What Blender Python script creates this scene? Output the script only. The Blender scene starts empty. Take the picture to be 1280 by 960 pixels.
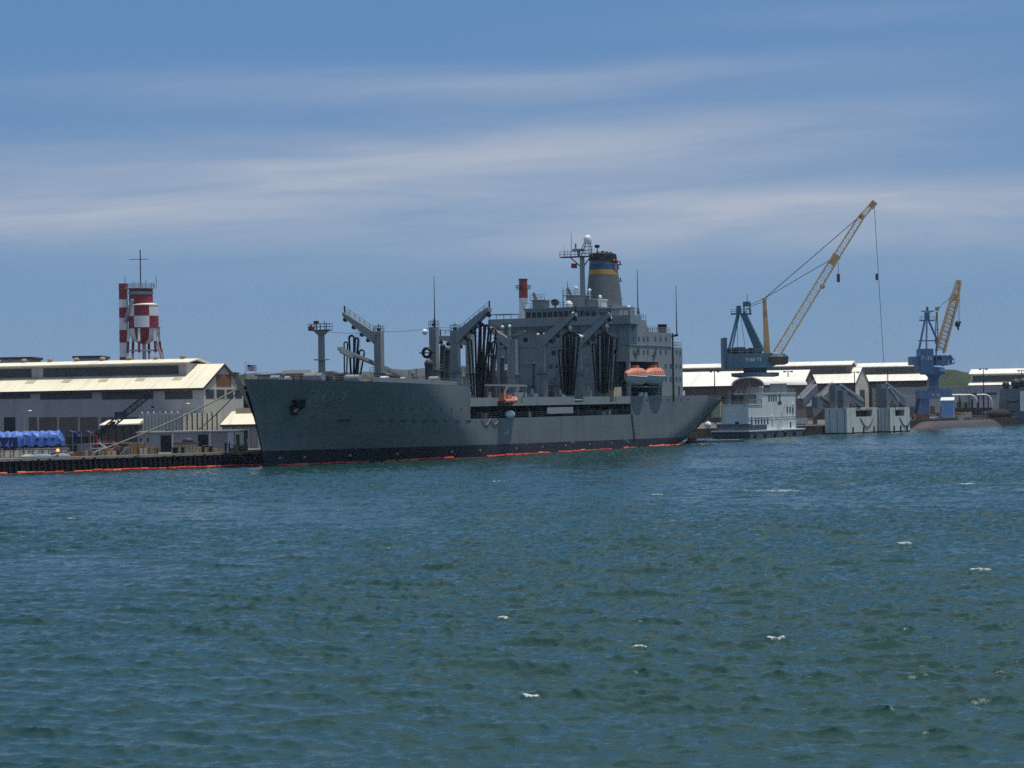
import bpy, math, random
import numpy as np
from mathutils import Vector, Matrix

random.seed(7)
np.random.seed(7)
C = bpy.context.scene.collection
R = math.radians
V = Vector

# ------------------------------------------------------------------ camera
F, HZ, CAMZ, TAN = 3150.0, 27.0, 9.0, math.tan(R(1.0))
cam_d = bpy.data.cameras.new('camera')
cam_d.sensor_width = 36.0
cam_d.lens = 36.0 * F / 1280.0
cam_d.clip_start, cam_d.clip_end = 1.0, 40000.0
cam = bpy.data.objects.new('camera', cam_d)
C.objects.link(cam)
cam.matrix_world = (Matrix.Translation((0, 0, CAMZ)) @ Matrix.Rotation(R(90) + HZ / F, 4, 'X')
                    @ Matrix.Rotation(R(-1.0), 4, 'Z'))
scn = bpy.context.scene
scn.camera = cam
scn.view_settings.view_transform = 'Standard'
scn.view_settings.look = 'None'
scn.view_settings.gamma = 1.0
scn.view_settings.use_curve_mapping = False
scn.view_settings.exposure = 0.0
scn.cycles.use_denoising = False
scn.cycles.filter_width = 1.5
scn.cycles.sample_clamp_direct = 1.4
scn.cycles.max_bounces = 6

# ------------------------------------------------------------------ sky and sun
HAZE = 0.000035
SUN_EL = R(79)
SUN_AZ = V((0.97, -0.24)).normalized()
SUN_DIR = V((SUN_AZ.x * math.cos(SUN_EL), SUN_AZ.y * math.cos(SUN_EL), math.sin(SUN_EL)))
sun_d = bpy.data.lights.new('sun', 'SUN')
sun_d.energy = 3.6
sun_d.angle = R(0.5)
sun_d.color = (1.0, 0.96, 0.88)
sun = bpy.data.objects.new('sun', sun_d)
C.objects.link(sun)
sun.rotation_euler = SUN_DIR.to_track_quat('Z', 'Y').to_euler()

world = bpy.data.worlds.new('World')
scn.world = world
world.use_nodes = True
wt = world.node_tree
wt.nodes.clear()


def node(t, kind, **kw):
    n = t.nodes.new(kind)
    for k, v in kw.items():
        if k.startswith('i_'):
            key = k[2:]
            n.inputs[int(key) if key.isdigit() else key].default_value = v
        else:
            setattr(n, k, v)
    return n


def mth(t, op, a, b=None, c=None, clamp=False):
    n = t.nodes.new('ShaderNodeMath')
    n.operation = op
    n.use_clamp = clamp
    for i, x in enumerate((a, b, c)):
        if x is None:
            continue
        if isinstance(x, (int, float)):
            n.inputs[i].default_value = x
        else:
            t.links.new(x, n.inputs[i])
    return n.outputs[0]


def build_world(t):
    out = node(t, 'ShaderNodeOutputWorld')
    bg = node(t, 'ShaderNodeBackground')
    bg.inputs['Strength'].default_value = 0.075
    t.links.new(bg.outputs[0], out.inputs[0])
    sky = node(t, 'ShaderNodeTexSky', sky_type='NISHITA', sun_disc=False, sun_elevation=SUN_EL)
    sky.sun_rotation = math.atan2(SUN_AZ.x, SUN_AZ.y)
    sky.altitude = 0.0
    sky.air_density = 1.0
    sky.dust_density = 0.1
    sky.ozone_density = 3.0
    tc = node(t, 'ShaderNodeTexCoord')
    sep = node(t, 'ShaderNodeSeparateXYZ')
    t.links.new(tc.outputs['Generated'], sep.inputs[0])
    az = mth(t, 'ARCTAN2', sep.outputs[0], sep.outputs[1])
    el = sep.outputs[2]
    # high thin cloud: long streaks, stretched along the horizon
    comb = node(t, 'ShaderNodeCombineXYZ')
    t.links.new(mth(t, 'MULTIPLY', az, 7.0), comb.inputs[0])
    t.links.new(mth(t, 'MULTIPLY', mth(t, 'SUBTRACT', el, mth(t, 'MULTIPLY', az, 0.03)), 75.0), comb.inputs[1])
    n1 = node(t, 'ShaderNodeTexNoise', i_Scale=1.0, i_Detail=7.0, i_Roughness=0.56, i_Distortion=0.6)
    t.links.new(comb.outputs[0], n1.inputs['Vector'])
    comb2 = node(t, 'ShaderNodeCombineXYZ')
    t.links.new(mth(t, 'MULTIPLY', az, 5.0), comb2.inputs[0])
    t.links.new(mth(t, 'MULTIPLY', el, 12.0), comb2.inputs[1])
    n2 = node(t, 'ShaderNodeTexNoise', i_Scale=1.0, i_Detail=3.0, i_Roughness=0.5)
    t.links.new(comb2.outputs[0], n2.inputs['Vector'])
    wob = mth(t, 'MULTIPLY', mth(t, 'SUBTRACT', n2.outputs[0], 0.5), 0.022)

    def band(e0, tilt, up, dn, amp, a0=None, aw=0.1):
        c = mth(t, 'ADD', mth(t, 'MULTIPLY', az, tilt), e0)
        d = mth(t, 'SUBTRACT', mth(t, 'ADD', el, wob), c)
        pos = mth(t, 'MULTIPLY', mth(t, 'MAXIMUM', d, 0.0), 1.0 / up)
        neg = mth(t, 'MULTIPLY', mth(t, 'MINIMUM', d, 0.0), 1.0 / dn)
        q = mth(t, 'ADD', mth(t, 'MULTIPLY', pos, pos), mth(t, 'MULTIPLY', neg, neg))
        g = mth(t, 'MULTIPLY', mth(t, 'EXPONENT', mth(t, 'MULTIPLY', q, -1.0)), amp)
        if a0 is not None:
            k = mth(t, 'MULTIPLY', mth(t, 'SUBTRACT', az, a0), 1.0 / aw)
            g = mth(t, 'MULTIPLY', g, mth(t, 'EXPONENT', mth(t, 'MULTIPLY', mth(t, 'MULTIPLY', k, k), -1.0)))
        return g
    b = [band(0.129, 0.02, 0.006, 0.010, 0.42, 0.0, 0.16),
         band(0.099, 0.045, 0.013, 0.013, 0.9, -0.04, 0.21),
         band(0.081, 0.0, 0.006, 0.012, 0.55, -0.2, 0.12),
         band(0.0750, 0.015, 0.0105, 0.019, 0.95, 0.10, 0.20),
         band(0.148, 0.0, 0.006, 0.006, 0.15, 0.15, 0.1)]
    s = b[0]
    for x in b[1:]:
        s = mth(t, 'ADD', s, x)
    mod = mth(t, 'MINIMUM', mth(t, 'MAXIMUM', mth(t, 'MULTIPLY_ADD', n1.outputs[0], 2.1, -0.17), 0.42), 1.35)
    dens = mth(t, 'MULTIPLY', s, mod, clamp=True)

    def rng(val, f0, f1, t0, t1):
        n = node(t, 'ShaderNodeMapRange', interpolation_type='SMOOTHSTEP')
        for k, x in zip(('From Min', 'From Max', 'To Min', 'To Max'), (f0, f1, t0, t1)):
            n.inputs[k].default_value = x
        t.links.new(val, n.inputs[0])
        return n.outputs[0]

    def mixc(f, a, b_):
        n = node(t, 'ShaderNodeMix', data_type='RGBA')
        for k, x in (('Factor', f), ('A', a), ('B', b_)):
            if isinstance(x, tuple):
                n.inputs[k].default_value = (*x, 1)
            elif isinstance(x, float):
                n.inputs[k].default_value = x
            else:
                t.links.new(x, n.inputs[k])
        return n.outputs['Result']
    # clear marine air: deeper blue than the standard atmosphere towards the horizon
    clear = mixc(rng(el, 0.0, 0.17, 0.0, 1.0), SKY_LOW, SKY_HIGH)
    base = mixc(rng(el, 0.25, 0.7, 0.85, 0.3), sky.outputs[0], clear)
    # bright cloud field added overhead, out of view, to lift the ambient light
    pz = mth(t, 'DIVIDE', 1.0, mth(t, 'MAXIMUM', el, 0.05))
    cv = node(t, 'ShaderNodeVectorMath', operation='SCALE')
    t.links.new(tc.outputs['Generated'], cv.inputs[0])
    t.links.new(pz, cv.inputs['Scale'])
    n3 = node(t, 'ShaderNodeTexNoise', i_Scale=0.9, i_Detail=5.0, i_Roughness=0.55)
    t.links.new(cv.outputs[0], n3.inputs['Vector'])
    fill_cloud = mth(t, 'MULTIPLY', rng(n3.outputs[0], 0.46, 0.62, 0.0, 0.85), rng(el, 0.50, 0.72, 0.0, 1.0))
    c1 = mixc(mth(t, 'MULTIPLY', dens, 1.0, clamp=True), base, SKY_CLOUD)
    c2 = mixc(fill_cloud, c1, (23.0, 23.4, 24.0))
    t.links.new(c2, bg.inputs['Color'])


SKY_LOW, SKY_HIGH, SKY_CLOUD = (1.85, 3.7, 6.55), (1.4, 3.25, 6.65), (5.5, 6.2, 7.55)
build_world(wt)


# ------------------------------------------------------------------ materials
def paint(name, col, rough=0.6, var=0.15, scale=0.4, streak=0.0, streak_col=(0.10, 0.06, 0.035), metal=0.0,
          spec=0.4, streak_scale=0.7, emit=0.0, run='z'):
    m = bpy.data.materials.new(name)
    m.use_nodes = True
    t = m.node_tree
    p = t.nodes['Principled BSDF']
    p.inputs['Roughness'].default_value = rough
    p.inputs['Metallic'].default_value = metal
    p.inputs['Specular IOR Level'].default_value = spec
    tc = node(t, 'ShaderNodeTexCoord')
    nz = node(t, 'ShaderNodeTexNoise', i_Scale=scale, i_Detail=5.0, i_Roughness=0.6)
    t.links.new(tc.outputs['Object'], nz.inputs['Vector'])
    f = mth(t, 'MULTIPLY_ADD', mth(t, 'SUBTRACT', nz.outputs[0], 0.5), 4 * var, 1.0)
    sc = node(t, 'ShaderNodeVectorMath', operation='SCALE')
    sc.inputs[0].default_value = col
    t.links.new(f, sc.inputs['Scale'])
    last = sc.outputs[0]
    if streak > 0:
        mp = node(t, 'ShaderNodeMapping')
        mp.inputs['Scale'].default_value = (streak_scale, streak_scale, streak_scale * 0.07) if run == 'z' else (streak_scale, streak_scale * .06, streak_scale * .06)
        t.links.new(tc.outputs['Object'], mp.inputs[0])
        n2 = node(t, 'ShaderNodeTexNoise', i_Scale=1.0, i_Detail=4.0, i_Roughness=0.6)
        t.links.new(mp.outputs[0], n2.inputs['Vector'])
        r = node(t, 'ShaderNodeMapRange')
        r.inputs['From Min'].default_value = 0.52
        r.inputs['From Max'].default_value = 0.78
        r.inputs['To Max'].default_value = streak
        t.links.new(n2.outputs[0], r.inputs[0])
        mx = node(t, 'ShaderNodeMix', data_type='RGBA')
        t.links.new(r.outputs[0], mx.inputs['Factor'])
        t.links.new(last, mx.inputs['A'])
        mx.inputs['B'].default_value = (*streak_col, 1)
        last = mx.outputs['Result']
    t.links.new(last, p.inputs['Base Color'])
    if emit:
        t.links.new(last, p.inputs['Emission Color'])
        p.inputs['Emission Strength'].default_value = emit
    return m


def hull_paint():
    m = bpy.data.materials.new('hull_paint')
    m.use_nodes = True
    t = m.node_tree
    p = t.nodes['Principled BSDF']
    p.inputs['Roughness'].default_value = 0.55
    p.inputs['Specular IOR Level'].default_value = 0.35
    tc = node(t, 'ShaderNodeTexCoord')
    sep = node(t, 'ShaderNodeSeparateXYZ')
    t.links.new(tc.outputs['Object'], sep.inputs[0])
    nz = node(t, 'ShaderNodeTexNoise', i_Scale=0.14, i_Detail=6.0, i_Roughness=0.6)
    t.links.new(tc.outputs['Object'], nz.inputs['Vector'])
    # plate seams: slight tone change per strake
    pl = node(t, 'ShaderNodeTexBrick', i_Scale=1.0, i_Color1=(1, 1, 1, 1), i_Color2=(0.86, 0.87, 0.89, 1), i_Mortar=(0.72, 0.72, 0.72, 1))
    pl.inputs['Mortar Size'].default_value = 0.035
    pl.inputs['Brick Width'].default_value = 9.0
    pl.inputs['Row Height'].default_value = 2.3
    cb = node(t, 'ShaderNodeCombineXYZ')
    t.links.new(sep.outputs[0], cb.inputs[0])
    t.links.new(sep.outputs[2], cb.inputs[1])
    t.links.new(cb.outputs[0], pl.inputs['Vector'])
    f = mth(t, 'MULTIPLY_ADD', mth(t, 'SUBTRACT', nz.outputs[0], 0.5), 0.5, 1.0)
    sc = node(t, 'ShaderNodeVectorMath', operation='SCALE')
    sc.inputs[0].default_value = HULL_GREY
    t.links.new(f, sc.inputs['Scale'])
    mu = node(t, 'ShaderNodeMix', data_type='RGBA', blend_type='MULTIPLY')
    mu.inputs['Factor'].default_value = 0.8
    t.links.new(sc.outputs[0], mu.inputs['A'])
    t.links.new(pl.outputs[0], mu.inputs['B'])
    # runs and scuffs
    mp = node(t, 'ShaderNodeMapping')
    mp.inputs['Scale'].default_value = (0.55, 0.55, 0.045)
    t.links.new(tc.outputs['Object'], mp.inputs[0])
    n2 = node(t, 'ShaderNodeTexNoise', i_Scale=1.0, i_Detail=5.0, i_Roughness=0.65)
    t.links.new(mp.outputs[0], n2.inputs['Vector'])
    r = node(t, 'ShaderNodeMapRange')
    r.inputs['From Min'].default_value = 0.54
    r.inputs['From Max'].default_value = 0.76
    r.inputs['To Max'].default_value = 0.55
    t.links.new(n2.outputs[0], r.inputs[0])
    mx = node(t, 'ShaderNodeMix', data_type='RGBA')
    t.links.new(r.outputs[0], mx.inputs['Factor'])
    t.links.new(mu.outputs['Result'], mx.inputs['A'])
    mx.inputs['B'].default_value = (0.075, 0.072, 0.068, 1)
    # boot topping
    n3 = node(t, 'ShaderNodeTexNoise', i_Scale=0.5, i_Detail=5.0, i_Roughness=0.7)
    mp3 = node(t, 'ShaderNodeMapping')
    mp3.inputs['Scale'].default_value = (0.35, 0.35, 1.2)
    t.links.new(tc.outputs['Object'], mp3.inputs[0])
    t.links.new(mp3.outputs[0], n3.inputs['Vector'])
    lim = mth(t, 'MULTIPLY_ADD', sep.outputs[0], -0.0055, 2.55)
    dz = mth(t, 'SUBTRACT', lim, sep.outputs[2])
    wear = mth(t, 'MULTIPLY', mth(t, 'SUBTRACT', n3.outputs[0], 0.56), 3.2)
    wear_s = node(t, 'ShaderNodeMapRange')
    wear_s.inputs['From Min'].default_value = 40
    wear_s.inputs['From Max'].default_value = 75
    t.links.new(sep.outputs[0], wear_s.inputs[0])
    wear = mth(t, 'MULTIPLY', mth(t, 'MAXIMUM', wear, 0.0), wear_s.outputs[0])
    k = mth(t, 'MULTIPLY', mth(t, 'SUBTRACT', dz, wear), 9.0, clamp=True)
    k = mth(t, 'MULTIPLY', k, mth(t, 'MULTIPLY_ADD', n3.outputs[0], -0.35, 1.08), clamp=True)
    bt = node(t, 'ShaderNodeMix', data_type='RGBA')
    t.links.new(k, bt.inputs['Factor'])
    t.links.new(mx.outputs['Result'], bt.inputs['A'])
    bt.inputs['B'].default_value = (0.010, 0.011, 0.017, 1)
    t.links.new(bt.outputs['Result'], p.inputs['Base Color'])
    return m


HULL_GREY = (0.158, 0.184, 0.185)
M = {}
M['hull'] = hull_paint()
M['grey'] = paint('ship_grey', (0.235, 0.262, 0.262), 0.55, 0.10, 0.3, 0.30, (0.085, 0.075, 0.065))
M['funnel_grey'] = paint('funnel_grey', (0.115, 0.13, 0.135), 0.55, 0.08, 0.3, 0.25, (0.06, 0.055, 0.05))
M['grey_light'] = paint('light_ship_grey', (0.27, 0.29, 0.30), 0.5, 0.08, 0.4)
M['grey_dark'] = paint('dark_deck_grey', (0.055, 0.062, 0.068), 0.7, 0.15, 0.5)
M['black'] = paint('black_rubber', (0.008, 0.008, 0.010), 0.65, 0.1, 1.0)
M['glass'] = paint('window_dark', (0.012, 0.015, 0.02), 0.15, 0.05, 1.0)
M['white'] = paint('white_paint', (0.72, 0.73, 0.72), 0.45, 0.05, 0.6)
M['orange'] = paint('lifeboat_orange', (0.56, 0.215, 0.125), 0.5, 0.08, 0.9)
M['boat_hull'] = paint('lifeboat_hull_grey', (0.40, 0.42, 0.42), 0.5, 0.08, 0.9)
M['red'] = paint('signal_red', (0.24, 0.026, 0.04), 0.5, 0.1, 0.7)
M['brick_red'] = paint('chimney_red', (0.33, 0.045, 0.03), 0.6, 0.12, 0.5)
M['blue_band'] = paint('funnel_blue', (0.04, 0.075, 0.18), 0.5, 0.06, 0.5)
M['yellow_band'] = paint('funnel_yellow', (0.45, 0.26, 0.03), 0.5, 0.06, 0.5)
M['roof'] = paint('cream_sheet_roof', (0.80, 0.73, 0.54), 0.6, 0.08, 0.12, 0.5, (0.42, 0.33, 0.22), run='y', streak_scale=0.9)
M['roof_white'] = paint('white_sheet_roof', (0.80, 0.76, 0.66), 0.6, 0.07, 0.08, 0.45, (0.42, 0.35, 0.27), run='y', streak_scale=0.6)
M['wall'] = paint('warehouse_wall', (0.34, 0.34, 0.35), 0.8, 0.10, 0.15, 0.3, (0.09, 0.085, 0.085))
M['wall_light'] = paint('pale_wall', (0.40, 0.39, 0.37), 0.8, 0.10, 0.3, 0.3, (0.15, 0.12, 0.10))
M['wall_brown'] = paint('brown_wall', (0.125, 0.10, 0.085), 0.85, 0.15, 0.1, 0.3, (0.06, 0.045, 0.04))
M['wall_tan'] = paint('tan_wall', (0.27, 0.215, 0.155), 0.85, 0.12, 0.2)
M['strip'] = paint('dark_strip_window', (0.045, 0.05, 0.052), 0.35, 0.2, 0.5)
M['trim'] = paint('dark_trim', (0.05, 0.045, 0.06), 0.7, 0.1, 0.5)
M['rust'] = paint('rust_brown', (0.19, 0.085, 0.045), 0.85, 0.3, 0.6)
M['pile'] = paint('tarred_timber', (0.010, 0.010, 0.014), 0.7, 0.35, 0.8, 0.35, (0.07, 0.065, 0.06))
M['concrete'] = paint('quay_concrete', (0.30, 0.27, 0.21), 0.9, 0.2, 0.5)
M['boom'] = paint('orange_boom', (0.62, 0.05, 0.025), 0.5, 0.35, 1.3)
M['boom_cap'] = paint('boom_bright', (0.8, 0.16, 0.08), 0.5, 0.2, 1.3)
M['rope'] = paint('mooring_rope', (0.30, 0.27, 0.21), 0.9, 0.15, 2)
M['rope_dark'] = paint('dark_wire', (0.03, 0.03, 0.035), 0.6, 0.1, 2)
M['pale_panel'] = paint('pale_ribbed_panel', (0.52, 0.50, 0.42), 0.75, 0.08, 0.3, 0.2, (0.3, 0.27, 0.2))
M['tarp'] = paint('blue_tarpaulin', (0.08, 0.17, 0.50), 0.45, 0.2, 1.2)
M['tarp_dark'] = paint('dark_blue_cloth', (0.022, 0.035, 0.10), 0.6, 0.2, 1.2)
M['steel'] = paint('galvanised_steel', (0.26, 0.26, 0.25), 0.6, 0.2, 0.8)
M['steel_dark'] = paint('dark_steel', (0.035, 0.04, 0.045), 0.6, 0.2, 0.8)
M['crane_slate'] = paint('slate_blue_crane', (0.045, 0.12, 0.18), 0.55, 0.15, 0.3, 0.3, (0.03, 0.04, 0.05))
M['crane_blue'] = paint('blue_crane', (0.09, 0.165, 0.29), 0.55, 0.12, 0.3, 0.3, (0.03, 0.05, 0.10))
M['crane_yellow'] = paint('yellow_boom', (0.66, 0.45, 0.22), 0.55, 0.15, 0.4, 0.3, (0.25, 0.15, 0.08))
M['crane_tan'] = paint('weathered_boom', (0.52, 0.33, 0.15), 0.6, 0.2, 0.4)
M['lettering'] = paint('white_lettering', (0.55, 0.57, 0.58), 0.6, 0.15, 1.0)
M['number'] = paint('hull_number_grey', (0.215, 0.245, 0.26), 0.6, 0.2, 0.5)
M['barge'] = paint('barge_grey', (0.64, 0.66, 0.63), 0.6, 0.08, 0.3, 0.35, (0.22, 0.19, 0.16))
M['barge_hull'] = paint('barge_hull_blue', (0.07, 0.085, 0.12), 0.6, 0.15, 0.4, 0.3, (0.1, 0.07, 0.06))
M['dock'] = paint('dock_grey', (0.56, 0.58, 0.54), 0.65, 0.12, 0.3, 0.55, (0.16, 0.10, 0.07))
M['slope'] = paint('ramp_grey', (0.13, 0.15, 0.17), 0.6, 0.15, 0.3, 0.3, (0.09, 0.07, 0.06))
M['sub'] = paint('submarine_grey', (0.055, 0.048, 0.046), 0.5, 0.2, 0.25)
M['sub_red'] = paint('submarine_red', (0.095, 0.038, 0.032), 0.7, 0.25, 0.4)
M['shed_blue'] = paint('pale_blue_shed', (0.20, 0.38, 0.62), 0.6, 0.08, 0.5)
M['sea_wall'] = paint('weedy_stone', (0.045, 0.036, 0.028), 0.9, 0.3, 0.3, 0.3, (0.10, 0.06, 0.04))
M['cabin_brown'] = paint('cabin_brown', (0.10, 0.05, 0.05), 0.7, 0.1, 0.4)
M['heap_blue'] = paint('grey_blue_sheet', (0.17, 0.22, 0.30), 0.8, 0.25, 0.9)
M['sand'] = paint('tan_goods', (0.42, 0.27, 0.12), 0.85, 0.25, 0.8)
M['kraft'] = paint('pale_goods', (0.45, 0.38, 0.26), 0.85, 0.2, 0.8)
M['leaf'] = paint('tree_leaves', (0.045, 0.075, 0.02), 0.8, 0.5, 0.35)
M['leaf_dry'] = paint('dry_leaves', (0.085, 0.08, 0.035), 0.8, 0.4, 0.35)
M['bark'] = paint('tree_bark', (0.09, 0.065, 0.045), 0.9, 0.2, 1)
M['flag_red'] = paint('flag_red', (0.45, 0.03, 0.05), 0.8, 0.05, 1)
M['flag_white'] = paint('flag_white', (0.75, 0.75, 0.75), 0.8, 0.03, 1)
M['flag_blue'] = paint('flag_blue', (0.03, 0.04, 0.18), 0.8, 0.05, 1)
M['ground'] = paint('yard_ground', (0.13, 0.115, 0.095), 0.95, 0.25, 0.02)
M['hills'] = paint('scrub_hills', (0.04, 0.045, 0.035), 0.95, 0.35, 0.006)
M['grass_hill'] = paint('green_hill', (0.022, 0.038, 0.014), 0.95, 0.45, 0.16)
M['tyre'] = paint('tyre_black', (0.015, 0.015, 0.015), 0.8, 0.1, 1)
M['skin'] = paint('skin', (0.35, 0.2, 0.13), 0.7, 0.1, 2)
M['glow'] = paint('orange_lamp', (1.0, 0.35, 0.08), 0.5, 0.02, 1, emit=1.5)


# ------------------------------------------------------------------ mesh builder
class MB:
    def __init__(self, xf=None):
        self.v, self.f, self.m = [], [], []
        self.mi = 0
        self.xf = xf

    def P(self, p):
        p = V(p)
        return self.xf(p) if self.xf else p

    def face(self, pts):
        i = len(self.v)
        self.v += [self.P(p) for p in pts]
        self.f.append(list(range(i, i + len(pts))))
        self.m.append(self.mi)

    def raw(self, pts, faces):
        i = len(self.v)
        self.v += [self.P(p) for p in pts]
        for f in faces:
            self.f.append([i + k for k in f])
            self.m.append(self.mi)

    def box(self, x0, x1, y0, y1, z0, z1):
        self.raw([(x0, y0, z0), (x1, y0, z0), (x1, y1, z0), (x0, y1, z0), (x0, y0, z1), (x1, y0, z1), (x1, y1, z1), (x0, y1, z1)],
                 [(0, 3, 2, 1), (4, 5, 6, 7), (0, 1, 5, 4), (1, 2, 6, 5), (2, 3, 7, 6), (3, 0, 4, 7)])

    def hexa(self, b, t):
        """bottom four points, top four points"""
        self.raw(list(b) + list(t), [(0, 3, 2, 1), (4, 5, 6, 7), (0, 1, 5, 4), (1, 2, 6, 5), (2, 3, 7, 6), (3, 0, 4, 7)])

    def cyl(self, p0, p1, r0, r1=None, n=10):
        p0, p1 = V(p0), V(p1)
        r1 = r0 if r1 is None else r1
        d = (p1 - p0).normalized()
        a = d.orthogonal().normalized()
        b = d.cross(a)
        pts = []
        for p, r in ((p0, r0), (p1, r1)):
            for k in range(n):
                w = 2 * math.pi * k / n
                pts.append(p + a * (r * math.cos(w)) + b * (r * math.sin(w)))
        fs = [(k, (k + 1) % n, n + (k + 1) % n, n + k) for k in range(n)]
        fs += [tuple(range(n - 1, -1, -1)), tuple(range(n, 2 * n))]
        self.raw(pts, fs)

    def bar(self, p0, p1, w, h=None, w1=None, h1=None):
        """square beam; h is measured in the vertical plane through the beam"""
        p0, p1 = V(p0), V(p1)
        h = w if h is None else h
        w1 = w if w1 is None else w1
        h1 = h if h1 is None else h1
        d = (p1 - p0).normalized()
        up = V((0, 0, 1)) if abs(d.z) < 0.98 else V((1, 0, 0))
        a = d.cross(up).normalized()
        b = a.cross(d).normalized()
        pts = []
        for p, ww, hh in ((p0, w, h), (p1, w1, h1)):
            for x, y in ((-1, -1), (1, -1), (1, 1), (-1, 1)):
                pts.append(p + a * (x * ww / 2) + b * (y * hh / 2))
        self.raw(pts, [(0, 1, 2, 3)[::-1], (4, 5, 6, 7), (0, 1, 5, 4), (1, 2, 6, 5), (2, 3, 7, 6), (3, 0, 4, 7)])

    def tube(self, pts, r, n=6):
        pts = [V(p) for p in pts]
        rings = []
        for i, p in enumerate(pts):
            d = (pts[min(i + 1, len(pts) - 1)] - pts[max(i - 1, 0)]).normalized()
            a = d.cross(V((0.13, 0.27, 0.95))).normalized()
            b = d.cross(a)
            rings.append([p + a * (r * math.cos(2 * math.pi * k / n)) + b * (r * math.sin(2 * math.pi * k / n)) for k in range(n)])
        vs = [q for g in rings for q in g]
        fs = []
        for i in range(len(pts) - 1):
            for k in range(n):
                fs.append((i * n + k, i * n + (k + 1) % n, (i + 1) * n + (k + 1) % n, (i + 1) * n + k))
        fs.append(tuple(range(n - 1, -1, -1)))
        fs.append(tuple(range((len(pts) - 1) * n, len(pts) * n)))
        self.raw(vs, fs)

    def lathe(self, c, prof, n=20, mats=None, sx=1.0, sy=1.0):
        c = V(c)
        vs = []
        for r, z in prof:
            for k in range(n):
                w = 2 * math.pi * k / n
                vs.append(c + V((r * sx * math.cos(w), r * sy * math.sin(w), z)))
        i0 = len(self.v)
        self.v += [self.P(p) for p in vs]
        for j in range(len(prof) - 1):
            for k in range(n):
                self.f.append([i0 + j * n + k, i0 + j * n + (k + 1) % n, i0 + (j + 1) * n + (k + 1) % n, i0 + (j + 1) * n + k])
                self.m.append(mats(j, k) if mats else self.mi)
        self.f.append([i0 + k for k in range(n - 1, -1, -1)])
        self.m.append(mats(0, 0) if mats else self.mi)
        self.f.append([i0 + (len(prof) - 1) * n + k for k in range(n)])
        self.m.append(mats(len(prof) - 2, 0) if mats else self.mi)

    def ball(self, c, r, nu=12, nv=8, sx=1, sy=1, sz=1):
        prof = [(r * math.sin(math.pi * max(0.02, min(0.98, j / nv))), -r * sz * math.cos(math.pi * j / nv)) for j in range(nv + 1)]
        self.lathe(c, prof, nu, sx=sx, sy=sy)

    def prism(self, poly, axis, a, b):
        """poly: 2D points, in the two other axes in order; extruded from a to b along axis"""
        def mk(p, q):
            return {'x': (q, p[0], p[1]), 'y': (p[0], q, p[1]), 'z': (p[0], p[1], q)}[axis]
        n = len(poly)
        vs = [mk(p, a) for p in poly] + [mk(p, b) for p in poly]
        fs = [tuple(range(n))[::-1], tuple(range(n, 2 * n))]
        fs += [(k, (k + 1) % n, n + (k + 1) % n, n + k) for k in range(n)]
        self.raw(vs, fs)

    def rail(self, pts, h=1.0, step=2.0, r=0.035, bars=2):
        pts = [V(p) for p in pts]
        for a, b in zip(pts[:-1], pts[1:]):
            L = (b - a).length
            k = max(1, round(L / step))
            for i in range(k + 1):
                q = a.lerp(b, i / k)
                self.bar(q, q + V((0, 0, h)), r * 2)
            for j in range(bars):
                z = V((0, 0, h * (j + 1) / bars))
                self.bar(a + z, b + z, r * 2)

    def lattice(self, p0, p1, w0, w1, nseg, r, rd=None, side=None, upv=None):
        p0, p1 = V(p0), V(p1)
        d = (p1 - p0).normalized()
        a = (side or d.cross(V((0, 0, 1)))).normalized()
        b = a.cross(d).normalized()
        rd = rd or r * 0.6
        def cs(t):
            w = w0 + (w1 - w0) * t
            p = p0.lerp(p1, t)
            return [p + a * (x * w / 2) + b * (y * w / 2) for x, y in ((-1, -1), (1, -1), (1, 1), (-1, 1))]
        A, B = cs(0), cs(1)
        for k in range(4):
            self.bar(A[k], B[k], 2 * r)
        for i in range(nseg):
            q0, q1 = cs(i / nseg), cs((i + 1) / nseg)
            for k in range(4):
                k2 = (k + 1) % 4
                if i % 2 == 0:
                    self.bar(q0[k], q1[k2], 2 * rd)
                else:
                    self.bar(q0[k2], q1[k], 2 * rd)
                self.bar(q1[k], q1[k2], 2 * rd)

    def build(self, name, mat, parent=None, smooth=False, sharp=35):
        me = bpy.data.meshes.new(name)
        me.from_pydata([tuple(p) for p in self.v], [], self.f)
        mats = mat if isinstance(mat, (list, tuple)) else [mat]
        for k in mats:
            me.materials.append(M[k] if isinstance(k, str) else k)
        if len(mats) > 1:
            me.polygons.foreach_set('material_index', self.m)
        if smooth:
            me.shade_smooth()
            me.set_sharp_from_angle(angle=R(sharp))
        me.update()
        o = bpy.data.objects.new(name, me)
        C.objects.link(o)
        if parent:
            o.parent = parent
        return o


def tag(o, label=None, cat=None, group=None, kind=None):
    if label:
        o['label'] = label
    if cat:
        o['category'] = cat
    if group:
        o['group'] = group
    if kind:
        o['kind'] = kind
    return o


def thing(name, label, cat, loc=(0, 0, 0), rz=0.0, group=None):
    o = bpy.data.objects.new(name, None)
    C.objects.link(o)
    o.location = loc
    o.rotation_euler = (0, 0, rz)
    o.empty_display_size = 0.5
    return tag(o, label, cat, group)


def copy_tree(o, parent=None):
    c = o.copy()
    C.objects.link(c)
    c.parent = parent
    for ch in list(o.children):
        copy_tree(ch, c)
    return c


def local(o):
    """world -> the thing's own space, for things laid out in world metres"""
    inv = (Matrix.Translation(o.location) @ o.rotation_euler.to_matrix().to_4x4()).inverted()
    return lambda p: inv @ V(p)


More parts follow.
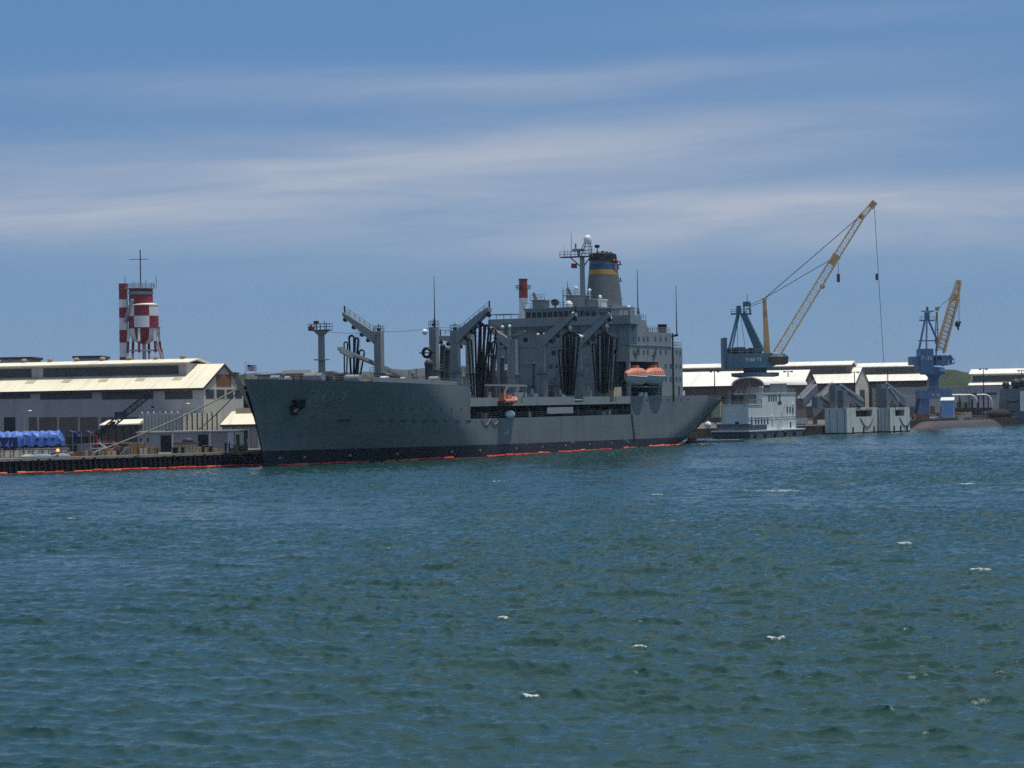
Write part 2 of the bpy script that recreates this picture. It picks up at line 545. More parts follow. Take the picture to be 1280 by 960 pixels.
def text_tris(body, size, extrude=0.0):
    cu = bpy.data.curves.new('lettering', 'FONT')
    cu.body = body
    cu.size = size
    cu.align_x = 'CENTER'
    cu.align_y = 'CENTER'
    cu.resolution_u = 3
    ob = bpy.data.objects.new('lettering', cu)
    C.objects.link(ob)
    dg = bpy.context.evaluated_depsgraph_get()
    me = bpy.data.meshes.new_from_object(ob.evaluated_get(dg))
    vs = [v.co.copy() for v in me.vertices]
    fs = [tuple(p.vertices) for p in me.polygons]
    bpy.data.objects.remove(ob)
    bpy.data.meshes.remove(me)
    return vs, fs


# measured layout: sight lines of the photograph -> metres
def tr(px, py):
    return (px - 640) - TAN * (py - 480), (py - 480) + TAN * (px - 640)


def W(px, py, Y):
    x, y = tr(px, py)
    return V((x * Y / F, Y, CAMZ + (HZ - y) * Y / F))


def G(px, py, z=0.0):
    x, y = tr(px, py)
    Y = (CAMZ - z) * F / (y - HZ)
    return V((x * Y / F, Y, z))


def arc(a, b, sag, n=10):
    a, b = V(a), V(b)
    return [a.lerp(b, i / n) - V((0, 0, sag * 4 * (i / n) * (1 - i / n))) for i in range(n + 1)]


# ================================================================== setting
LAND_Z = 2.2
QA, QC = V((-118.0, 345.5, 0)), V((-41.8, 410.0, 0))
coast = [(-118, 345.5), (-41.8, 410), (-42.0, 438), (28.5, 600), (48, 640), (84, 668), (112, 722), (120, 778), (150, 806), (176, 846), (330, 900), (6000, 1200),
         (6000, 9000), (-6000, 9000), (-6000, 345.5)]
g = MB()
n = len(coast)
g.raw([(x, y, LAND_Z) for x, y in coast] + [(x, y, -3) for x, y in coast],
      [tuple(range(n))] + [(k, n + k, n + (k + 1) % n, (k + 1) % n) for k in range(n)])
tag(g.build('ground', 'ground'), kind='structure')


# ---- water: wind chop as real relief
def make_water():
    rows = []
    y = 40.0
    while y < 840:
        rows.append(y)
        y += max(0.11, 0.0017 * y)
    rows = np.array(rows)
    NC = 1150
    u = np.linspace(-1, 1, NC)
    u = 0.62 * u + 0.38 * u ** 3
    half = 34 + 0.42 * rows
    Xg = half[:, None] * u[None, :]
    Yg = np.repeat(rows[:, None], NC, 1)
    Z = np.zeros_like(Xg)
    DX = np.zeros_like(Xg)
    DY = np.zeros_like(Xg)
    rng = np.random.RandomState(3)
    wind = R(248)           # direction the chop travels
    NW = 150
    for i in range(NW):
        lam = 0.35 * (9.0 / 0.35) ** ((i + rng.rand()) / NW)
        k = 2 * math.pi / lam
        lp = 2.0
        amp = 0.0060 * lam ** 0.80 * math.exp(-0.5 * (max(0, math.log(lam / lp)) / 0.5) ** 2)
        a = wind + rng.randn() * (0.28 + 0.36 * (lam < 1.2))
        kx, ky = k * math.cos(a), k * math.sin(a)
        ph = kx * Xg + ky * Yg + rng.rand() * 6.283
        s, c = np.sin(ph), np.cos(ph)
        Z += amp * s
        q = 1.15 * amp
        DX += q * math.cos(a) * c
        DY += q * math.sin(a) * c
    # gust patches vary the roughness of the surface
    gust = np.zeros_like(Xg)
    for i in range(14):
        lam = rng.uniform(25, 120)
        a = rng.rand() * 6.283
        gust += np.sin((math.cos(a) * Xg + math.sin(a) * Yg * 0.5) * 6.283 / lam + rng.rand() * 6.283)
    gust = 1.0 + 0.24 * np.clip(gust / 2.6, -1.5, 1.5)
    Z *= gust
    zs = Z.std()
    Xw, Yw = Xg + DX, Yg + DY
    # breaking crests: streaks of foam on the higher crests
    foam = np.zeros_like(Xg)
    spots = [(968, 615, 3.6, 2.4), (395, 638, 1.3, 1.2), (428, 639, .9, .4), (607, 772, .35, .4), (632, 776, .4, .35), (652, 778, .35, .4), (566, 779, .6, .35), (485, 687, 1.0, .5), (1203, 606, 1.4, 1.6),
             (625, 603, 1.3, 1.4), (930, 645, 1.2, .6), (878, 612, .9, .5), (665, 875, .3, .25), (795, 812, .6, .4), (1225, 715, .6, .4), (970, 802, .4, .25),
             (875, 930, .3, .25), (175, 732, .7, .4), (290, 635, .9, .4), (1130, 682, .5, .4), (820, 620, .8, .4), (90, 650, .6, .3), (720, 660, .5, .3)]
    for px, py, rx, ry in spots:
        c = G(px, py)
        win = (np.abs(Yg - c.y) < 12) & (np.abs(Xg - c.x) < 8)
        d = ((Xg - c.x + 0.35 * (Yg - c.y)) / rx) ** 2 + ((Yg - c.y) / (ry * 1.6)) ** 2
        crest = np.clip((Z / zs - 0.1) * 1.1, 0.0, 1.0)
        foam = np.where(win, np.maximum(foam, np.clip(1.5 - d, 0, 1) * (0.40 + 0.75 * crest)), foam)
    bump = np.exp(-0)  # crests stand a little higher where they break
    Z += 0.10 * foam
    for k in range(260):
        py = 575 + 385 * rng.rand() ** 1.6
        c = G(1280 * rng.rand(), py)
        iy = int(np.clip(np.searchsorted(rows, c.y), 3, len(rows) - 4))
        ix = int(np.clip(np.searchsorted(u, c.x / half[iy]), 8, NC - 9))
        # move to the local crest
        sy, sx = max(0, iy - 14), max(0, ix - 8)
        blk = Z[sy:iy + 14, sx:ix + 8]
        j = np.unravel_index(np.argmax(blk), blk.shape)
        if blk[j] < 1.7 * zs:
            continue
        cy, cx = rows[sy + j[0]], Xg[sy + j[0], sx + j[1]]
        rx, ry = rng.uniform(.12, .5), rng.uniform(.08, .2)
        i0, i1 = max(0, sy + j[0] - 12), sy + j[0] + 12
        j0, j1 = max(0, sx + j[1] - 25), sx + j[1] + 25
        d = ((Xg[i0:i1, j0:j1] - cx) / rx) ** 2 + ((Yg[i0:i1, j0:j1] - cy) / ry) ** 2
        foam[i0:i1, j0:j1] = np.maximum(foam[i0:i1, j0:j1], 0.75 * np.clip(1.2 - d, 0, 1))
    NR = len(rows)
    co = np.stack([Xw, Yw, Z], -1).reshape(-1, 3)
    idx = np.arange(NR * NC).reshape(NR, NC)
    quads = np.stack([idx[:-1, :-1], idx[:-1, 1:], idx[1:, 1:], idx[1:, :-1]], -1).reshape(-1, 4)
    far = np.array([(-9000, -600, -0.9), (9000, -600, -0.9), (9000, 9000, -0.9), (-9000, 9000, -0.9)], dtype=float)
    nv = len(co)
    co = np.concatenate([co, far])
    quads = np.concatenate([quads, [[nv, nv + 1, nv + 2, nv + 3]]])
    me = bpy.data.meshes.new('water')
    me.vertices.add(len(co))
    me.vertices.foreach_set('co', co.ravel())
    me.loops.add(quads.size)
    me.loops.foreach_set('vertex_index', quads.ravel().astype(np.int32))
    me.polygons.add(len(quads))
    me.polygons.foreach_set('loop_start', np.arange(0, quads.size, 4, dtype=np.int32))
    me.update(calc_edges=True)
    me.shade_smooth()
    at = me.attributes.new('foam', 'FLOAT', 'POINT')
    at.data.foreach_set('value', np.concatenate([foam.ravel(), np.zeros(4)]).astype(np.float32))
    m = bpy.data.materials.new('harbour_water')
    m.use_nodes = True
    t = m.node_tree
    p = t.nodes['Principled BSDF']
    p.inputs['IOR'].default_value = 1.333
    p.inputs['Roughness'].default_value = 0.12
    p.inputs['Specular IOR Level'].default_value = 0.5
    tc = node(t, 'ShaderNodeTexCoord')
    nz = node(t, 'ShaderNodeTexNoise', i_Scale=0.02, i_Detail=4.0, i_Roughness=0.6)
    t.links.new(tc.outputs['Object'], nz.inputs['Vector'])
    cr = node(t, 'ShaderNodeMix', data_type='RGBA')
    cr.inputs['A'].default_value = (0.010, 0.037, 0.033, 1)
    cr.inputs['B'].default_value = (0.014, 0.051, 0.043, 1)
    t.links.new(nz.outputs[0], cr.inputs['Factor'])
    fo = node(t, 'ShaderNodeAttribute', attribute_name='foam')
    fn = node(t, 'ShaderNodeTexNoise', i_Scale=8.0, i_Detail=6.0, i_Roughness=0.75)
    t.links.new(tc.outputs['Object'], fn.inputs['Vector'])
    k = mth(t, 'MULTIPLY', mth(t, 'SUBTRACT', mth(t, 'ADD', mth(t, 'MULTIPLY', fo.outputs['Fac'], 0.60), mth(t, 'MULTIPLY', fn.outputs[0], 1.3)), 1.13), 3.2, clamp=True)
    fm = node(t, 'ShaderNodeMix', data_type='RGBA')
    t.links.new(k, fm.inputs['Factor'])
    t.links.new(cr.outputs['Result'], fm.inputs['A'])
    fm.inputs['B'].default_value = (0.62, 0.66, 0.66, 1)
    t.links.new(fm.outputs['Result'], p.inputs['Base Color'])
    t.links.new(mth(t, 'MULTIPLY_ADD', k, 0.6, 0.12), p.inputs['Roughness'])
    bn = node(t, 'ShaderNodeTexNoise', i_Scale=6.5, i_Detail=5.0, i_Roughness=0.65)
    mp = node(t, 'ShaderNodeMapping')
    mp.inputs['Scale'].default_value = (0.55, 1.0, 1.0)
    t.links.new(tc.outputs['Object'], mp.inputs[0])
    t.links.new(mp.outputs[0], bn.inputs['Vector'])
    bp = node(t, 'ShaderNodeBump', i_Strength=0.45, i_Distance=0.045)
    t.links.new(bn.outputs[0], bp.inputs['Height'])
    t.links.new(bp.outputs[0], p.inputs['Normal'])
    me.materials.append(m)
    o = bpy.data.objects.new('water', me)
    C.objects.link(o)
    tag(o, kind='structure')


make_water()


# ---- far ridge and the near green hill
def ridge(name, mat, y0, prof, depth, kind='structure', rough=2.0, seed=1):
    rng = random.Random(seed)
    m = MB()
    NX, NY = 220, 8
    xs = [prof[0][0] + (prof[-1][0] - prof[0][0]) * i / (NX - 1) for i in range(NX)]
    def h(px):
        for (a, ha), (b, hb_) in zip(prof[:-1], prof[1:]):
            if a <= px <= b:
                k = (px - a) / (b - a)
                return ha + (hb_ - ha) * (k * k * (3 - 2 * k))
        return prof[-1][1]
    vs = []
    for j in range(NY):
        f = j / (NY - 1)
        for x in xs:
            hh = h(x) * math.sin(math.pi / 2 * min(1, f * 1.6)) if f < 0.63 else h(x) * math.cos(math.pi / 2 * (f - 0.63) / 0.37)
            q = .5 * math.sin(x * .11 + j) + .3 * math.sin(x * .037 + 2 * j) + .25 * math.sin(x * .29 + 3 * j)
            vs.append((x, y0 + depth * (f - 0.63), LAND_Z - 1 + max(0, hh + q * rough * (0.2 + hh / 60))))
    fs = [(j * NX + i, j * NX + i + 1, (j + 1) * NX + i + 1, (j + 1) * NX + i) for j in range(NY - 1) for i in range(NX - 1)]
    m.raw(vs, fs)
    return tag(m.build(name, mat, smooth=True, sharp=80), kind=kind)


ridge('hills', 'hills', 4200, [(-2500, 78), (-900, 72), (-560, 70), (-430, 68), (-250, 69), (-30, 73), (60, 70), (250, 62), (500, 54), (800, 50), (2500, 58)], 1500, rough=2.5)
ridge('green_hill', 'grass_hill', 1500, [(205, 0), (225, 10), (243, 22), (258, 25), (270, 22), (277, 13), (281, 0)], 160, rough=3.0, seed=4)

# ================================================================== quay on the left
qd = (QC - QA).normalized()
qn = V((qd.y, -qd.x, 0))          # towards the water
Lq = (QC - QA).length


def Q(a, out=0.0, z=0.0):
    return QA + qd * a + qn * out + V((0, 0, z))


def q_at(px):
    """distance along the quay line where a sight line crosses it"""
    k = tr(px, 575)[0] / F
    return (k * QA.y - QA.x) / (qd.x - k * qd.y)


quay = thing('quay_wall', 'long dark timber piled quay wall with pale concrete edge ahead of the bow', 'quay wall', (QA.x, QA.y, 0))
lq = local(quay)
m = MB(lq)
a0, a1 = 0.0, Lq
m.hexa([Q(a0, 0.02, -2), Q(a1 + .3, 0.02, -2), Q(a1 + .3, 0.5, -2), Q(a0, 0.5, -2)], [Q(a0, 0.02, 1.85), Q(a1 + .3, 0.02, 1.85), Q(a1 + .3, 0.5, 1.85), Q(a0, 0.5, 1.85)])
m.build('wall', 'pile', quay)
m = MB(lq)
m.hexa([Q(a0, -1.2, 1.9), Q(a1 + .35, -1.2, 1.9), Q(a1 + .35, 0.62, 1.9), Q(a0, 0.62, 1.9)], [Q(a0, -1.2, 2.32), Q(a1 + .35, -1.2, 2.32), Q(a1 + .35, 0.62, 2.32), Q(a0, 0.62, 2.32)])
m.build('edge_beam', 'concrete', quay)
k = 0
aa = 38.0
while aa < a1 and k < 99:
    m = MB(lq)
    m.cyl(Q(aa, 0.82, -1.5), Q(aa + random.uniform(-.1, .1), 0.80, 1.95 + random.uniform(-.15, .2)), 0.22, 0.2, 8)
    m.build('fender_pile', 'pile', quay, True)
    aa += random.uniform(0.85, 1.1)
    k += 1

# ================================================================== the ship
TH = R(66.6)
OX, OY = -42.4, 396.0
UX, UY = math.cos(TH), math.sin(TH)
PX, PY = UY, -UX


def S(px, py, t):
    """a sight line meets the fore-and-aft plane t metres to port: local (s, -t, z)"""
    k = tr(px, py)[0] / F
    s = (k * (OY + t * PY) - OX - t * PX) / (UX - k * UY)
    Y = OY + s * UY + t * PY
    return V((s, -t, CAMZ + (HZ - tr(px, py)[1]) * Y / F))


def Sf(px, py, s):
    """a sight line meets the athwartship plane at s: local (s, -t, z)"""
    k = tr(px, py)[0] / F
    t = (k * (OY + s * UY) - OX - s * UX) / (PX - k * PY)
    Y = OY + s * UY + t * PY
    return V((s, -t, CAMZ + (HZ - tr(px, py)[1]) * Y / F))


def ship_w(s, t, z=0):
    return V((OX + s * UX + t * PX, OY + s * UY + t * PY, z))


BM = 14.85
S1, S2, S3, SE = 54.0, 133.0, 165.0, 203.5
ZM, ZG, ZB = 6.8, 9.0, 10.5          # main deck, gallery head, bulwark top


def ztop(s):
    return 13.9 - 1.4 * (s / S1)


def stem(z):
    return 6.4 * (1 - max(0, min(1, z / 13.9)) ** 1.5) if z > 0 else 6.4 - z * 0.2


def stern(z):
    return 191.5 + 12.0 * max(0, min(1, (z + 0.3) / 10.4)) ** 0.75


def hb(s, z):
    zz = max(0.0, min(1.0, z / 13.0))
    e = zz ** 1.1
    Le = 53 + (43 - 53) * e
    nn = 1.22 + 1.25 * e
    r = max(0.0, min(1.0, (s - stem(z)) / Le))
    b = BM * (1 - (1 - r) ** nn)
    b = max(b, 0.25 if z > 8 else 0.12)
    if s > 148:
        e2 = max(0, min(1, z / 10.4)) ** 0.8
        sa = 148 + 36 * e2
        if s > sa:
            q = (s - sa) / max(1.0, stern(z) - sa)
            kk = 0.10 + 0.66 * e2
            b *= 1 - (1 - kk) * min(1, q) ** 2.0
    return b


def SH(px, py):
    """a sight line meets the port shell plating: (s, half breadth, z)"""
    t = 12.0
    for _ in range(25):
        p = S(px, py, t)
        t = .5 * t + .5 * hb(p.x, p.z)
    return p.x, hb(p.x, p.z), p.z


ship = thing('supply_ship', 'huge grey replenishment ship with hull number 204 berthed across the middle of the harbour', 'ship', (OX, OY, 0), TH)


def make_hull():
    low = [-2.0, -0.6, 0.6, 1.8, 3.0, 4.4, 5.6, ZM]
    st_f = [i / 30 for i in range(31)]
    st_m = [S1 + (S2 - S1) * i / 20 for i in range(21)]
    st_a = [S2 + (S3 - S2) * i / 8 for i in range(9)]
    st_e = [i / 14 for i in range(15)]
    m = MB()
    for sd in (-1, 1):
        def pt(kind, x, z):
            if kind == 'f':
                s = stem(z) + (S1 - stem(z)) * (x ** 1.25)
            elif kind == 'e':
                s = S3 + (stern(z) - S3) * x
            else:
                s = x
            return (s, sd * hb(s, z), z)
        def strip(kind, xs, zs, zfun=None):
            vs = []
            for j, z in enumerate(zs):
                for x in xs:
                    if zfun:
                        s0 = S1 * x ** 1.25
                        zz = ZB + (ztop(s0) - ZB) * z
                        vs.append(pt(kind, x, zz))
                    else:
                        vs.append(pt(kind, x, z))
            nx = len(xs)
            fs = []
            for j in range(len(zs) - 1):
                for i in range(nx - 1):
                    q = (j * nx + i, j * nx + i + 1, (j + 1) * nx + i + 1, (j + 1) * nx + i)
                    fs.append(q if sd < 0 else q[::-1])
            m.raw(vs, fs)
        strip('f', st_f, low)
        strip('f', st_f, [ZM, 7.9, ZG, ZB])
        strip('f', st_f, [0, 0.33, 0.66, 1.0], True)
        strip('m', st_m, low)
        strip('m', st_a, low + [ZG, ZB])
        strip('e', st_e, low + [ZG, 9.45])
        strip('e', [x for x in st_e if x < .44], [9.45, ZB])
    # transom
    zs = low + [ZG, 9.45]
    vs = [(stern(z), -hb(stern(z), z), z) for z in zs] + [(stern(z), hb(stern(z), z), z) for z in zs]
    k = len(zs)
    m.raw(vs, [(j, k + j, k + j + 1, j + 1) for j in range(k - 1)])
    # break of the forecastle
    m.face([(S1, -BM, ZB - .3), (S1, BM, ZB - .3), (S1, BM, ztop(S1)), (S1, -BM, ztop(S1))])
    h = m.build('hull', 'hull', ship, False)
    me = h.data
    # weld the strips so that the plating shades as one surface
    import bmesh
    bm = bmesh.new()
    bm.from_mesh(me)
    bmesh.ops.remove_doubles(bm, verts=bm.verts, dist=0.004)
    bm.to_mesh(me)
    bm.free()
    me.shade_smooth()
    me.set_sharp_from_angle(angle=R(40))
    return h


hull = make_hull()
# decks
m = MB()
xs = [1.5 + (S1 - 1.5) * i / 20 for i in range(21)]
for a, b in zip(xs[:-1], xs[1:]):
    za, zb_ = ztop(a) - 1.0, ztop(b) - 1.0
    m.face([(a, -hb(a, za) + .05, za), (b, -hb(b, zb_) + .05, zb_), (b, hb(b, zb_) - .05, zb_), (a, hb(a, za) - .05, za)])
m.build('forecastle_deck', 'grey_dark', ship)
m = MB()
m.box(S1 + .1, S2, -BM + .1, BM - .1, ZM - .12, ZM)
m.build('main_deck', 'grey_dark', ship)
m = MB()
m.box(S1 + .1, S2, -BM + .25, BM - .25, ZG + .02, ZG + .25)
xs = [S2 + (SE - 1 - S2) * i / 14 for i in range(15)]
for a, b in zip(xs[:-1], xs[1:]):
    m.hexa([(a, -hb(a, 9.2) + .1, 9.1), (b, -hb(b, 9.2) + .1, 9.1), (b, hb(b, 9.2) - .1, 9.1), (a, hb(a, 9.2) - .1, 9.1)],
           [(a, -hb(a, 9.2) + .1, 9.3), (b, -hb(b, 9.2) + .1, 9.3), (b, hb(b, 9.2) - .1, 9.3), (a, hb(a, 9.2) - .1, 9.3)])
m.build('cargo_deck', 'grey_dark', ship)
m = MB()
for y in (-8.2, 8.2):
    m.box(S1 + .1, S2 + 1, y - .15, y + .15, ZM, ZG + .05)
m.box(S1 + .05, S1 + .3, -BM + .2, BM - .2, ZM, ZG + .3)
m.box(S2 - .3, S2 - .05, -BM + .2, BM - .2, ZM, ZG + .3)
m.build('gallery_bulkhead', 'steel_dark', ship)  # near-black colour stands in for the shade of the deep gallery

# bulwark over the gallery, with the gaps seen in the photo
segs = []
for x0, x1, yt in ((588, 622.5, 497), (622.5, 627, 497), (652.5, 718, 496.2), (729, 762, 496.0), (770, 791, 495.6)):
    segs.append((S(x0, yt, BM).x, S(x1, yt, BM).x))
m = MB()
for sd in (-1, 1):
    y0, y1 = sorted((sd * BM, sd * (BM - 0.2)))
    m.box(S1, S2, y0, y1, ZG - .02, ZG + .42)
    for a, b in (segs if sd < 0 else [(S1, S2)]):
        m.box(max(a, S1), min(b, S2), y0, y1, ZG + .42, ZB)
m.build('bulwark', 'grey', ship)
x = S1 + 2.0
while x < S2:
    m = MB()
    m.box(x - .07, x + .07, -BM + .25, -BM + .4, ZM, ZG + .05)
    m.build('gallery_stanchion', 'grey_dark', ship)
    x += 6.1
m = MB()
m.rail([(S1 + 3, -BM + .15, ZM), (S2, -BM + .15, ZM)], 1.0, 2.1, 0.03, 3)
m.build('gallery_railing', 'grey_dark', ship)

# inside the gallery: valves, lockers, pipes
rng = random.Random(5)
m = MB()
for i in range(34):
    s = rng.uniform(S1 + 4, S2 - 2)
    w, h, d = rng.uniform(.4, 1.6), rng.uniform(.5, 1.7), rng.uniform(.5, 1.2)
    y = -rng.uniform(11.2, 13.6)
    m.box(s, s + w, y, y + d, ZM, ZM + h)
for z in (7.3, 7.7, 8.5):
    m.cyl((S1 + 2, -11.0, z), (S2 - 1, -11.0, z), .14, n=6)
m.build('gallery_machinery', 'steel_dark', ship)  # fittings coloured dark to read as shaded inside the gallery
for px in (606, 660, 753, 760, 780):
    p = S(px, 518, 13.2)
    m = MB()
    m.box(p.x - .5, p.x + .5, p.y - .4, p.y + .4, ZM + .05, ZM + rng.uniform(.6, 1.1))
    m.build('white_locker', 'white', ship)
# pale screen rigged in the gallery
a, b = S(684, 512, BM + .05), S(716.5, 512, BM + .05)
m = MB()
m.box(a.x, b.x, -BM - .05, -BM + .05, ZM + .55, ZM + 1.75)
m.build('canvas_screen', 'grey_light', ship)
# portholes, scuppers
for i in range(8):
    x, b, z = SH(492 + i * 12.1, 510.8)
    m = MB()
    m.cyl((x, -b - .03, z), (x, -b + .25, z), .27, n=12)
    m.build('porthole', 'glass', hull, True)
for i in range(9):
    x, b, z = SH(480 + i * 13.2, 526.0)
    m = MB()
    m.box(x - 1.0, x + 1.0, -b - .05, -b + .3, z - .09, z + .09)
    m.build('scupper', 'steel_dark', hull)
for i in range(5):
    x, b, z = SH(424 + i * 3.2, 525.5)
    m = MB()
    m.box(x - .3, x + .3, -b - .1, -b + .5, z - .15, z + .15)
    m.build('draught_mark', 'steel_dark', hull)
for px in (350, 381, 438, 497, 565, 600, 645, 678, 707, 737, 764, 785):
    x, b, z = SH(px, 570 - (px - 350) * .04)
    m = MB()
    m.box(x - .3, x + .3, -b - .08, -b + .3, 1.1, 1.4)
    m.build('tug_mark', 'grey_light', hull)
# hull number, following the flare
vs, fs = text_tris('204', 3.2)
x0_, b0_, z0_ = SH(409, 496)
pts = []
for v in vs:
    s, z = x0_ + v.x * 1.6, z0_ + v.y * 0.95
    pts.append((s, -hb(s, z) - 0.06, z))
m = MB()
m.raw(pts, fs)
m.build('hull_number', 'number', hull)
# anchor housed against the plating
out = [(361, 509), (366, 504.5), (364, 500), (371, 502.5), (378, 499), (376.5, 503.5), (372.5, 507), (379, 506), (374, 511), (368, 514), (367.3, 519), (363.5, 518.5), (362.5, 514)]
q = [SH(*p) for p in out]
m = MB()
n_ = len(q)
m.raw([(x, -b - .75, z) for x, b, z in q] + [(x, -b + .2, z) for x, b, z in q], [tuple(range(n_)), tuple(range(n_, 2 * n_))[::-1]] + [(k, n_ + k, n_ + (k + 1) % n_, (k + 1) % n_) for k in range(n_)])
x, b, z = SH(372, 504)
m.bar((x - 2, -b - .6, z - 1.6), (x + .6, -b - .3, z + .4), .5, .5)
m.build('anchor', 'black', hull)
x, b, z = SH(374.5, 503)
m = MB()
m.cyl((x, -b - .25, z), (x, -b + .6, z), .55, .7, 14)
m.build('hawse_pipe', 'steel_dark', hull, True)
# stern plate ribs and rubbing bars near the transom
for i in range(7):
    z0 = 1.6
    x = 0.42 + i * 0.085
    m = MB()
    pts = []
    for j in range(7):
        z = 2.6 + (ZB - .9 - 2.6) * j / 6
        s = S3 + (stern(z) - S3) * x
        pts.append((s, -hb(s, z) - .02, z))
    m.tube(pts, .13, 5)
    m.build('rubbing_bar', 'grey_dark', hull)
# long bulwark strake on the forecastle: lighter upright plating
m = MB()
x = 20
pts = [S1 * i / 30 for i in range(12, 28)]
for a, b in zip(pts[:-1], pts[1:]):
    za, zb2 = ztop(a), ztop(b)
    m.hexa([(a, -hb(a, za), za - .05), (b, -hb(b, zb2), zb2 - .05), (b, -hb(b, zb2) + .12, zb2 - .05), (a, -hb(a, za) + .12, za - .05)],
           [(a, -hb(a, za), za + .65), (b, -hb(b, zb2), zb2 + .65), (b, -hb(b, zb2) + .12, zb2 + .65), (a, -hb(a, za) + .12, za + .65)])
m.build('forecastle_bulwark', 'grey', ship)
m = MB()
pts = [(S1 * i / 30, -hb(S1 * i / 30, ztop(S1 * i / 30)) + .2, ztop(S1 * i / 30)) for i in range(1, 31)]
m.rail(pts, 1.05, 2.0, 0.025, 3)
m.build('forecastle_railing', 'steel', ship)
m = MB()
pts = [(S1 * i / 30, hb(S1 * i / 30, ztop(S1 * i / 30)) - .2, ztop(S1 * i / 30)) for i in range(1, 31)]
m.rail(pts, 1.05, 2.0, 0.025, 3)
m.build('forecastle_railing', 'steel', ship)
# winches and vents along the forecastle
for px, py, t, w, kind in ((345, 473, -3, 1.2, 'grey'), (388, 470, 0, 1.5, 'grey_light'), (396, 470, 1, 1.5, 'grey_light'), (441, 472, 2, 1.9, 'grey_light'),
                           (481, 474, 4, 1.0, 'white'), (504, 475, 5, .7, 'kraft'), (543, 474, 5, 1.3, 'grey_light'), (360, 474, 2, .6, 'grey_light')):
    p = S(px, py, t)
    zb_ = ztop(p.x) - 1.0
    m = MB()
    m.cyl((p.x, p.y - w * .7, p.z - .1), (p.x, p.y + w * .7, p.z - .1), .62, n=12)
    m.box(p.x - .5, p.x + .5, p.y - w * .8, p.y + w * .8, zb_, p.z - .35)
    m.build('mooring_winch', kind, ship, True)
# jackstaff
p = S(308, 474, 0)
m = MB()
m.cyl((p.x, 0, 12.6), (p.x - .1, 0, S(307, 452, 0).z), .07, .04, 6)
m.build('jackstaff', 'steel', ship)


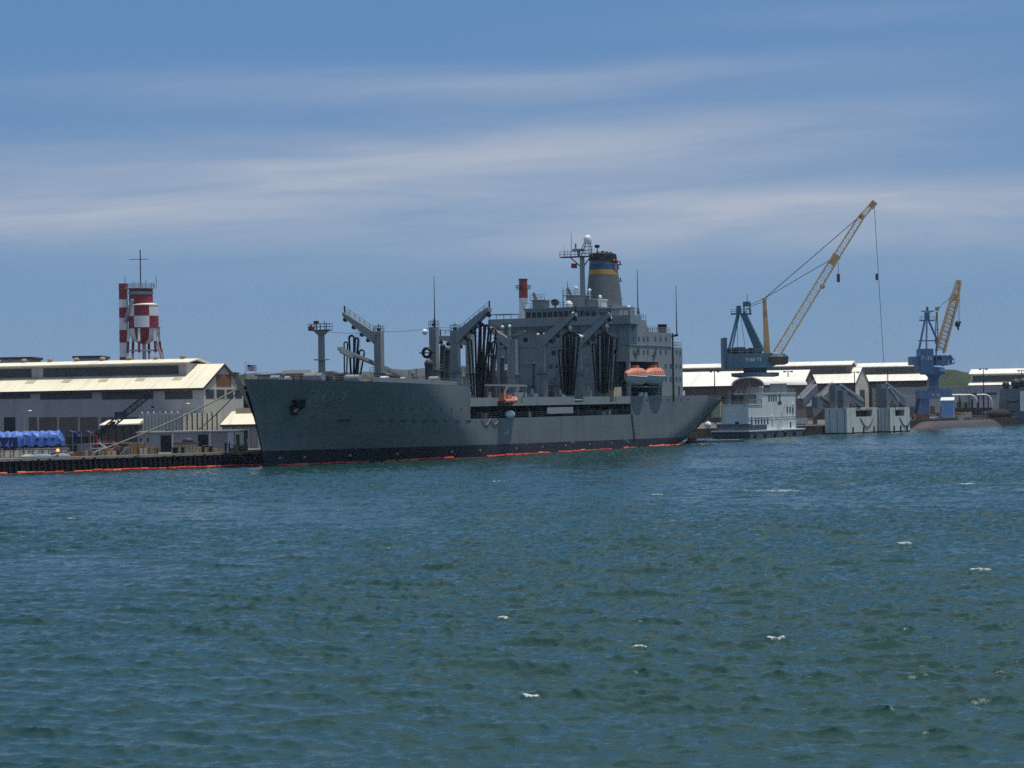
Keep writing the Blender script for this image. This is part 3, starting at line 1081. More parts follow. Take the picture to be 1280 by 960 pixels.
# ---- kingposts, rig and hoses
def kingpost(px_col, y_base, y_top, t, px_tip, py_tip, w=1.35, hoses=None, arm=True, d=1.45):
    pb = S(px_col, y_base, t)
    s = pb.x
    ztp = S(px_col, y_top, t).z
    zb_ = 9.3 if s > S1 else ztop(s) - 1.0
    zb_ = min(zb_, pb.z)
    zc = zb_ + (ztp - zb_) * 0.45
    m = MB()
    y = -t
    m.hexa([(s - d / 2 - .15, y - w / 2 - .15, zb_), (s + d / 2 + .15, y - w / 2 - .15, zb_), (s + d / 2 + .15, y + w / 2 + .15, zb_), (s - d / 2 - .15, y + w / 2 + .15, zb_)],
           [(s - d / 2 - .1, y - w / 2 - .1, zc), (s + d / 2 + .1, y - w / 2 - .1, zc), (s + d / 2 + .1, y + w / 2 + .1, zc), (s - d / 2 - .1, y + w / 2 + .1, zc)])
    m.box(s - d / 2, s + d / 2, y - w / 2, y + w / 2, zc, ztp)
    kp = m.build('kingpost', 'grey', ship)
    m = MB()
    m.box(s - d / 2 - .6, s + d / 2 + .6, y - w / 2 - .6, y + w / 2 + .6, zc - .08, zc)
    m.rail([(s - d / 2 - .6, y - w / 2 - .6, zc), (s + d / 2 + .6, y - w / 2 - .6, zc), (s + d / 2 + .6, y + w / 2 + .6, zc), (s - d / 2 - .6, y + w / 2 + .6, zc), (s - d / 2 - .6, y - w / 2 - .6, zc)], 1.0, 1.2, .03)
    m.build('work_platform', 'grey', kp)
    m = MB()
    for q in (-.25, .25):
        m.bar((s - d / 2 - .3, y + q, zb_), (s - d / 2 - .3, y + q, ztp), .07)
    zz = zb_
    while zz < ztp:
        m.bar((s - d / 2 - .3, y - .25, zz), (s - d / 2 - .3, y + .25, zz), .05)
        zz += .5
    m.build('ladder', 'steel', kp)
    m = MB()
    m.rail([(s - d / 2, y - w / 2, ztp), (s + d / 2, y - w / 2, ztp), (s + d / 2, y + w / 2, ztp), (s - d / 2, y + w / 2, ztp), (s - d / 2, y - w / 2, ztp)], 1.1, .9, .035)
    m.bar((s, y, ztp), (s, y, ztp + 1.5), .12)
    m.box(s - .25, s + .25, y - .25, y + .25, ztp + .2, ztp + .7)
    m.build('top_railing', 'steel_dark', kp)
    if not arm:
        return kp, V((s, y, ztp))
    tip = Sf(px_tip, py_tip, s)
    m = MB()
    sg = 1 if tip.y > y else -1
    root_lo = V((s, y + sg * w * .45, ztp - 2.2))
    root_hi = V((s, y + sg * w * .1, ztp - .25))
    for q in (-d * .38, d * .38):
        m.hexa([root_lo + V((q - .35, 0, 0)), root_lo + V((q + .35, 0, 0)), root_hi + V((q + .35, 0, 0)), root_hi + V((q - .35, 0, 0))],
               [tip + V((q - .3, 0, -.75)), tip + V((q + .3, 0, -.75)), tip + V((q + .3, -sg * .1, 0)), tip + V((q - .3, -sg * .1, 0))])
    m.bar(tip + V((-d * .5, 0, -.3)), tip + V((d * .5, 0, -.3)), .5, .7)
    am = m.build('outrigger', 'grey', kp)
    m = MB()
    m.rail([root_hi + V((0, sg * .8, .1)), tip + V((0, 0, .05))], 1.05, 1.15, .03)
    m.bar(tip + V((0, sg * .15, -.9)), tip + V((0, sg * .15, 1.3)), .18)
    m.build('catwalk_railing', 'steel_dark', am)
    for q in (.25, .45, .72, 1.0):
        m = MB()
        p = (root_lo + V((0, 0, 0))).lerp(tip + V((0, 0, -.75)), q)
        m.cyl(p + V((-.2, 0, -.5)), p + V((.2, 0, -.5)), .42, n=10)
        m.bar(p, p + V((0, 0, -.5)), .12)
        m.build('sheave', 'steel_dark', am, True)
    # hoses hang in loops from saddles beneath the outrigger
    for i, (q, ytp, yb, th, lean) in enumerate(hoses or []):
        pt = Sf(px_tip + q, ytp, s)
        pb2 = Sf(px_tip + q + lean, yb, s)
        m = MB()
        zb2 = max(pb2.z, (ZM + .2 if False else zb_))
        top = V((s + (i % 3 - 1) * .7, pt.y, pt.z))
        wv = .36 + .14 * (i % 2)
        n_ = 8
        ln = []
        bot = V((top.x, pb2.y, zb2))
        for j in range(9):
            f = j / 8
            ln.append(bot.lerp(top, f) + V((0, -wv * f, 0)))
        for j in range(1, n_):
            an = math.pi * j / n_
            ln.append(top + V((0, -wv * math.cos(an), wv * math.sin(an))))
        bot2 = bot + V((0, wv * 1.2, 0))
        for j in range(9):
            f = j / 8
            ln.append((top + V((0, wv, 0))).lerp(bot2, f))
        m.tube(ln, th * 1.08, 6)
        m.build('fuel_hose', 'black', ship, True)
    m = MB()
    for q in (-1.5, 0.5, 1.2):
        a = tip.lerp(root_lo, .25 + .15 * abs(q)) + V((q * .4, 0, 0))
        m.bar(a, V((a.x, a.y, zb_ + 1)), .035)
    m.build('span_wire', 'rope_dark', kp)
    return kp, tip


HP = [(-16, 418, 494, .17, 6), (-9, 411, 496, .20, 3), (-5, 409, 497, .21, 1), (0, 408, 497, .21, -3), (5, 410, 495, .19, -6), (9, 416, 480, .16, -5)]
# forward station
kingpost(474.5, 474, 415, -7.5, 431.5, 391, hoses=[(3, 430, 470, .13, 1), (8, 423, 471, .20, 3), (12, 425, 471, .20, -1), (23, 441, 470, .15, -2)])
kingpost(570, 482, 414, 7.5, 611, 385, hoses=[(-22, 427, 494, .15, 6), (-14, 412, 496, .19, 3), (-10, 409, 497, .21, 1), (-6, 409, 497, .21, -3), (-2, 409, 495, .19, -6), (4, 414, 480, .16, -5)])
# middle station
kingpost(588, 484, 418, -7.5, 551, 420, w=1.2, hoses=[(4, 434, 470, .18, 0), (10, 440, 470, .18, -1)])
kingpost(678, 490, 419, 7.5, 719, 391, hoses=[(-17, 440, 490, .16, 5), (-12, 421, 492, .22, 2), (-9, 419, 493, .23, 1), (-6, 418, 494, .23, 0), (-3, 418, 494, .23, -2), (0, 421, 494, .2, -4), (3, 436, 480, .14, -2)])
# after station
kingpost(643, 484, 424, -7.5, 612, 408, w=1.25, hoses=[(2, 430, 478, .17, 1), (6, 430, 478, .17, -1)])
kingpost(724, 494, 422, 7.5, 762, 392, hoses=[(-18, 432, 488, .17, 5), (-12, 421, 490, .2, 2), (-8, 417, 492, .22, 1), (-4, 418, 492, .22, -1), (0, 421, 491, .2, -3), (5, 424, 488, .15, -2)])
# centre line mast between the stations, with a tall whip
kp, tp = kingpost(543.5, 478, 409, 1.0, 0, 0, w=1.35, arm=False)
m = MB()
a = S(543.5, 409, 1.0)
m.cyl((a.x, a.y, a.z), (a.x, a.y, S(541.5, 345, 1).z), .12, .04, 6)
m.build('whip_antenna', 'steel_dark', ship)
p = S(533.5, 441, 1.0)
m = MB()
pts = [p + V((0, .75 * math.cos(w_), .8 * math.sin(w_))) for w_ in [2 * math.pi * i / 18 for i in range(19)]]
m.tube(pts, .3, 6)
m.bar(p + V((0, -1.6, 0)), p + V((0, 1.5, 0)), .2)
m.build('hose_reel', 'black', ship, True)
p = S(531, 415, 1.0)
m = MB()
m.ball(p, .55)
m.bar(p, V((p.x, a.y, p.z)), .15)
m.build('floodlight', 'white', ship, True)
for px, yt, w in ((553.5, 433, .55), (559.5, 438, .75), (616, 445, .6), (628, 448, .5), (536, 455, .9), (667, 455, .4), (606, 455, .5)):
    p = S(px, 476, 2.0)
    q = S(px, yt, 2.0)
    m = MB()
    m.cyl((p.x, p.y, 9.3 if p.x > S1 else ztop(p.x) - 1), (q.x, q.y, q.z), w * .9, w * .75, 10)
    m.ball((q.x, q.y, q.z), w * .95, 10, 6)
    m.build('ventilator', 'steel_dark', ship, True)
# standing wires between the posts
def top_of(px, py, t):
    p = S(px, py, t)
    return V((p.x, p.y, p.z))
for a, b in ((top_of(474.5, 414, -7.5), top_of(543.5, 409, 1)), (top_of(570, 413, 7.5), top_of(543.5, 409, 1)), (top_of(570, 413, 7.5), top_of(678, 419, 7.5)), (top_of(588, 418, -7.5), top_of(643, 424, -7.5)),
             (top_of(402.5, 414, 0), top_of(474.5, 414, -7.5)), (top_of(678, 419, 7.5), top_of(724, 421, 7.5)), (top_of(543.5, 409, 1), V((S2, 2, 25))), (top_of(612, 408, -14), V((S2, 8, 24)))):
    m = MB()
    m.tube(arc(a, b, .35, 8), .035, 4)
    m.build('standing_wire', 'rope_dark', ship)
# light rig on the deck between the stations
for px, yt, hh in ((521, 466, 3), (529, 462, 3), (512, 468, 2), (585, 470, 3), (592, 466, 2), (612, 470, 3), (622, 473, 3), (633, 470, 3), (655, 478, 3), (665, 482, 3), (690, 484, 3), (700, 482, 3), (736, 484, 3), (745, 482, 3)):
    p = S(px, yt, rng.uniform(4, 11))
    zb_ = 9.3 if p.x > S1 else ztop(p.x) - 1
    m = MB()
    m.box(p.x - 1.1, p.x + 1.1, p.y - .8, p.y + .8, zb_, zb_ + rng.uniform(1.2, 2.6))
    m.cyl((p.x, p.y, zb_), (p.x, p.y, zb_ + rng.uniform(2, 4)), .25, n=8)
    m.build('deck_machinery', rng.choice(['grey', 'steel_dark', 'grey', 'grey_light', 'steel']), ship)
# deck pipework
m = MB()
for i in range(9):
    y = -11.5 + i * 2.6
    m.cyl((S1 + 2, y, 9.8), (S2 - 6, y, 9.8), .22, n=6)
m.build('cargo_pipes', 'grey', ship).name = 'cargo_pipework'
# pale walkway over the deck
m = MB()
a, b = S(586, 481.5, 10.5), S(653, 482.5, 10.5)
m.box(a.x, b.x, -11.0, -10.2, a.z - .12, a.z + .12)
for k in range(7):
    x = a.x + (b.x - a.x) * k / 6
    m.bar((x, -10.6, 9.3), (x, -10.6, a.z), .16)
m.build('raised_walkway', 'grey_light', ship)
# forward light mast
pm = S(402.5, 472, 0)
zt = S(402.5, 419, 0).z
m = MB()
m.cyl((pm.x, 0, 12.3), (pm.x, 0, zt), .62, .55, 14)
m.cyl((pm.x, 0, zt), (pm.x, 0, zt + .75), .6, 1.4, 14)
fm = m.build('foremast', 'grey', ship, True)
m = MB()
m.box(pm.x - 1.0, pm.x + 1.0, -1.55, 1.9, zt + .75, zt + .9)
m.rail([(pm.x - 1.0, -1.55, zt + .9), (pm.x + 1.0, -1.55, zt + .9), (pm.x + 1.0, 1.9, zt + .9), (pm.x - 1.0, 1.9, zt + .9), (pm.x - 1.0, -1.55, zt + .9)], 1.0, 1.0, .03)
m.bar((pm.x, .9, zt + .9), (pm.x, .9, zt + 2.1), .15)
m.box(pm.x - .3, pm.x + .3, .55, 1.25, zt + 2.0, zt + 2.4)
m.bar((pm.x, -.6, zt + .9), (pm.x, -.6, zt + 2.4), .08)
m.build('platform', 'steel_dark', fm)
m = MB()
m.box(pm.x - 1.0, pm.x - .2, 1.2, 1.9, zt + .9, zt + 1.4)
m.ball((pm.x - .6, 1.6, zt + 1.6), .25, 10, 6)
m.build('signal_lamp', 'red', fm, True)
m = MB()
m.box(pm.x - 1.0, pm.x + 1.0, -1.0, 1.0, zt - 4.2, zt - 4.0)
m.build('lower_platform', 'grey', fm)
# derrick boom lying across the forecastle
a, b = S(424, 435.5, -9.5), S(514, 474.5, -9.5)
m = MB()
m.bar(a, b, .8, .55)
m.bar(a + V((0, -.3, -.5)), a.lerp(b, .15) + V((0, -.3, -.7)), .5, .5)
m.build('derrick_boom', 'grey_light', ship)

# ---- deckhouse
ZD = 9.3
ZBR = 25.2      # bridge deck
house_parts = MB()
h = house_parts
h.box(S2, 140.5, -BM + .05, BM - .05, 17.6, ZBR)
h.box(140.5, 150, -BM + .05, BM - .05, 17.6, 23.8)
h.box(150, 158.2, -BM + .05, BM - .05, ZD, 23.8)
h.box(158.2, S3, -BM + .05, BM - .05, ZD, 20.8)
h.box(S2 + .02, 150, -8.5, 8.5, ZD, 17.6)                 # set back behind the boats
h.box(S2 - .02, S2 + 2.2, -11.4, 11.4, ZD, 17.6)
for y in (-14.7, 14.0):
    h.box(S2, S2 + .8, y, y + .7, ZD, 17.6)
house = h.build('deckhouse', 'grey', ship)
m = MB()
ww = 15.7
m.box(S2 - 1.6, S2 + 4.6, -ww, ww, ZBR, ZBR + .3)
m.box(S2 - 1.6, S2 - 1.45, -ww, ww, ZBR + .3, ZBR + 1.75)
for sd in (-1, 1):
    y0, y1 = sorted((sd * ww, sd * (ww - .12)))
    m.box(S2 - 1.45, S2 + 4.6, y0, y1, ZBR + .3, ZBR + 1.75)
m.build('bridge_wing', 'grey', house)
m = MB()
for sd in (-1, 1):
    m.bar((S2 + 2, sd * ww * .985, ZBR - .05), (S2 + 2, sd * (BM - 1.2), ZBR - 3.0), .3)
m.build('wing_brace', 'grey', house)
m = MB()
m.rail([(S2 - 1.5, ww - .1, ZBR + 1.75), (S2 - 1.5, 9.0, ZBR + 1.75)], .9, 1.5, .05, 1)
m.build('wing_railing', 'steel', house)
m = MB()
m.rail([(S2 + 4, -ww + .1, ZBR + 1.75), (S2 - 1.5, -ww + .1, ZBR + 1.75), (S2 - 1.5, -5.5, ZBR + 1.75)], .9, 1.5, .05, 1)
m.build('wing_railing', 'steel', house)
m = MB()
m.box(S2 - 1.55, S2 + 3.5, 10.5, 15.6, ZBR + 2.7, ZBR + 2.82)
m.box(S2 - 1.55, S2 + 4.5, -15.6, -8.6, ZBR + 3.1, ZBR + 3.22)
for y in (-15.4, -13.2, -11, -8.8):
    for x in (S2 - 1.4, S2 + 4.2):
        m.bar((x, y, ZBR + .3), (x, y, ZBR + 3.1), .12)
m.build('wing_awning', 'grey_light', house)
# wheelhouse
m = MB()
m.box(S2 - .6, S2 + 11, -8.2, 8.0, ZBR + .3, ZBR + 3.55)
m.box(S2 - .9, S2 + 11.2, -8.5, 8.3, ZBR + 3.55, ZBR + 3.8)
wheel = m.build('wheelhouse', 'grey', ship)
for i in range(13):
    y = -7.3 + i * 1.2
    m = MB()
    m.box(S2 - .66, S2 - .55, y - .45, y + .45, ZBR + 1.9, ZBR + 3.0)
    m.build('window', 'glass', wheel)
m = MB()
zr = ZBR + 3.8
m.rail([(S2 - .8, 8.2, zr), (S2 - .8, -8.4, zr), (S2 + 11, -8.4, zr)], 1.0, 1.6, .035)
m.build('roof_railing', 'steel', wheel)
# front and side windows of the house
for px, py in ((657, 407.5), (692, 425), (692, 441), (688, 458), (696.5, 458), (657, 425), (735, 423), (741, 424), (770, 440), (640, 441)):
    p = Sf(px, py, S2)
    m = MB()
    m.box(S2 - .05, S2 + .1, p.y - .42, p.y + .42, p.z - .45, p.z + .45)
    m.build('window', 'glass', house)
for py, xs in ((423.5, (792.5, 799, 805, 810, 819.5, 826, 832.5)), (440, (792.5, 799, 805, 810, 819.5, 826, 832.5, 846)), (457.5, (832.5, 838.5, 846, 850.5)), (473.5, (832.5, 838.5, 846, 850.5)), (441, (850.5,))):
    for px in xs:
        p = S(px, py, BM)
        if p.z > 23.3 and p.x > 140 or p.z < 17.8 and p.x < 150:
            continue
        m = MB()
        m.box(p.x - .5, p.x + .5, -BM - .0, -BM + .2, p.z - .42, p.z + .42)
        m.build('window', 'glass', house)
# doors and ladders on the front
for px, py in ((700, 486), (780, 488)):
    p = Sf(px, py, S2)
    m = MB()
    m.box(S2 - .06, S2 + .1, p.y - .5, p.y + .5, ZD + .3, ZD + 2.3)
    m.build('door', 'grey_dark', house)
m = MB()
p0, p1 = S(843, 420, BM + .15), S(842, 492, BM + .15)
m.bar((p1.x, -BM - .15, ZD), (p1.x, -BM - .15, 23.8), .35, .12)
m.bar((p1.x + .3, -BM - .15, ZD), (p1.x + .3, -BM - .15, 23.8), .12)
m.build('drain_pipe', 'grey_dark', house)
# deck lines, pipes, ladders and more doors on the house
for z in (13.2, 17.0, 20.9):
    m = MB()
    m.box(S2 - .14, S2 - .03, -11.3 if z < 17.4 else -BM, 11.3 if z < 17.4 else BM, z, z + .16)
    m.build('deck_line', 'grey', house)
    if z > 17.5:
        m = MB()
        m.box(S2, S3 if z < 20.8 else 158, -BM - .08, -BM + .06, z, z + .14)
        m.build('deck_line', 'grey', house)
for y, z0, z1 in ((-9.3, ZD, 24.9), (-3.6, ZD, 24.9), (-3.2, ZD, 20), (5.2, ZD, 24.9), (9.8, ZD, 22), (12.6, 17.6, 24.9), (-12.2, 17.6, 24.9)):
    m = MB()
    m.cyl((S2 - .22, y, z0), (S2 - .22, y, z1), .11, n=6)
    m.build('pipe', 'grey', house)
for y0, y1, z0 in ((7.0, 9.4, ZD), (-6.0, -8.4, ZD), (2.5, .1, 13.3)):
    m = MB()
    for dx in (-.35, -1.05):
        m.bar((S2 + dx, y0, z0), (S2 + dx, y1, z0 + 3.8), .12, .25)
    for k in range(10):
        f = (k + .5) / 10
        m.bar((S2 - .35, y0 + (y1 - y0) * f, z0 + 3.8 * f), (S2 - 1.05, y0 + (y1 - y0) * f, z0 + 3.8 * f), .08)
    m.build('ladder', 'steel', house)
m = MB()
m.box(S2 - 1.2, S2 - .03, -2, 9.5, 13.15, 13.28)
m.rail([(S2 - 1.15, -2, 13.28), (S2 - 1.15, 9.5, 13.28)], 1.0, 1.4, .03)
m.build('front_gallery', 'grey', house)
for y, z in ((4.0, 13.3), (-1.0, 13.3), (3.0, ZD + .2), (-5.2, ZD + .2), (10.5, ZD + .2)):
    m = MB()
    m.box(S2 - .07, S2 + .1, y - .45, y + .45, z + .15, z + 2.1)
    m.build('door', 'grey_dark', house)
for px, py in ((826, 489), (849, 487)):
    p = S(px, py, BM)
    m = MB()
    m.box(p.x - .5, p.x + .5, -BM - .01, -BM + .2, ZD + 1.3, ZD + 3.2)
    m.build('door', 'grey_dark', house)
# boat deck slab and overhead
m = MB()
for sd in (-1, 1):
    y0, y1 = sorted((sd * (BM - .02), sd * 8.6))
    m = MB()
    m.box(S2 + 2.3, 150.2, y0, y1, 12.3, 12.5)
    m.build('boat_deck', 'grey', house)
# upper works abaft the bridge
m = MB()
m.box(141.5, 147, -13.4, -8, 23.8, 26.3)
m.box(148, 150, -12.5, -9, 23.8, 25.3)
m.box(140.5, 149, -7.9, 9, 23.8, 27.0)
m.rail([(140.6, -14.6, 23.8), (150, -14.6, 23.8)], 1.1, 1.3, .04)
m.rail([(141.5, -13.3, 26.3), (147, -13.3, 26.3)], 1.1, 1.3, .04)
m.rail([(150.2, -14.6, 23.8), (158, -14.6, 23.8), (158, 0, 23.8)], 1.1, 1.3, .04)
m.rail([(158.4, -14.6, 20.8), (164.8, -14.6, 20.8), (164.8, 14.6, 20.8)], 1.1, 1.3, .04)
m.build('upper_works', 'grey', house)
p = S(828, 417, 11)
m = MB()
m.cyl((p.x, p.y, 23.8), (p.x, p.y, 25.3), .9, n=12)
vt = m.build('exhaust_vent', 'red', house, True)
m = MB()
m.cyl((p.x, p.y, 25.3), (p.x, p.y, 25.9), 1.0, n=12)
m.build('vent_cap', 'black', vt, True)
m = MB()
p = S(804, 413, 12)
m.box(p.x - 1, p.x + 1.3, p.y - .8, p.y + .8, 23.8, p.z + .4)
m.build('orange_locker', 'brick_red', house)
# funnel
fs_ = 157.5
zf = lambda py: S(757, py, 0).z
levels = [(384, 5.2, 3.35, 0), (366, 4.9, 3.15, 0), (350, 4.55, 2.9, 0), (344.2, 4.4, 2.8, 0), (344, 4.4, 2.8, 1), (338.2, 4.25, 2.7, 1), (338, 4.25, 2.7, 2), (331.2, 4.1, 2.6, 2), (331, 4.1, 2.6, 0), (327, 4.0, 2.5, 0), (326.8, 4.15, 2.65, 3), (318.5, 3.9, 2.5, 3), (317, 3.4, 2.1, 3)]
m = MB()
nf = 28
vs = []
for py, a, b, k in levels:
    z = zf(py)
    sh = -0.012 * (z - zf(384)) * 3
    for i in range(nf):
        w_ = 2 * math.pi * i / nf
        cx, sx = math.cos(w_), math.sin(w_)
        vs.append((fs_ + sh + a * math.copysign(abs(cx) ** .8, cx), b * math.copysign(abs(sx) ** .8, sx), z))
i0 = 0
m.v = [V(p) for p in vs]
for j in range(len(levels) - 1):
    for i in range(nf):
        m.f.append([j * nf + i, j * nf + (i + 1) % nf, (j + 1) * nf + (i + 1) % nf, (j + 1) * nf + i])
        m.m.append(levels[j][3])
m.f.append([(len(levels) - 1) * nf + i for i in range(nf)])
m.m.append(3)
fun = m.build('funnel', ['funnel_grey', 'yellow_band', 'blue_band', 'black'], ship, True, 30)
m = MB()
m.box(150.6, 163.2, -4.6, 4.6, 20.9, zf(384) + .1)
m.build('funnel_casing', 'grey', ship)
m = MB()
for i in range(5):
    m.cyl((fs_ - 2.6 + i * 1.15, (i % 2 - .5) * 1.6, zf(318)), (fs_ - 2.6 + i * 1.15, (i % 2 - .5) * 1.6, zf(315)), .35, n=8)
m.cyl((fs_ - 2.2, .6, zf(318)), (fs_ - 2.2, .6, zf(307)), .1, n=6)
m.box(fs_ - 2.6, fs_ - 1.8, .2, 1.0, zf(310.5), zf(307))
m.build('exhaust_pipe', 'black', fun, True)
m = MB()
for py in (331, 352, 374):
    p = S(774 + (py - 331) * .06, py, 1.5)
    m.box(fs_ + 3.6, fs_ + 6.2, -1.9, -.9, p.z, p.z + .12)
    m.bar((fs_ + 6.1, -1.4, p.z), (fs_ + 6.1, -1.4, p.z + .9), .2)
m.bar((fs_ + 4.6, -1.6, zf(384)), (fs_ + 3.9, -1.4, zf(327)), .25)
m.build('funnel_ladder', 'steel_dark', fun)
m = MB()
for q in (-.9, .9):
    m.ball((fs_ - .3 + q, -2.75, zf(327.5)), .42, 8, 6)
m.build('obstruction_light', 'red', fun, True)
m = MB()
m.box(fs_ - .5, fs_ + 1.8, -2.85, -2.5, zf(337.6), zf(331.6))
m.build('panel', 'grey_light', fun)
m = MB()
m.box(fs_ + .45, fs_ + 1.0, -2.9, -2.8, zf(337.2), zf(332))
m.build('vent', 'black', fun)
# mainmast with yard, radar and dome
sm = 145.0
zy = S(729, 321, 0).z
zmb = zr
m = MB()
m.cyl((sm, 0, zmb - 3), (sm, 0, zy), .62, .5, 12)
mast = m.build('mainmast', 'grey', ship, True)
yl, yr = Sf(702, 321, sm).y, Sf(740, 321, sm).y
m = MB()
m.box(sm - 1.0, sm + 1.0, yr, yl, zy - .1, zy + .12)
m.rail([(sm - 1, yl, zy), (sm - 1, yr, zy)], 1.1, 1.2, .04)
m.bar((sm, 0, zy - 2.4), (sm, 2.6, zy - .1), .2)
m.bar((sm, 0, zy - 2.4), (sm, -1.9, zy - .1), .2)
m.build('yard', 'steel_dark', mast)
m = MB()
for px, py, w in ((714, 291, .07), (705, 308, .05), (709, 312, .05)):
    p = Sf(px, 321, sm)
    q = Sf(px, py, sm)
    m.cyl((sm, p.y, zy), (sm, q.y, q.z), w, w * .6, 6)
m.build('yard_aerial', 'steel_dark', mast)
m = MB()
zt_ = S(734, 302, 0).z
c0 = Sf(734.5, 302, sm)
for q in ((-1, -1), (1, -1), (1, 1), (-1, 1)):
    m.bar((sm + q[0] * 1.0, q[1] * 1.3 + c0.y * .5, zy), (sm + q[0] * .4, c0.y + q[1] * .4, c0.z), .16)
for k in range(4):
    z = zy + (c0.z - zy) * (k + 1) / 4.5
    w = 1.1 * (1 - .13 * k)
    m.bar((sm - w, c0.y - w, z), (sm + w, c0.y + w, z), .1)
    m.bar((sm + w, c0.y - w, z), (sm - w, c0.y + w, z), .1)
m.build('lattice_top', 'steel', mast)
m = MB()
c1 = Sf(734.5, 297, sm)
m.lathe((sm, c1.y, c1.z - .9), [(.72, -.4), (.8, 0), (.84, .6), (.76, 1.0), (.55, 1.3), (.25, 1.45), (.05, 1.5)], 16)
m.build('radome', 'white', mast, True)
m = MB()
c2 = Sf(723, 312, sm)
m.box(sm - .5, sm + .5, c2.y - 1.2, c2.y + 1.2, c2.z - .3, c2.z + .15)
m.bar((sm, c2.y, zy), (sm, c2.y, c2.z), .4)
m.bar((sm, c2.y + .6, c2.z), (sm, c2.y + .6, c2.z + 1.3), .3)
m.build('radar', 'grey_light', mast)
# monkey island clutter
for px, y0, y1, w, t, nm, mt in ((676, 384, 375, 2.3, 2, 'signal_platform', 'grey'), (694, 384, 378, .7, -1, 'searchlight', 'steel_dark'), (722, 384, 369, 3.6, 0, 'signal_platform', 'grey'),
                                 (735, 386, 374, 2.2, 0, 'radar_hut', 'grey'), (753, 385, 374, .8, 0, 'white_cabinet', 'white'), (711, 384, 381, .2, 0, 'satellite_dome', 'white'), (737, 372, 363, .5, 0, 'satellite_dome', 'white'), (786, 386, 384, .5, 6, 'satellite_dome', 'white'), (720, 368, 360, .35, 0, 'satellite_dome', 'white'), (750, 373, 371, .4, 0, 'satellite_dome', 'white')):
    p, q = S(px, y0, t), S(px, y1, t)
    sx = min(max(p.x, S2 + 2), S2 + 10) if nm != 'white_cabinet' else S2 + 9
    p, q = Sf(px, y0, sx), Sf(px, y1, sx)
    m = MB()
    if nm == 'satellite_dome':
        r = .38 if px != 711 else .85
        m.ball((sx, q.y, q.z), r, 12, 8)
        m.cyl((sx, q.y, zr - .2), (sx, q.y, q.z), .18, n=8)
        m.build(nm, mt, wheel, True)
    elif nm == 'searchlight':
        m.cyl((sx - .6, q.y, q.z), (sx + .6, q.y, q.z), .7, n=12)
        m.cyl((sx, q.y, zr - .2), (sx, q.y, q.z), .2, n=8)
        m.build(nm, mt, wheel, True)
    else:
        m.box(sx - 1.6, sx + 1.6, q.y - w * .55, q.y + w * .55, zr - .2, q.z - .2)
        m.box(sx - 1.9, sx + 1.9, q.y - w * .7, q.y + w * .7, q.z - .2, q.z)
        if nm == 'signal_platform':
            m.rail([(sx - 1.9, q.y - w * .7, q.z), (sx - 1.9, q.y + w * .7, q.z)], 1.0, .8, .04)
            m.bar((sx - 1, q.y + w * .3, q.z), (sx - 1.2, q.y + w * .5, q.z + 1.5), .5, .6)
        m.build(nm, mt, wheel)
# whip aerials
for px0, y0, px1, y1, t in ((797.5, 392, 797, 337, BM), (846, 419, 844.5, 357, BM), (704, 384, 703.5, 360, 3), (710, 384, 709, 352, -2)):
    p, q = S(px0, y0, t), S(px1, y1, t)
    m = MB()
    m.cyl(p, (p.x, p.y, q.z), .13, .05, 6)
    if px0 > 840:
        m.bar((p.x - .4, p.y + .3, p.z), (p.x + .1, p.y, p.z), .5, .4)
        m.bar((p.x - 1, p.y + 1.2, p.z - .3), (p.x + .2, p.y - .2, p.z), .4)
    m.build('whip_antenna', 'steel_dark', ship)
# lights and floods that show on the house front
for px, py, s in ((672.5, 418.5, 120), (680, 418.5, 120), (716, 392, 126), (719, 395, 126), (762, 393, 126), (763, 398, 126), (628, 409, 128), (627, 415, 128), (637, 408, 128), (713, 410, 126), (724, 420, 122), (727, 421, 122), (759, 408, 126)):
    p = Sf(px, py, s)
    m = MB()
    m.ball(p, .38, 8, 6)
    m.bar(p, p + V((0, 0, -.9)), .12)
    m.build('floodlight', 'white', ship, True)
# green and red wing lights
m = MB()
p = Sf(635, 405.5, S2 - 1.7)
m.box(p.x - .3, p.x + .2, p.y - .6, p.y + .6, p.z - .4, p.z + .4)
m.build('side_light', paint('green_lamp', (0.03, 0.28, 0.15), .4), house)
# thin derrick post by the boat station
p = S(637.5, 495, 9)
m = MB()
m.cyl((p.x, p.y, 9.3), (p.x, p.y, S(637, 412, 9).z), .42, .3, 10)
m.cyl((p.x - .1, p.y - .8, 9.3), (p.x - .1, p.y - .7, S(640, 425, 9).z), .2, .16, 8)
m.bar((p.x, p.y, S(637, 421, 9).z), Sf(656, 414, p.x), .35)
m.build('derrick_post', 'grey', ship, True)
# cream locker and davit gear by the boats
p = S(767.5, 497, 13)
q = S(767.5, 484, 13)
m = MB()
m.box(p.x - 2.2, p.x + 2.2, p.y - .8, p.y + .8, 9.3, q.z)
m.build('cream_locker', 'kraft', ship)
for px in (822, 831.5):
    p = S(px, 491, 10.5)
    m = MB()
    m.cyl((p.x, p.y - 1.0, 11.2), (p.x, p.y + 1.0, 11.2), 1.35, n=16)
    m.cyl((p.x, p.y - 1.2, 11.2), (p.x, p.y - 1.0, 11.2), 1.6, n=16)
    m.cyl((p.x, p.y + 1.0, 11.2), (p.x, p.y + 1.2, 11.2), 1.6, n=16)
    m.build('rope_drum', ['grey_light'], ship, True)
for px in (800, 806, 821, 827):
    p = S(px, 495, 14.2)
    m = MB()
    m.bar((p.x - 1.2, p.y, 9.4), (p.x + .6, p.y, 11.1), .7, .5)
    m.build('boat_chock', 'white', ship)
a, b = S(833, 491.5, 13), S(854, 491.5, 13)
m = MB()
m.box(a.x, b.x, -13.4, -12.2, a.z - .5, a.z + .5)
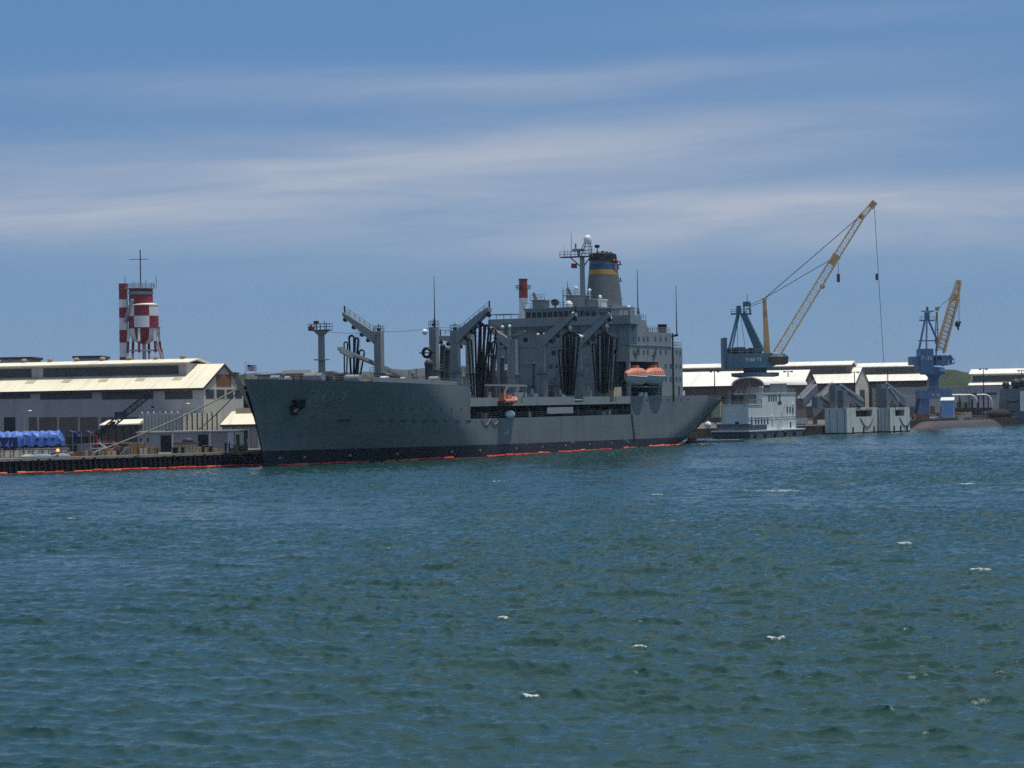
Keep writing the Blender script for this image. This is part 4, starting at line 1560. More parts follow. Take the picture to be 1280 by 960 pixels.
m.box(a.x + .5, b.x - .5, -13.2, -12.4, 9.3, a.z - .5)
m.build('liferaft_bench', 'white', ship)
# quarterdeck nets and stern rail
m = MB()
xs = [168 + (201 - 168) * i / 12 for i in range(13)]
m.rail([(x, -hb(x, 9.4) + .1, 9.4) for x in xs if x > 180], 1.0, 1.6, .03, 3)
m.build('stern_railing', 'steel', ship)
# fittings along the quarter
for i in range(9):
    p = S(792 + i * 8.5, 502.5, BM)
    b = hb(p.x, 9.9)
    m = MB()
    m.box(p.x - .45, p.x + .45, -b - .05, -b + .3, 9.55, 9.85)
    m.build('fairlead', 'steel_dark', hull)
# pilot ladder
m = MB()
p = S(789.5, 522, BM + .1)
for q in (0, .5):
    m.bar((p.x + q, -BM - .1, ZM), (p.x + 1.3 + q, -BM - .12, 1.4), .09)
for k in range(18):
    z = ZM - k * .3
    x = p.x + 1.3 * k / 18
    m.bar((x, -BM - .12, z), (x + .5, -BM - .12, z), .06)
m.build('pilot_ladder', 'rope_dark', ship)
# rope loops hanging over the side
m = MB()
a, b = S(602, 526, BM + .08), S(624, 524.5, BM + .08)
m.tube([V((a.x + (b.x - a.x) * i / 12, -BM - .1, ZM - 1.1 * abs(math.sin(math.pi * i / 6)))) for i in range(13)], .06, 5)
m.build('fender_rope', 'rope', ship)


# ---- boats carried by the ship: things of their own
def lifeboat(loc, L, Bm, label, grp):
    o = thing('lifeboat', label, 'lifeboat', loc, TH, grp)
    n_ = 14
    prof = []
    m = MB()
    def sec(x):
        k = 1 - abs(2 * x / L) ** 2.6
        return max(.06, Bm / 2 * max(0, k) ** .6)
    ring = []
    xs = [-L / 2 + L * i / n_ for i in range(n_ + 1)]
    for x in xs:
        b = sec(x)
        lift = .7 * abs(2 * x / L) ** 3
        ring.append([(x, -b, .0 + lift * .4), (x, -b * .95, -1.0 + lift * .6), (x, -b * .6, -1.85 + lift), (x, 0, -2.15 + lift), (x, b * .6, -1.85 + lift), (x, b * .95, -1.0 + lift * .6), (x, b, lift * .4)])
    vs = [p for r in ring for p in r]
    fs = [(i * 7 + j, (i + 1) * 7 + j, (i + 1) * 7 + j + 1, i * 7 + j + 1) for i in range(n_) for j in range(6)]
    m.raw(vs, fs)
    m.build('hull', 'boat_hull', o, True)
    m = MB()
    ring = []
    for x in xs:
        b = sec(x) * 1.03
        lift = .7 * abs(2 * x / L) ** 3 * .4
        hh = 1.45 * max(.05, 1 - abs(2 * x / L) ** 4)
        ring.append([(x, -b, lift - .25), (x, -b, lift + .08), (x, -b * .85, lift + hh * .65), (x, -b * .4, lift + hh), (x, b * .4, lift + hh), (x, b * .85, lift + hh * .65), (x, b, lift + .08), (x, b, lift - .25)])
    vs = [p for r in ring for p in r]
    fs = [(i * 8 + j, (i + 1) * 8 + j, (i + 1) * 8 + j + 1, i * 8 + j + 1) for i in range(n_) for j in range(7)]
    m.raw(vs, fs)
    m.build('canopy', 'orange', o, True, 50)
    m = MB()
    m.box(-.9, .5, -.6, .6, 1.35, 2.0)
    m.build('conning_hatch', 'orange', o)
    m = MB()
    for x in (-2.4, -1.2, 0, 1.2, 2.4):
        m.box(x - .2, x + .2, -sec(x) * .97 - .02, -sec(x) * .90, .42, .66)
    m.build('window', 'glass', o)
    m = MB()
    m.tube([(x, -sec(x) * 1.05, .7 * abs(2 * x / L) ** 3 * .4 - .3) for x in xs], .09, 5)
    m.build('grab_line', 'white', o)
    return o


b1 = S(793.5, 469, 14.4)
b2 = S(816, 468.5, 14.4)
grp = 'orange lifeboats hung in davits on the ship'
for i, b in enumerate((b1, b2)):
    lifeboat(ship_w(b.x, 14.6, b.z), 10.2, 3.2, ['forward orange lifeboat hanging beside the house front corner of the grey ship', 'after orange lifeboat hanging nearer the stern of the grey ship'][i], grp)
    m = MB()
    for q in (-3.3, 3.3):
        m.bar((b.x + q, -11.4, 12.5), (b.x + q, -11.6, 18.6), .35)
        m.bar((b.x + q, -11.6, 18.6), (b.x + q, -14.7, 19.0), .4)
        m.bar((b.x + q, -14.6, 18.9), (b.x + q, -14.6, b.z + 1.2), .08)
    m.box(b.x - 2.6, b.x + 2.6, -14.6, -13.4, 17.9, 18.7)
    m.bar((b.x - 1, -14.8, 18.8), (b.x + .8, -14.9, 20.6), .55, .5)
    m.build('boat_davit', 'steel_dark', ship)

# rescue boat
rb = S(633, 501.5, 15.2)
rescue = thing('rescue_boat', 'small orange rescue boat slung at the break of the grey ship bulwark', 'rescue boat', ship_w(rb.x, 15.4, rb.z), TH)
m = MB()
L = 6.4
for sd in (-1, 1):
    m.tube([(-L / 2, sd * .8, 0), (-L / 4, sd * .95, 0), (L / 4, sd * .95, .05), (L / 2 * .85, sd * .5, .3), (L / 2, sd * .1, .5)], .36, 8)
m.build('buoyancy_tube', 'orange', rescue, True)
m = MB()
m.hexa([(-L / 2, -.15, -.75), (L / 2 - 1, -.1, -.6), (L / 2 - 1, .1, -.6), (-L / 2, .15, -.75)], [(-L / 2, -.85, 0), (L / 2 - .3, -.35, .2), (L / 2 - .3, .35, .2), (-L / 2, .85, 0)])
m.build('hull', 'steel_dark', rescue)
m = MB()
m.box(-1.2, .9, -.55, .55, .2, 1.15)
m.box(-2.6, -1.6, -.5, .5, .2, 1.5)
m.build('console', 'orange', rescue)
m = MB()
pa, pb_, pc = S(625, 498, 13.6), S(628.5, 482.5, 13.6), S(652, 482.5, 13.6)
m.bar((pa.x, -13.6, 9.3), (pb_.x, -14.6, pb_.z), .28)
m.bar((pb_.x, -14.6, pb_.z), (pc.x, -14.6, pb_.z), .28)
m.bar((pc.x, -14.6, pb_.z), (pc.x, -13.6, 9.3), .28)
m.bar((rb.x, -14.6, pb_.z), (rb.x, -15.2, rb.z + .8), .06)
m.box(pb_.x + 6, pb_.x + 12, -13.2, -10.5, 9.3, 11.4)
m.build('rescue_boat_davit', 'grey_light', ship)
# white canvas bundle below it
p = S(639, 521, 15)
m = MB()
m.ball((p.x, -14.7, ZM + .62), 1.0, 12, 8, 1.9, .7, .75)
o = m.build('canvas_bundle', 'white', None, True)
o.location = ship_w(0, 0, 0)
o.rotation_euler = (0, 0, TH)
tag(o, 'white canvas bundle lying in the open gallery beneath the rescue boat', 'bundle')


# ---- flags
def flag(loc, w, h, label, stripes, canton, cat='flag', mats=('flag_red', 'flag_white', 'flag_blue'), rz=0.0):
    m = MB()
    nx, nz = 16, stripes
    def wave(x):
        return .12 * w * math.sin(x / w * 7) * (x / w)
    for i in range(nx):
        for j in range(nz):
            x0, x1 = w * i / nx, w * (i + 1) / nx
            z0, z1 = h * j / nz, h * (j + 1) / nz
            inc = canton and x1 <= w * .42 and z0 >= h * .45
            m.mi = 2 if inc else (j % 2 if canton else (0 if x0 < w * .5 else 2))
            d = .02
            y0, y1 = wave(x0), wave(x1)
            m.raw([(x0, y0 - d, z0 - .08 * x0), (x1, y1 - d, z0 - .08 * x1), (x1, y1 - d, z1 - .08 * x1), (x0, y0 - d, z1 - .08 * x0), (x0, y0 + d, z0 - .08 * x0), (x1, y1 + d, z0 - .08 * x1), (x1, y1 + d, z1 - .08 * x1), (x0, y0 + d, z1 - .08 * x0)],
                  [(0, 1, 2, 3), (7, 6, 5, 4)])
    o = m.build('flag', list(mats), None)
    o.location = loc
    o.rotation_euler = (0, 0, rz)
    return tag(o, label, cat)


jp = S(308.5, 463.5, 0)
flag(ship_w(jp.x, 0.1, jp.z), 1.45, .95, 'small striped flag flying from the jackstaff at the bow of the grey ship', 7, True)
fp = Sf(714, 335, sm)
flag(ship_w(sm, -fp.y, fp.z), 1.25, 1.0, 'small dark red signal flag under the yard of the ship mast', 4, False, mats=('flag_red', 'flag_red', 'rust'))


# ---- oil boom round the hull and along the quay
def oil_boom(path, name_label, seed=0, gaps=()):
    rg = random.Random(seed)
    o = thing('oil_boom', name_label, 'oil boom', tuple(path[0]))
    lo = local(o)
    m, m2 = MB(lo), MB(lo)
    dist = 0.0
    for a, b in zip(path[:-1], path[1:]):
        L = (b - a).length
        k = max(1, int(L / 1.6))
        for i in range(k):
            p, q = a.lerp(b, i / k), a.lerp(b, (i + .9) / k)
            dist += 1.6
            if any(g0 < dist < g1 for g0, g1 in gaps):
                continue
            w = V((0, 0, .13 + rg.uniform(-.05, .08)))
            (m2 if rg.random() < .35 else m).cyl(p + w, q + w, rg.uniform(.10, .22), n=7)
    m.build('float', 'boom', o, True)
    m2.build('bright_float', 'boom_cap', o, True)
    m = MB(lo)
    m.tube([p + V((0, 0, .02)) for p in path], .07, 5)
    m.build('skirt', 'red', o)
    return o


path = [Q(q_at(0) - 8, 2.4), Q(q_at(60), 2.0), Q(q_at(130), 2.6), Q(q_at(200), 2.1), Q(q_at(260), 2.4), Q(q_at(300), 2.2), Q(q_at(325), 3.5)]
oil_boom(path, 'red floating oil boom drifting along the foot of the dark quay wall', 1, ((8.5, 10), (18, 20), (37, 38)))
path = []
for i in range(60):
    s = 7 + (183 - 7) * i / 59
    path.append(ship_w(s, hb(s, 0) + 1.3 + .5 * math.sin(i * .9) + (.8 if s < 25 else 0)))
oil_boom(path, 'orange red oil boom strung along the waterline of the grey ship', 2, ((14, 17), (26, 31), (47, 49), (64, 68), (71, 74), (92, 93.5), (120, 123), (140, 142), (170, 173)))

# ---- mooring lines from the bow
for i, (x0, y0, x1, y1, r, mt, sag, lab) in enumerate((
        (298, 486, 116, 566, .12, 'rope', .5, 'thick pale mooring rope running from the ship bow down to the quay edge'),
        (299, 488, 249, 537, .09, 'rope_dark', .2, 'thin dark mooring wire dropping steeply from the bow behind the low grey building'),
        (298, 484, 233, 517, .07, 'rope', .25, 'thin pale mooring line from the bow reaching towards the ribbed enclosure'))):
    a = W(x0, y0, 399)
    b = W(x1, y1, [Q(q_at(118)).y + 2, 432, 447][i])
    m = MB()
    m.tube(arc(a, b, sag, 14), r, 6)
    tag(m.build('mooring_line', mt), lab, 'mooring line', 'mooring lines at the bow')


# ================================================================== sheds
def shed(name, label, corner, rz, L, Wd, eave, ridge_h, wall='wall', roofm='roof', monitor=None, strips=(), gable=(), skylights=0, vents=0, cat='warehouse', group=None, gable_mat=None, base=LAND_Z, doors=()):
    """corner: near right eave corner on the ground; local -x runs along the front, +y into depth"""
    o = thing(name, label, cat, (corner[0], corner[1], base), rz, group)
    m = MB()
    H = eave - base
    Rr = ridge_h - base
    m.box(-L, 0, 0, Wd, -0.5, H)
    m.build('wall', wall, o)
    m = MB()
    m.prism([(0.02, H), (Wd - .02, H), (Wd / 2, Rr - .05)], 'x', -0.3, 0.0)
    if gable_mat:
        m.box(0.0, .03, 0, Wd, 0, H)
    m.build('gable', gable_mat or wall, o)
    m = MB()
    m.prism([(0.02, H), (Wd - .02, H), (Wd / 2, Rr - .05)], 'x', -L, -L + .3)
    m.build('gable', wall, o)
    sl = (Rr - H) / (Wd / 2)
    ov = .7
    m = MB()
    for sg in (0, 1):
        y0 = -ov if sg == 0 else Wd + ov
        pts = [(y0, H - sl * ov), (Wd / 2, Rr), (Wd / 2, Rr + .22), (y0, H - sl * ov + .22)]
        m.prism(pts, 'x', -L - .5, .22)
    rf = m.build('roof', roofm, o)
    m = MB()
    m.box(-L - .5, .22, -ov - .12, -ov - .01, H - sl * ov - .25, H - sl * ov + .2)
    m.bar((.28, -ov, H - sl * ov), (.28, Wd / 2, Rr), .1, .4)
    m.bar((.28, Wd / 2, Rr), (.28, Wd + ov, H - sl * ov), .1, .4)
    m.build('fascia', 'trim', o)
    if monitor:
        mw, mh, x0, x1 = monitor          # half width, height of its wall above the roof, extent
        zr0 = Rr - sl * mw
        zt = zr0 + mh
        m = MB()
        m.box(x0, x1, Wd / 2 - mw, Wd / 2 + mw, zr0 - .3, zt)
        mon = m.build('monitor', wall, o)
        m = MB()
        rise = mw * .16
        for a, b in ((-mw - .6, 0), (mw + .6, 0)):
            m.prism([(Wd / 2 + a, zt - .05), (Wd / 2, zt + rise), (Wd / 2, zt + rise + .2), (Wd / 2 + a, zt + .2)], 'x', x0 - .5, x1 + .5)
        m.build('monitor_roof', roofm, mon)
        # glazing bands
        n_ = max(1, int((x1 - x0) / 26))
        for i in range(n_):
            a = x0 + (x1 - x0) * i / n_ + .9
            b = x0 + (x1 - x0) * (i + 1) / n_ - 1.6
            m = MB()
            m.box(a, b, Wd / 2 - mw - .06, Wd / 2 - mw + .1, zr0 + mh * .18, zt - mh * .16)
            m.build('strip_window', 'strip', mon)
        for i in range(vents):
            x = x0 + (x1 - x0) * (i + .5) / vents
            m = MB()
            m.cyl((x, Wd / 2, zt + rise), (x, Wd / 2, zt + rise + .5), .36, n=10)
            m.ball((x, Wd / 2, zt + rise + .6), .6, 10, 6, 1, 1, .55)
            m.build('roof_vent', 'wall_tan', mon, True)
    for x0, x1, z0, z1, mt in strips:
        m = MB()
        m.box(x0, x1, -.07, .1, z0 - base, z1 - base)
        m.build('window', mt, o)
    for y0, y1, z0, z1, mt in gable:
        m = MB()
        m.box(-.1, .07, y0, y1, z0 - base, z1 - base)
        m.build('gable_window' if mt != 'white' else 'gable_pilaster', mt, o)
    for x0, x1, z0, z1, mt in doors:
        m = MB()
        m.box(x0, x1, -.06, .1, z0 - base, z1 - base)
        m.build('door', mt, o)
    for i in range(skylights):
        x = -6 - i * (L - 8) / max(1, skylights)
        m = MB()
        y0, y1 = Wd * .14, Wd * .27
        m.hexa([(x - 1.6, y0, H + sl * y0 + .23), (x + .2, y0, H + sl * y0 + .23), (x + .2, y1, H + sl * y1 + .23), (x - 1.6, y1, H + sl * y1 + .23)],
               [(x - 1.6, y0, H + sl * y0 + .28), (x + .2, y0, H + sl * y0 + .28), (x + .2, y1, H + sl * y1 + .28), (x - 1.6, y1, H + sl * y1 + .28)])
        m.build('skylight', 'kraft', rf)
    return o


# big warehouse on the left
WZ = R(-17)
ang = WZ
cr = W(254.5, 484, 466)
EV = cr.z
dl = V((-math.cos(WZ), -math.sin(WZ), 0))
def wl(px):
    """distance along the warehouse front"""
    k = tr(px, 510)[0] / F
    return (k * cr.y - cr.x) / (dl.x - k * dl.y)
def wz(py, px):
    d = wl(px)
    Y = cr.y + dl.y * d
    return CAMZ + (HZ - tr(px, py)[1]) * Y / F
Wd = 18.5
gp = V((cr.x - math.sin(WZ) * Wd / 2, cr.y + math.cos(WZ) * Wd / 2, 0))
RG = CAMZ + (HZ - tr(278, 456)[1]) * gp.y / F
st = []
for x0, x1 in ((206.5, 241), (128, 192), (51, 115), (-60, 38)):
    st.append((-wl(x0), -wl(x1), wz(499, (x0 + x1) / 2), wz(489, (x0 + x1) / 2), 'strip'))
dr = []
for x0, x1 in ((5, 19), (36, 46), (49, 71), (74, 97), (100, 122), (126, 146), (150, 172)):
    dr.append((-wl(x0), -wl(x1), LAND_Z, wz(521.5, (x0 + x1) / 2), 'wall_brown' if x0 > 30 else 'glass'))
gz = lambda py: CAMZ + (HZ - tr(278, py)[1]) * (cr.y + Wd * .5) / F
shed('warehouse', 'long grey warehouse with cream roof, raised clerestory and skylights behind the quay', (cr.x, cr.y), WZ, 130, Wd, EV, RG, monitor=(4.6, 2.5, -128, -5.5), strips=st, doors=dr,
     gable=[(5.8, 12.8, gz(483), gz(468), 'rust'), (.8, 4.6, gz(498), gz(487), 'strip'), (5.8, 9.4, gz(498), gz(487), 'strip'), (10.6, 13.6, gz(498), gz(487), 'strip'), (14.5, 17.8, gz(498), gz(487), 'strip'),
            (4.8, 5.6, gz(499), gz(487), 'wall_light'), (9.6, 10.4, gz(499), gz(487), 'wall_light')], skylights=16, vents=22, gable_mat='pale_panel')  # paler gable colour stands in for sunlight on that end

# roof-top huts behind the warehouse ridge
for px0, px1, py, Y, lab in ((-20, 38, 447, 540, 'dark flat roofed block showing above the warehouse ridge at the left edge'), (93, 124, 445, 545, 'small grey plant room showing above the warehouse ridge near the tower')):
    a, b = W(px0, py, Y), W(px1, py, Y)
    o = thing('yard_block', lab, 'building', ((a.x + b.x) / 2, Y, LAND_Z))
    w = (b.x - a.x) / 2
    hgt = a.z - LAND_Z
    m = MB()
    m.box(-w, w, 0, 12, -.3, hgt - .5)
    m.build('wall', 'wall', o)
    m = MB()
    m.box(-w - .4, w + .4, -.4, 12.4, hgt - .5, hgt)
    m.build('roof', 'trim', o)
    m = MB()
    for i in range(4):
        m.box(-w + w * .5 * i + .3, -w + w * .5 * i + w * .3, -.06, .1, hgt - 2.2, hgt - 1.1)
    m.build('window', 'strip', o)


# ---- red and white tower with water tank
def tower():
    Y = 800.0
    base = W(180, 456, Y)
    o = thing('water_tower', 'red and white chequered water tower with lookout cabin rising behind the warehouse', 'water tower', (base.x, Y, LAND_Z))
    sc = Y / F
    zz = lambda py: CAMZ + (HZ - tr(180, py)[1]) * sc - LAND_Z
    xx = lambda px: tr(px, 400)[0] * sc - base.x
    r = 18.8 * sc
    cx = xx(179.5)
    n_ = 24
    zs = [zz(430.0), zz(428.6), zz(424), zz(417), zz(409.9), zz(409.8), zz(395.2), zz(395), zz(382)]
    rs = [r * .15, r * .42, r * .8, r * .96, r, r, r, r, r]
    def mats(j, k):
        row = 0 if j < 4 else (1 if j < 6 else 2)
        return (row + (k * 6 // n_) + (0)) % 2
    m = MB()
    m.lathe((cx, 0, 0), list(zip(rs, zs)), n_, mats)
    t = m.build('tank', ['red', 'white'], o, True, 40)
    m = MB()
    m.lathe((cx, 0, 0), [(r * 1.02, zz(382)), (r * 1.02, zz(381)), (r * .55, zz(378.5)), (r * .1, zz(378))], n_)
    m.build('tank_roof', 'roof', o, True)
    m = MB()
    m.cyl((cx, 0, zz(409.5)), (cx, 0, zz(410.3)), r * 1.12, n=24)
    m.build('tank_balcony', 'red', o)
    m = MB()
    m.lathe((xx(176.5), 0, 0), [(r * .80, zz(379)), (r * .80, zz(370.2))], 16)
    m.build('lookout_base', 'red', o)
    m = MB()
    m.lathe((xx(176.5), 0, 0), [(r * .78, zz(370.2)), (r * .80, zz(361))], 16)
    cab = m.build('lookout_cabin', 'cabin_brown', o)
    m = MB()
    m.lathe((xx(176.5), 0, 0), [(r * .82, zz(368.5)), (r * .83, zz(364.5))], 16)
    m.build('window', 'steel', cab)
    m = MB()
    m.lathe((xx(176.5), 0, 0), [(r * .9, zz(361)), (r * .9, zz(360))], 16)
    m.build('roof', 'wall_light', cab)
    m = MB()
    q = [(xx(176.5) + r * .9 * math.cos(a), r * .9 * math.sin(a), zz(360)) for a in [2 * math.pi * i / 12 for i in range(13)]]
    m.rail(q, 1.4, 2.0, .06)
    m.build('roof_railing', 'steel', cab)
    m = MB()
    m.bar((xx(176.5), 0, zz(360)), (xx(176.5), 0, zz(312)), .32)
    m.bar((xx(163), 0, zz(324)), (xx(187), 0, zz(324)), .16)
    for px, py in ((157, 345), (196, 345), (168, 352), (183, 350)):
        m.bar((xx(px), 0, zz(361)), (xx(px), 0, zz(py)), .14)
    m.build('antenna_mast', 'steel_dark', o)
    for k in range(6):
        a = 2 * math.pi * (k + .35) / 6
        c, s_ = math.cos(a), math.sin(a)
        m = MB()
        zt, zb_ = zz(410), 0
        f = lambda z: 1.0 + .16 * (zt - z) / (zt - zz(455))
        pr = [zb_, zz(455), zz(441), zz(427), zt]
        for i, (z0, z1) in enumerate(zip(pr[:-1], pr[1:])):
            m.mi = i % 2
            m.bar((cx + r * f(z0) * c, r * f(z0) * s_, z0), (cx + r * f(z1) * c, r * f(z1) * s_, z1), .75)
        m.build('leg', ['red', 'white'], o)
    m = MB()
    for zq in (zz(438), zz(470), zz(500)):
        fr = 1.0 + .16 * (zz(410) - zq) / (zz(410) - zz(455))
        pts = [(cx + r * fr * math.cos(2 * math.pi * (k + .35) / 6), r * fr * math.sin(2 * math.pi * (k + .35) / 6), zq) for k in range(7)]
        for a, b in zip(pts[:-1], pts[1:]):
            m.bar(a, b, .35)
    m.cyl((cx, 0, 0), (cx, 0, zz(428)), .6, n=8)
    m.build('brace', 'wall_light', o)
    m = MB()
    x0 = xx(154.5)
    z = 0.0
    cuts = [0, zz(455), zz(445), zz(428), zz(412), zz(397), zz(383), zz(373), zz(354)]
    cuts = [0, zz(470), zz(446), zz(428), zz(412), zz(397), zz(384), zz(374), zz(354)]
    for i, (z0, z1) in enumerate(zip(cuts[:-1], cuts[1:])):
        m.mi = i % 2
        ins = (z0 - 0) * .004
        m.box(x0 - 1.35 + ins, x0 + 1.35 - ins, -1.35, 1.35, z0, z1)
    m.build('stair_shaft', ['white', 'red'], o)
    m = MB()
    m.bar((xx(158), -1.5, zz(402)), (xx(169), -r * .8, zz(375)), 1.6, .5)
    m.bar((xx(158), -1.5, zz(360)), (xx(162), -1.5, zz(360)), 1.2, .4)
    m.bar((xx(160), -1, zz(382)), (xx(160), -1, zz(358)), .3)
    m.build('stairway', 'wall_light', o)
    m = MB()
    m.bar((xx(196), -2, zz(424)), (xx(203), -2, zz(452)), 1.5, .4)
    m.bar((xx(203), -2, zz(436)), (xx(205), -2, zz(456)), .4)
    m.build('outer_stair', 'wall_light', o)


tower()

# ---- chimney beyond the ship
Y = 1000.0
a = W(654.5, 388, Y)
o = thing('chimney', 'tall chimney with red top and white shaft showing behind the ship bridge', 'chimney', (a.x, Y, LAND_Z))
zz = lambda py: CAMZ + (HZ - tr(654, py)[1]) * Y / F - LAND_Z
m = MB()
m.cyl((0, 0, 0), (0, 0, zz(372.5)), 2.1, 1.75, 16)
m.build('shaft', 'white', o, True)
m = MB()
m.cyl((0, 0, zz(372.4)), (0, 0, zz(350)), 1.78, 1.65, 16)
m.build('red_top', 'brick_red', o, True)
m = MB()
m.cyl((0, 0, zz(350)), (0, 0, zz(348.5)), 1.85, 1.85, 16)
m.build('cap', 'trim', o)
m = MB()
m.cyl((0, 0, zz(361.5)), (0, 0, zz(361)), 2.9, 2.9, 16)
m.rail([(2.9 * math.cos(2 * math.pi * i / 10), 2.9 * math.sin(2 * math.pi * i / 10), zz(361)) for i in range(11)], 1.3, 1.6, .08)
m.build('gallery', 'steel_dark', o)

# ================================================================== the left yard
def simple_box(name, label, cat, px0, px1, ytop, Y, depth, wallm, roofm, group=None, rz=0.0, roof_th=.25, over=.25):
    a, b = W(px0, ytop, Y), W(px1, ytop, Y)
    o = thing(name, label, cat, ((a.x + b.x) / 2, Y, LAND_Z), rz, group)
    w = (b.x - a.x) / 2
    hgt = (a.z + b.z) / 2 - LAND_Z
    m = MB()
    m.box(-w, w, 0, depth, -.2, hgt - roof_th)
    m.build('wall', wallm, o)
    m = MB()
    m.box(-w - over, w + over, -over, depth + over, hgt - roof_th, hgt)
    m.build('roof', roofm, o)
    return o, w, hgt


# low lavender grey office row on the quay
o, w, hgt = simple_box('office_row', 'low flat grey quayside building with dark doorways and white end cabin', 'building', 172, 305, 538.5, 424, 6, M['wall'], M['wall_light'])
sx = lambda px: tr(px, 548)[0] * 424 / F - o.location.x
for x0, x1 in ((201, 214), (247.5, 260)):
    m = MB()
    m.box(sx(x0), sx(x1), -.06, .1, 0, hgt - .7)
    m.build('doorway', 'glass', o)
for px in (215, 262):
    m = MB()
    m.box(sx(px), sx(px) + .25, -.08, .1, 0, hgt - .3)
    m.build('downpipe', 'white', o)
m = MB()
m.box(sx(285), sx(292.5), -.12, .1, 0, hgt - .3)
m.box(sx(294), sx(305), -.12, .1, 0, hgt - .3)
wp = m.build('white_end_panel', 'white', o)
m = MB()
m.box(sx(295), sx(299.5), -.17, .1, .3, hgt - .7)
m.build('door', 'wall_brown', wp)
for px in (172, 181):
    m = MB()
    m.box(sx(px + 3), sx(px + 5), -.07, .1, 1.8, 2.4)
    m.build('window', 'strip', o)

# ribbed enclosure with a shaded long side and a sunlit ribbed side
RBY = 441.0
cR = W(226, 517, RBY)
hg = cR.z - LAND_Z
o = thing('ribbed_enclosure', 'tall windowless enclosure with ribbed pale side and small lamps along its top', 'building', (cR.x, RBY, LAND_Z))
lw = W(174, 519, 452)
pL = V((lw.x - cR.x, lw.y - RBY, 0))
rw = W(276, 515, 462)
pR = V((rw.x - cR.x, rw.y - RBY, 0))
m = MB()
bk = pL + pR
b4 = [V((0, 0, 0)), pR, bk, pL]
m.hexa([p + V((0, 0, -.2)) for p in b4], [p + V((0, 0, hg)) for p in b4])
m.build('wall', 'pale_panel', o)
m = MB()
nr = V((pR.y, -pR.x, 0)).normalized()
for i in range(8):
    p = pR * ((i + .12) / 8)
    m.bar(p + nr * .06, p + nr * .06 + V((0, 0, hg)), .22)
m.build('rib', 'steel_dark', o)
m = MB()
nl = V((pL.y, -pL.x, 0)).normalized()
if nl.y > 0:
    nl = -nl
for i in range(12):
    p = pL * ((i + .3) / 12)
    m.bar(p + nl * .05, p + nl * .05 + V((0, 0, hg)), .14)
m.build('side_rib', 'wall', o)
for i in range(7):
    p = pL * ((i + .5) / 7) + V((0, 0, hg))
    m = MB()
    m.ball(p + V((0, 0, .25)), .15, 8, 6)
    m.bar(p, p + V((0, 0, .3)), .12)
    m.build('lamp', 'white' if i != 3 else 'orange', o, True)
for i in range(6):
    p = pR * ((i + .5) / 6) + V((0, 0, hg))
    m = MB()
    m.box(p.x - .12, p.x + .12, p.y - .12, p.y + .12, p.z, p.z + .4)
    m.build('rib_cap', 'kraft', o)
m = MB()
p0, p1 = pL * .18, pL * .38
m.raw([p0 + nl * .03 + V((0, 0, 2.4)), p1 + nl * .03 + V((0, 0, 2.4)), p1 + nl * .03 + V((0, 0, 3.6)), p0 + nl * .03 + V((0, 0, 3.6)),
       p0 + V((0, 0, 2.4)), p1 + V((0, 0, 2.4)), p1 + V((0, 0, 3.6)), p0 + V((0, 0, 3.6))], [(0, 1, 2, 3), (0, 4, 5, 1), (2, 6, 7, 3), (1, 5, 6, 2), (0, 3, 7, 4)])
m.build('vent_panel', 'steel_dark', o)

# cream hipped shed by the bow
Y = 452.0
a, b = W(275, 531, Y), W(325, 531, Y)
o = thing('pier_shed', 'small shed with cream hipped roof and ridge vent beside the ship bow', 'shed', (a.x, Y, LAND_Z))
w = b.x - a.x
he = a.z - LAND_Z
hr = W(298, 514, Y + 4).z - LAND_Z
m = MB()
m.box(.4, w - .2, .3, 8.6, -.2, he - .05)
m.build('wall', 'wall', o)
m = MB()
x0, x1 = W(290, 514, Y + 4).x - a.x, w - .5
m.raw([(0, 0, he), (w, 0, he), (w, 9, he), (0, 9, he), (x0, 4.2, hr), (x1, 4.2, hr), (x1, 4.8, hr), (x0, 4.8, hr)],
      [(0, 1, 5, 4), (1, 2, 6, 5), (2, 3, 7, 6), (3, 0, 4, 7), (4, 5, 6, 7), (3, 2, 1, 0)])
rf = m.build('roof', 'roof', o)
m = MB()
m.box(x0 + .8, w - 1, 3.4, 5.6, hr - .5, hr + .55)
m.build('ridge_vent', 'kraft', rf)
m = MB()
m.box(0, w, -.1, .05, he - .35, he + .02)
m.build('fascia', 'trim', o)
m = MB()
for k in range(5):
    m.box(.3 + k * (w - .8) / 4, .55 + k * (w - .8) / 4, .05, .28, 0, he - .35)
m.build('post', 'wall_light', o)

# small hut with cream roof
Y = 432.0
a, b = W(124, 530, Y), W(174, 530, Y)
o = thing('yard_hut', 'dark open fronted hut with thin cream roof left of the ribbed enclosure', 'hut', (a.x, Y, LAND_Z))
w = b.x - a.x
he = a.z - LAND_Z
m = MB()
m.box(.3, w - .2, .4, 5, -.2, he - .3)
m.build('wall', 'wall_brown', o)
m = MB()
m.hexa([(0, 0, he - .35), (w, 0, he - .2), (w, 5.4, he + .1), (0, 5.4, he)], [(0, 0, he - .15), (w, 0, he), (w, 5.4, he + .75), (0.8, 5.4, he + .65)])
m.build('roof', 'roof', o)
m = MB()
for k in range(6):
    m.box(.2 + k * (w - .6) / 5, .35 + k * (w - .6) / 5, .2, .38, 0, he - .3)
m.build('post', 'steel_dark', o)


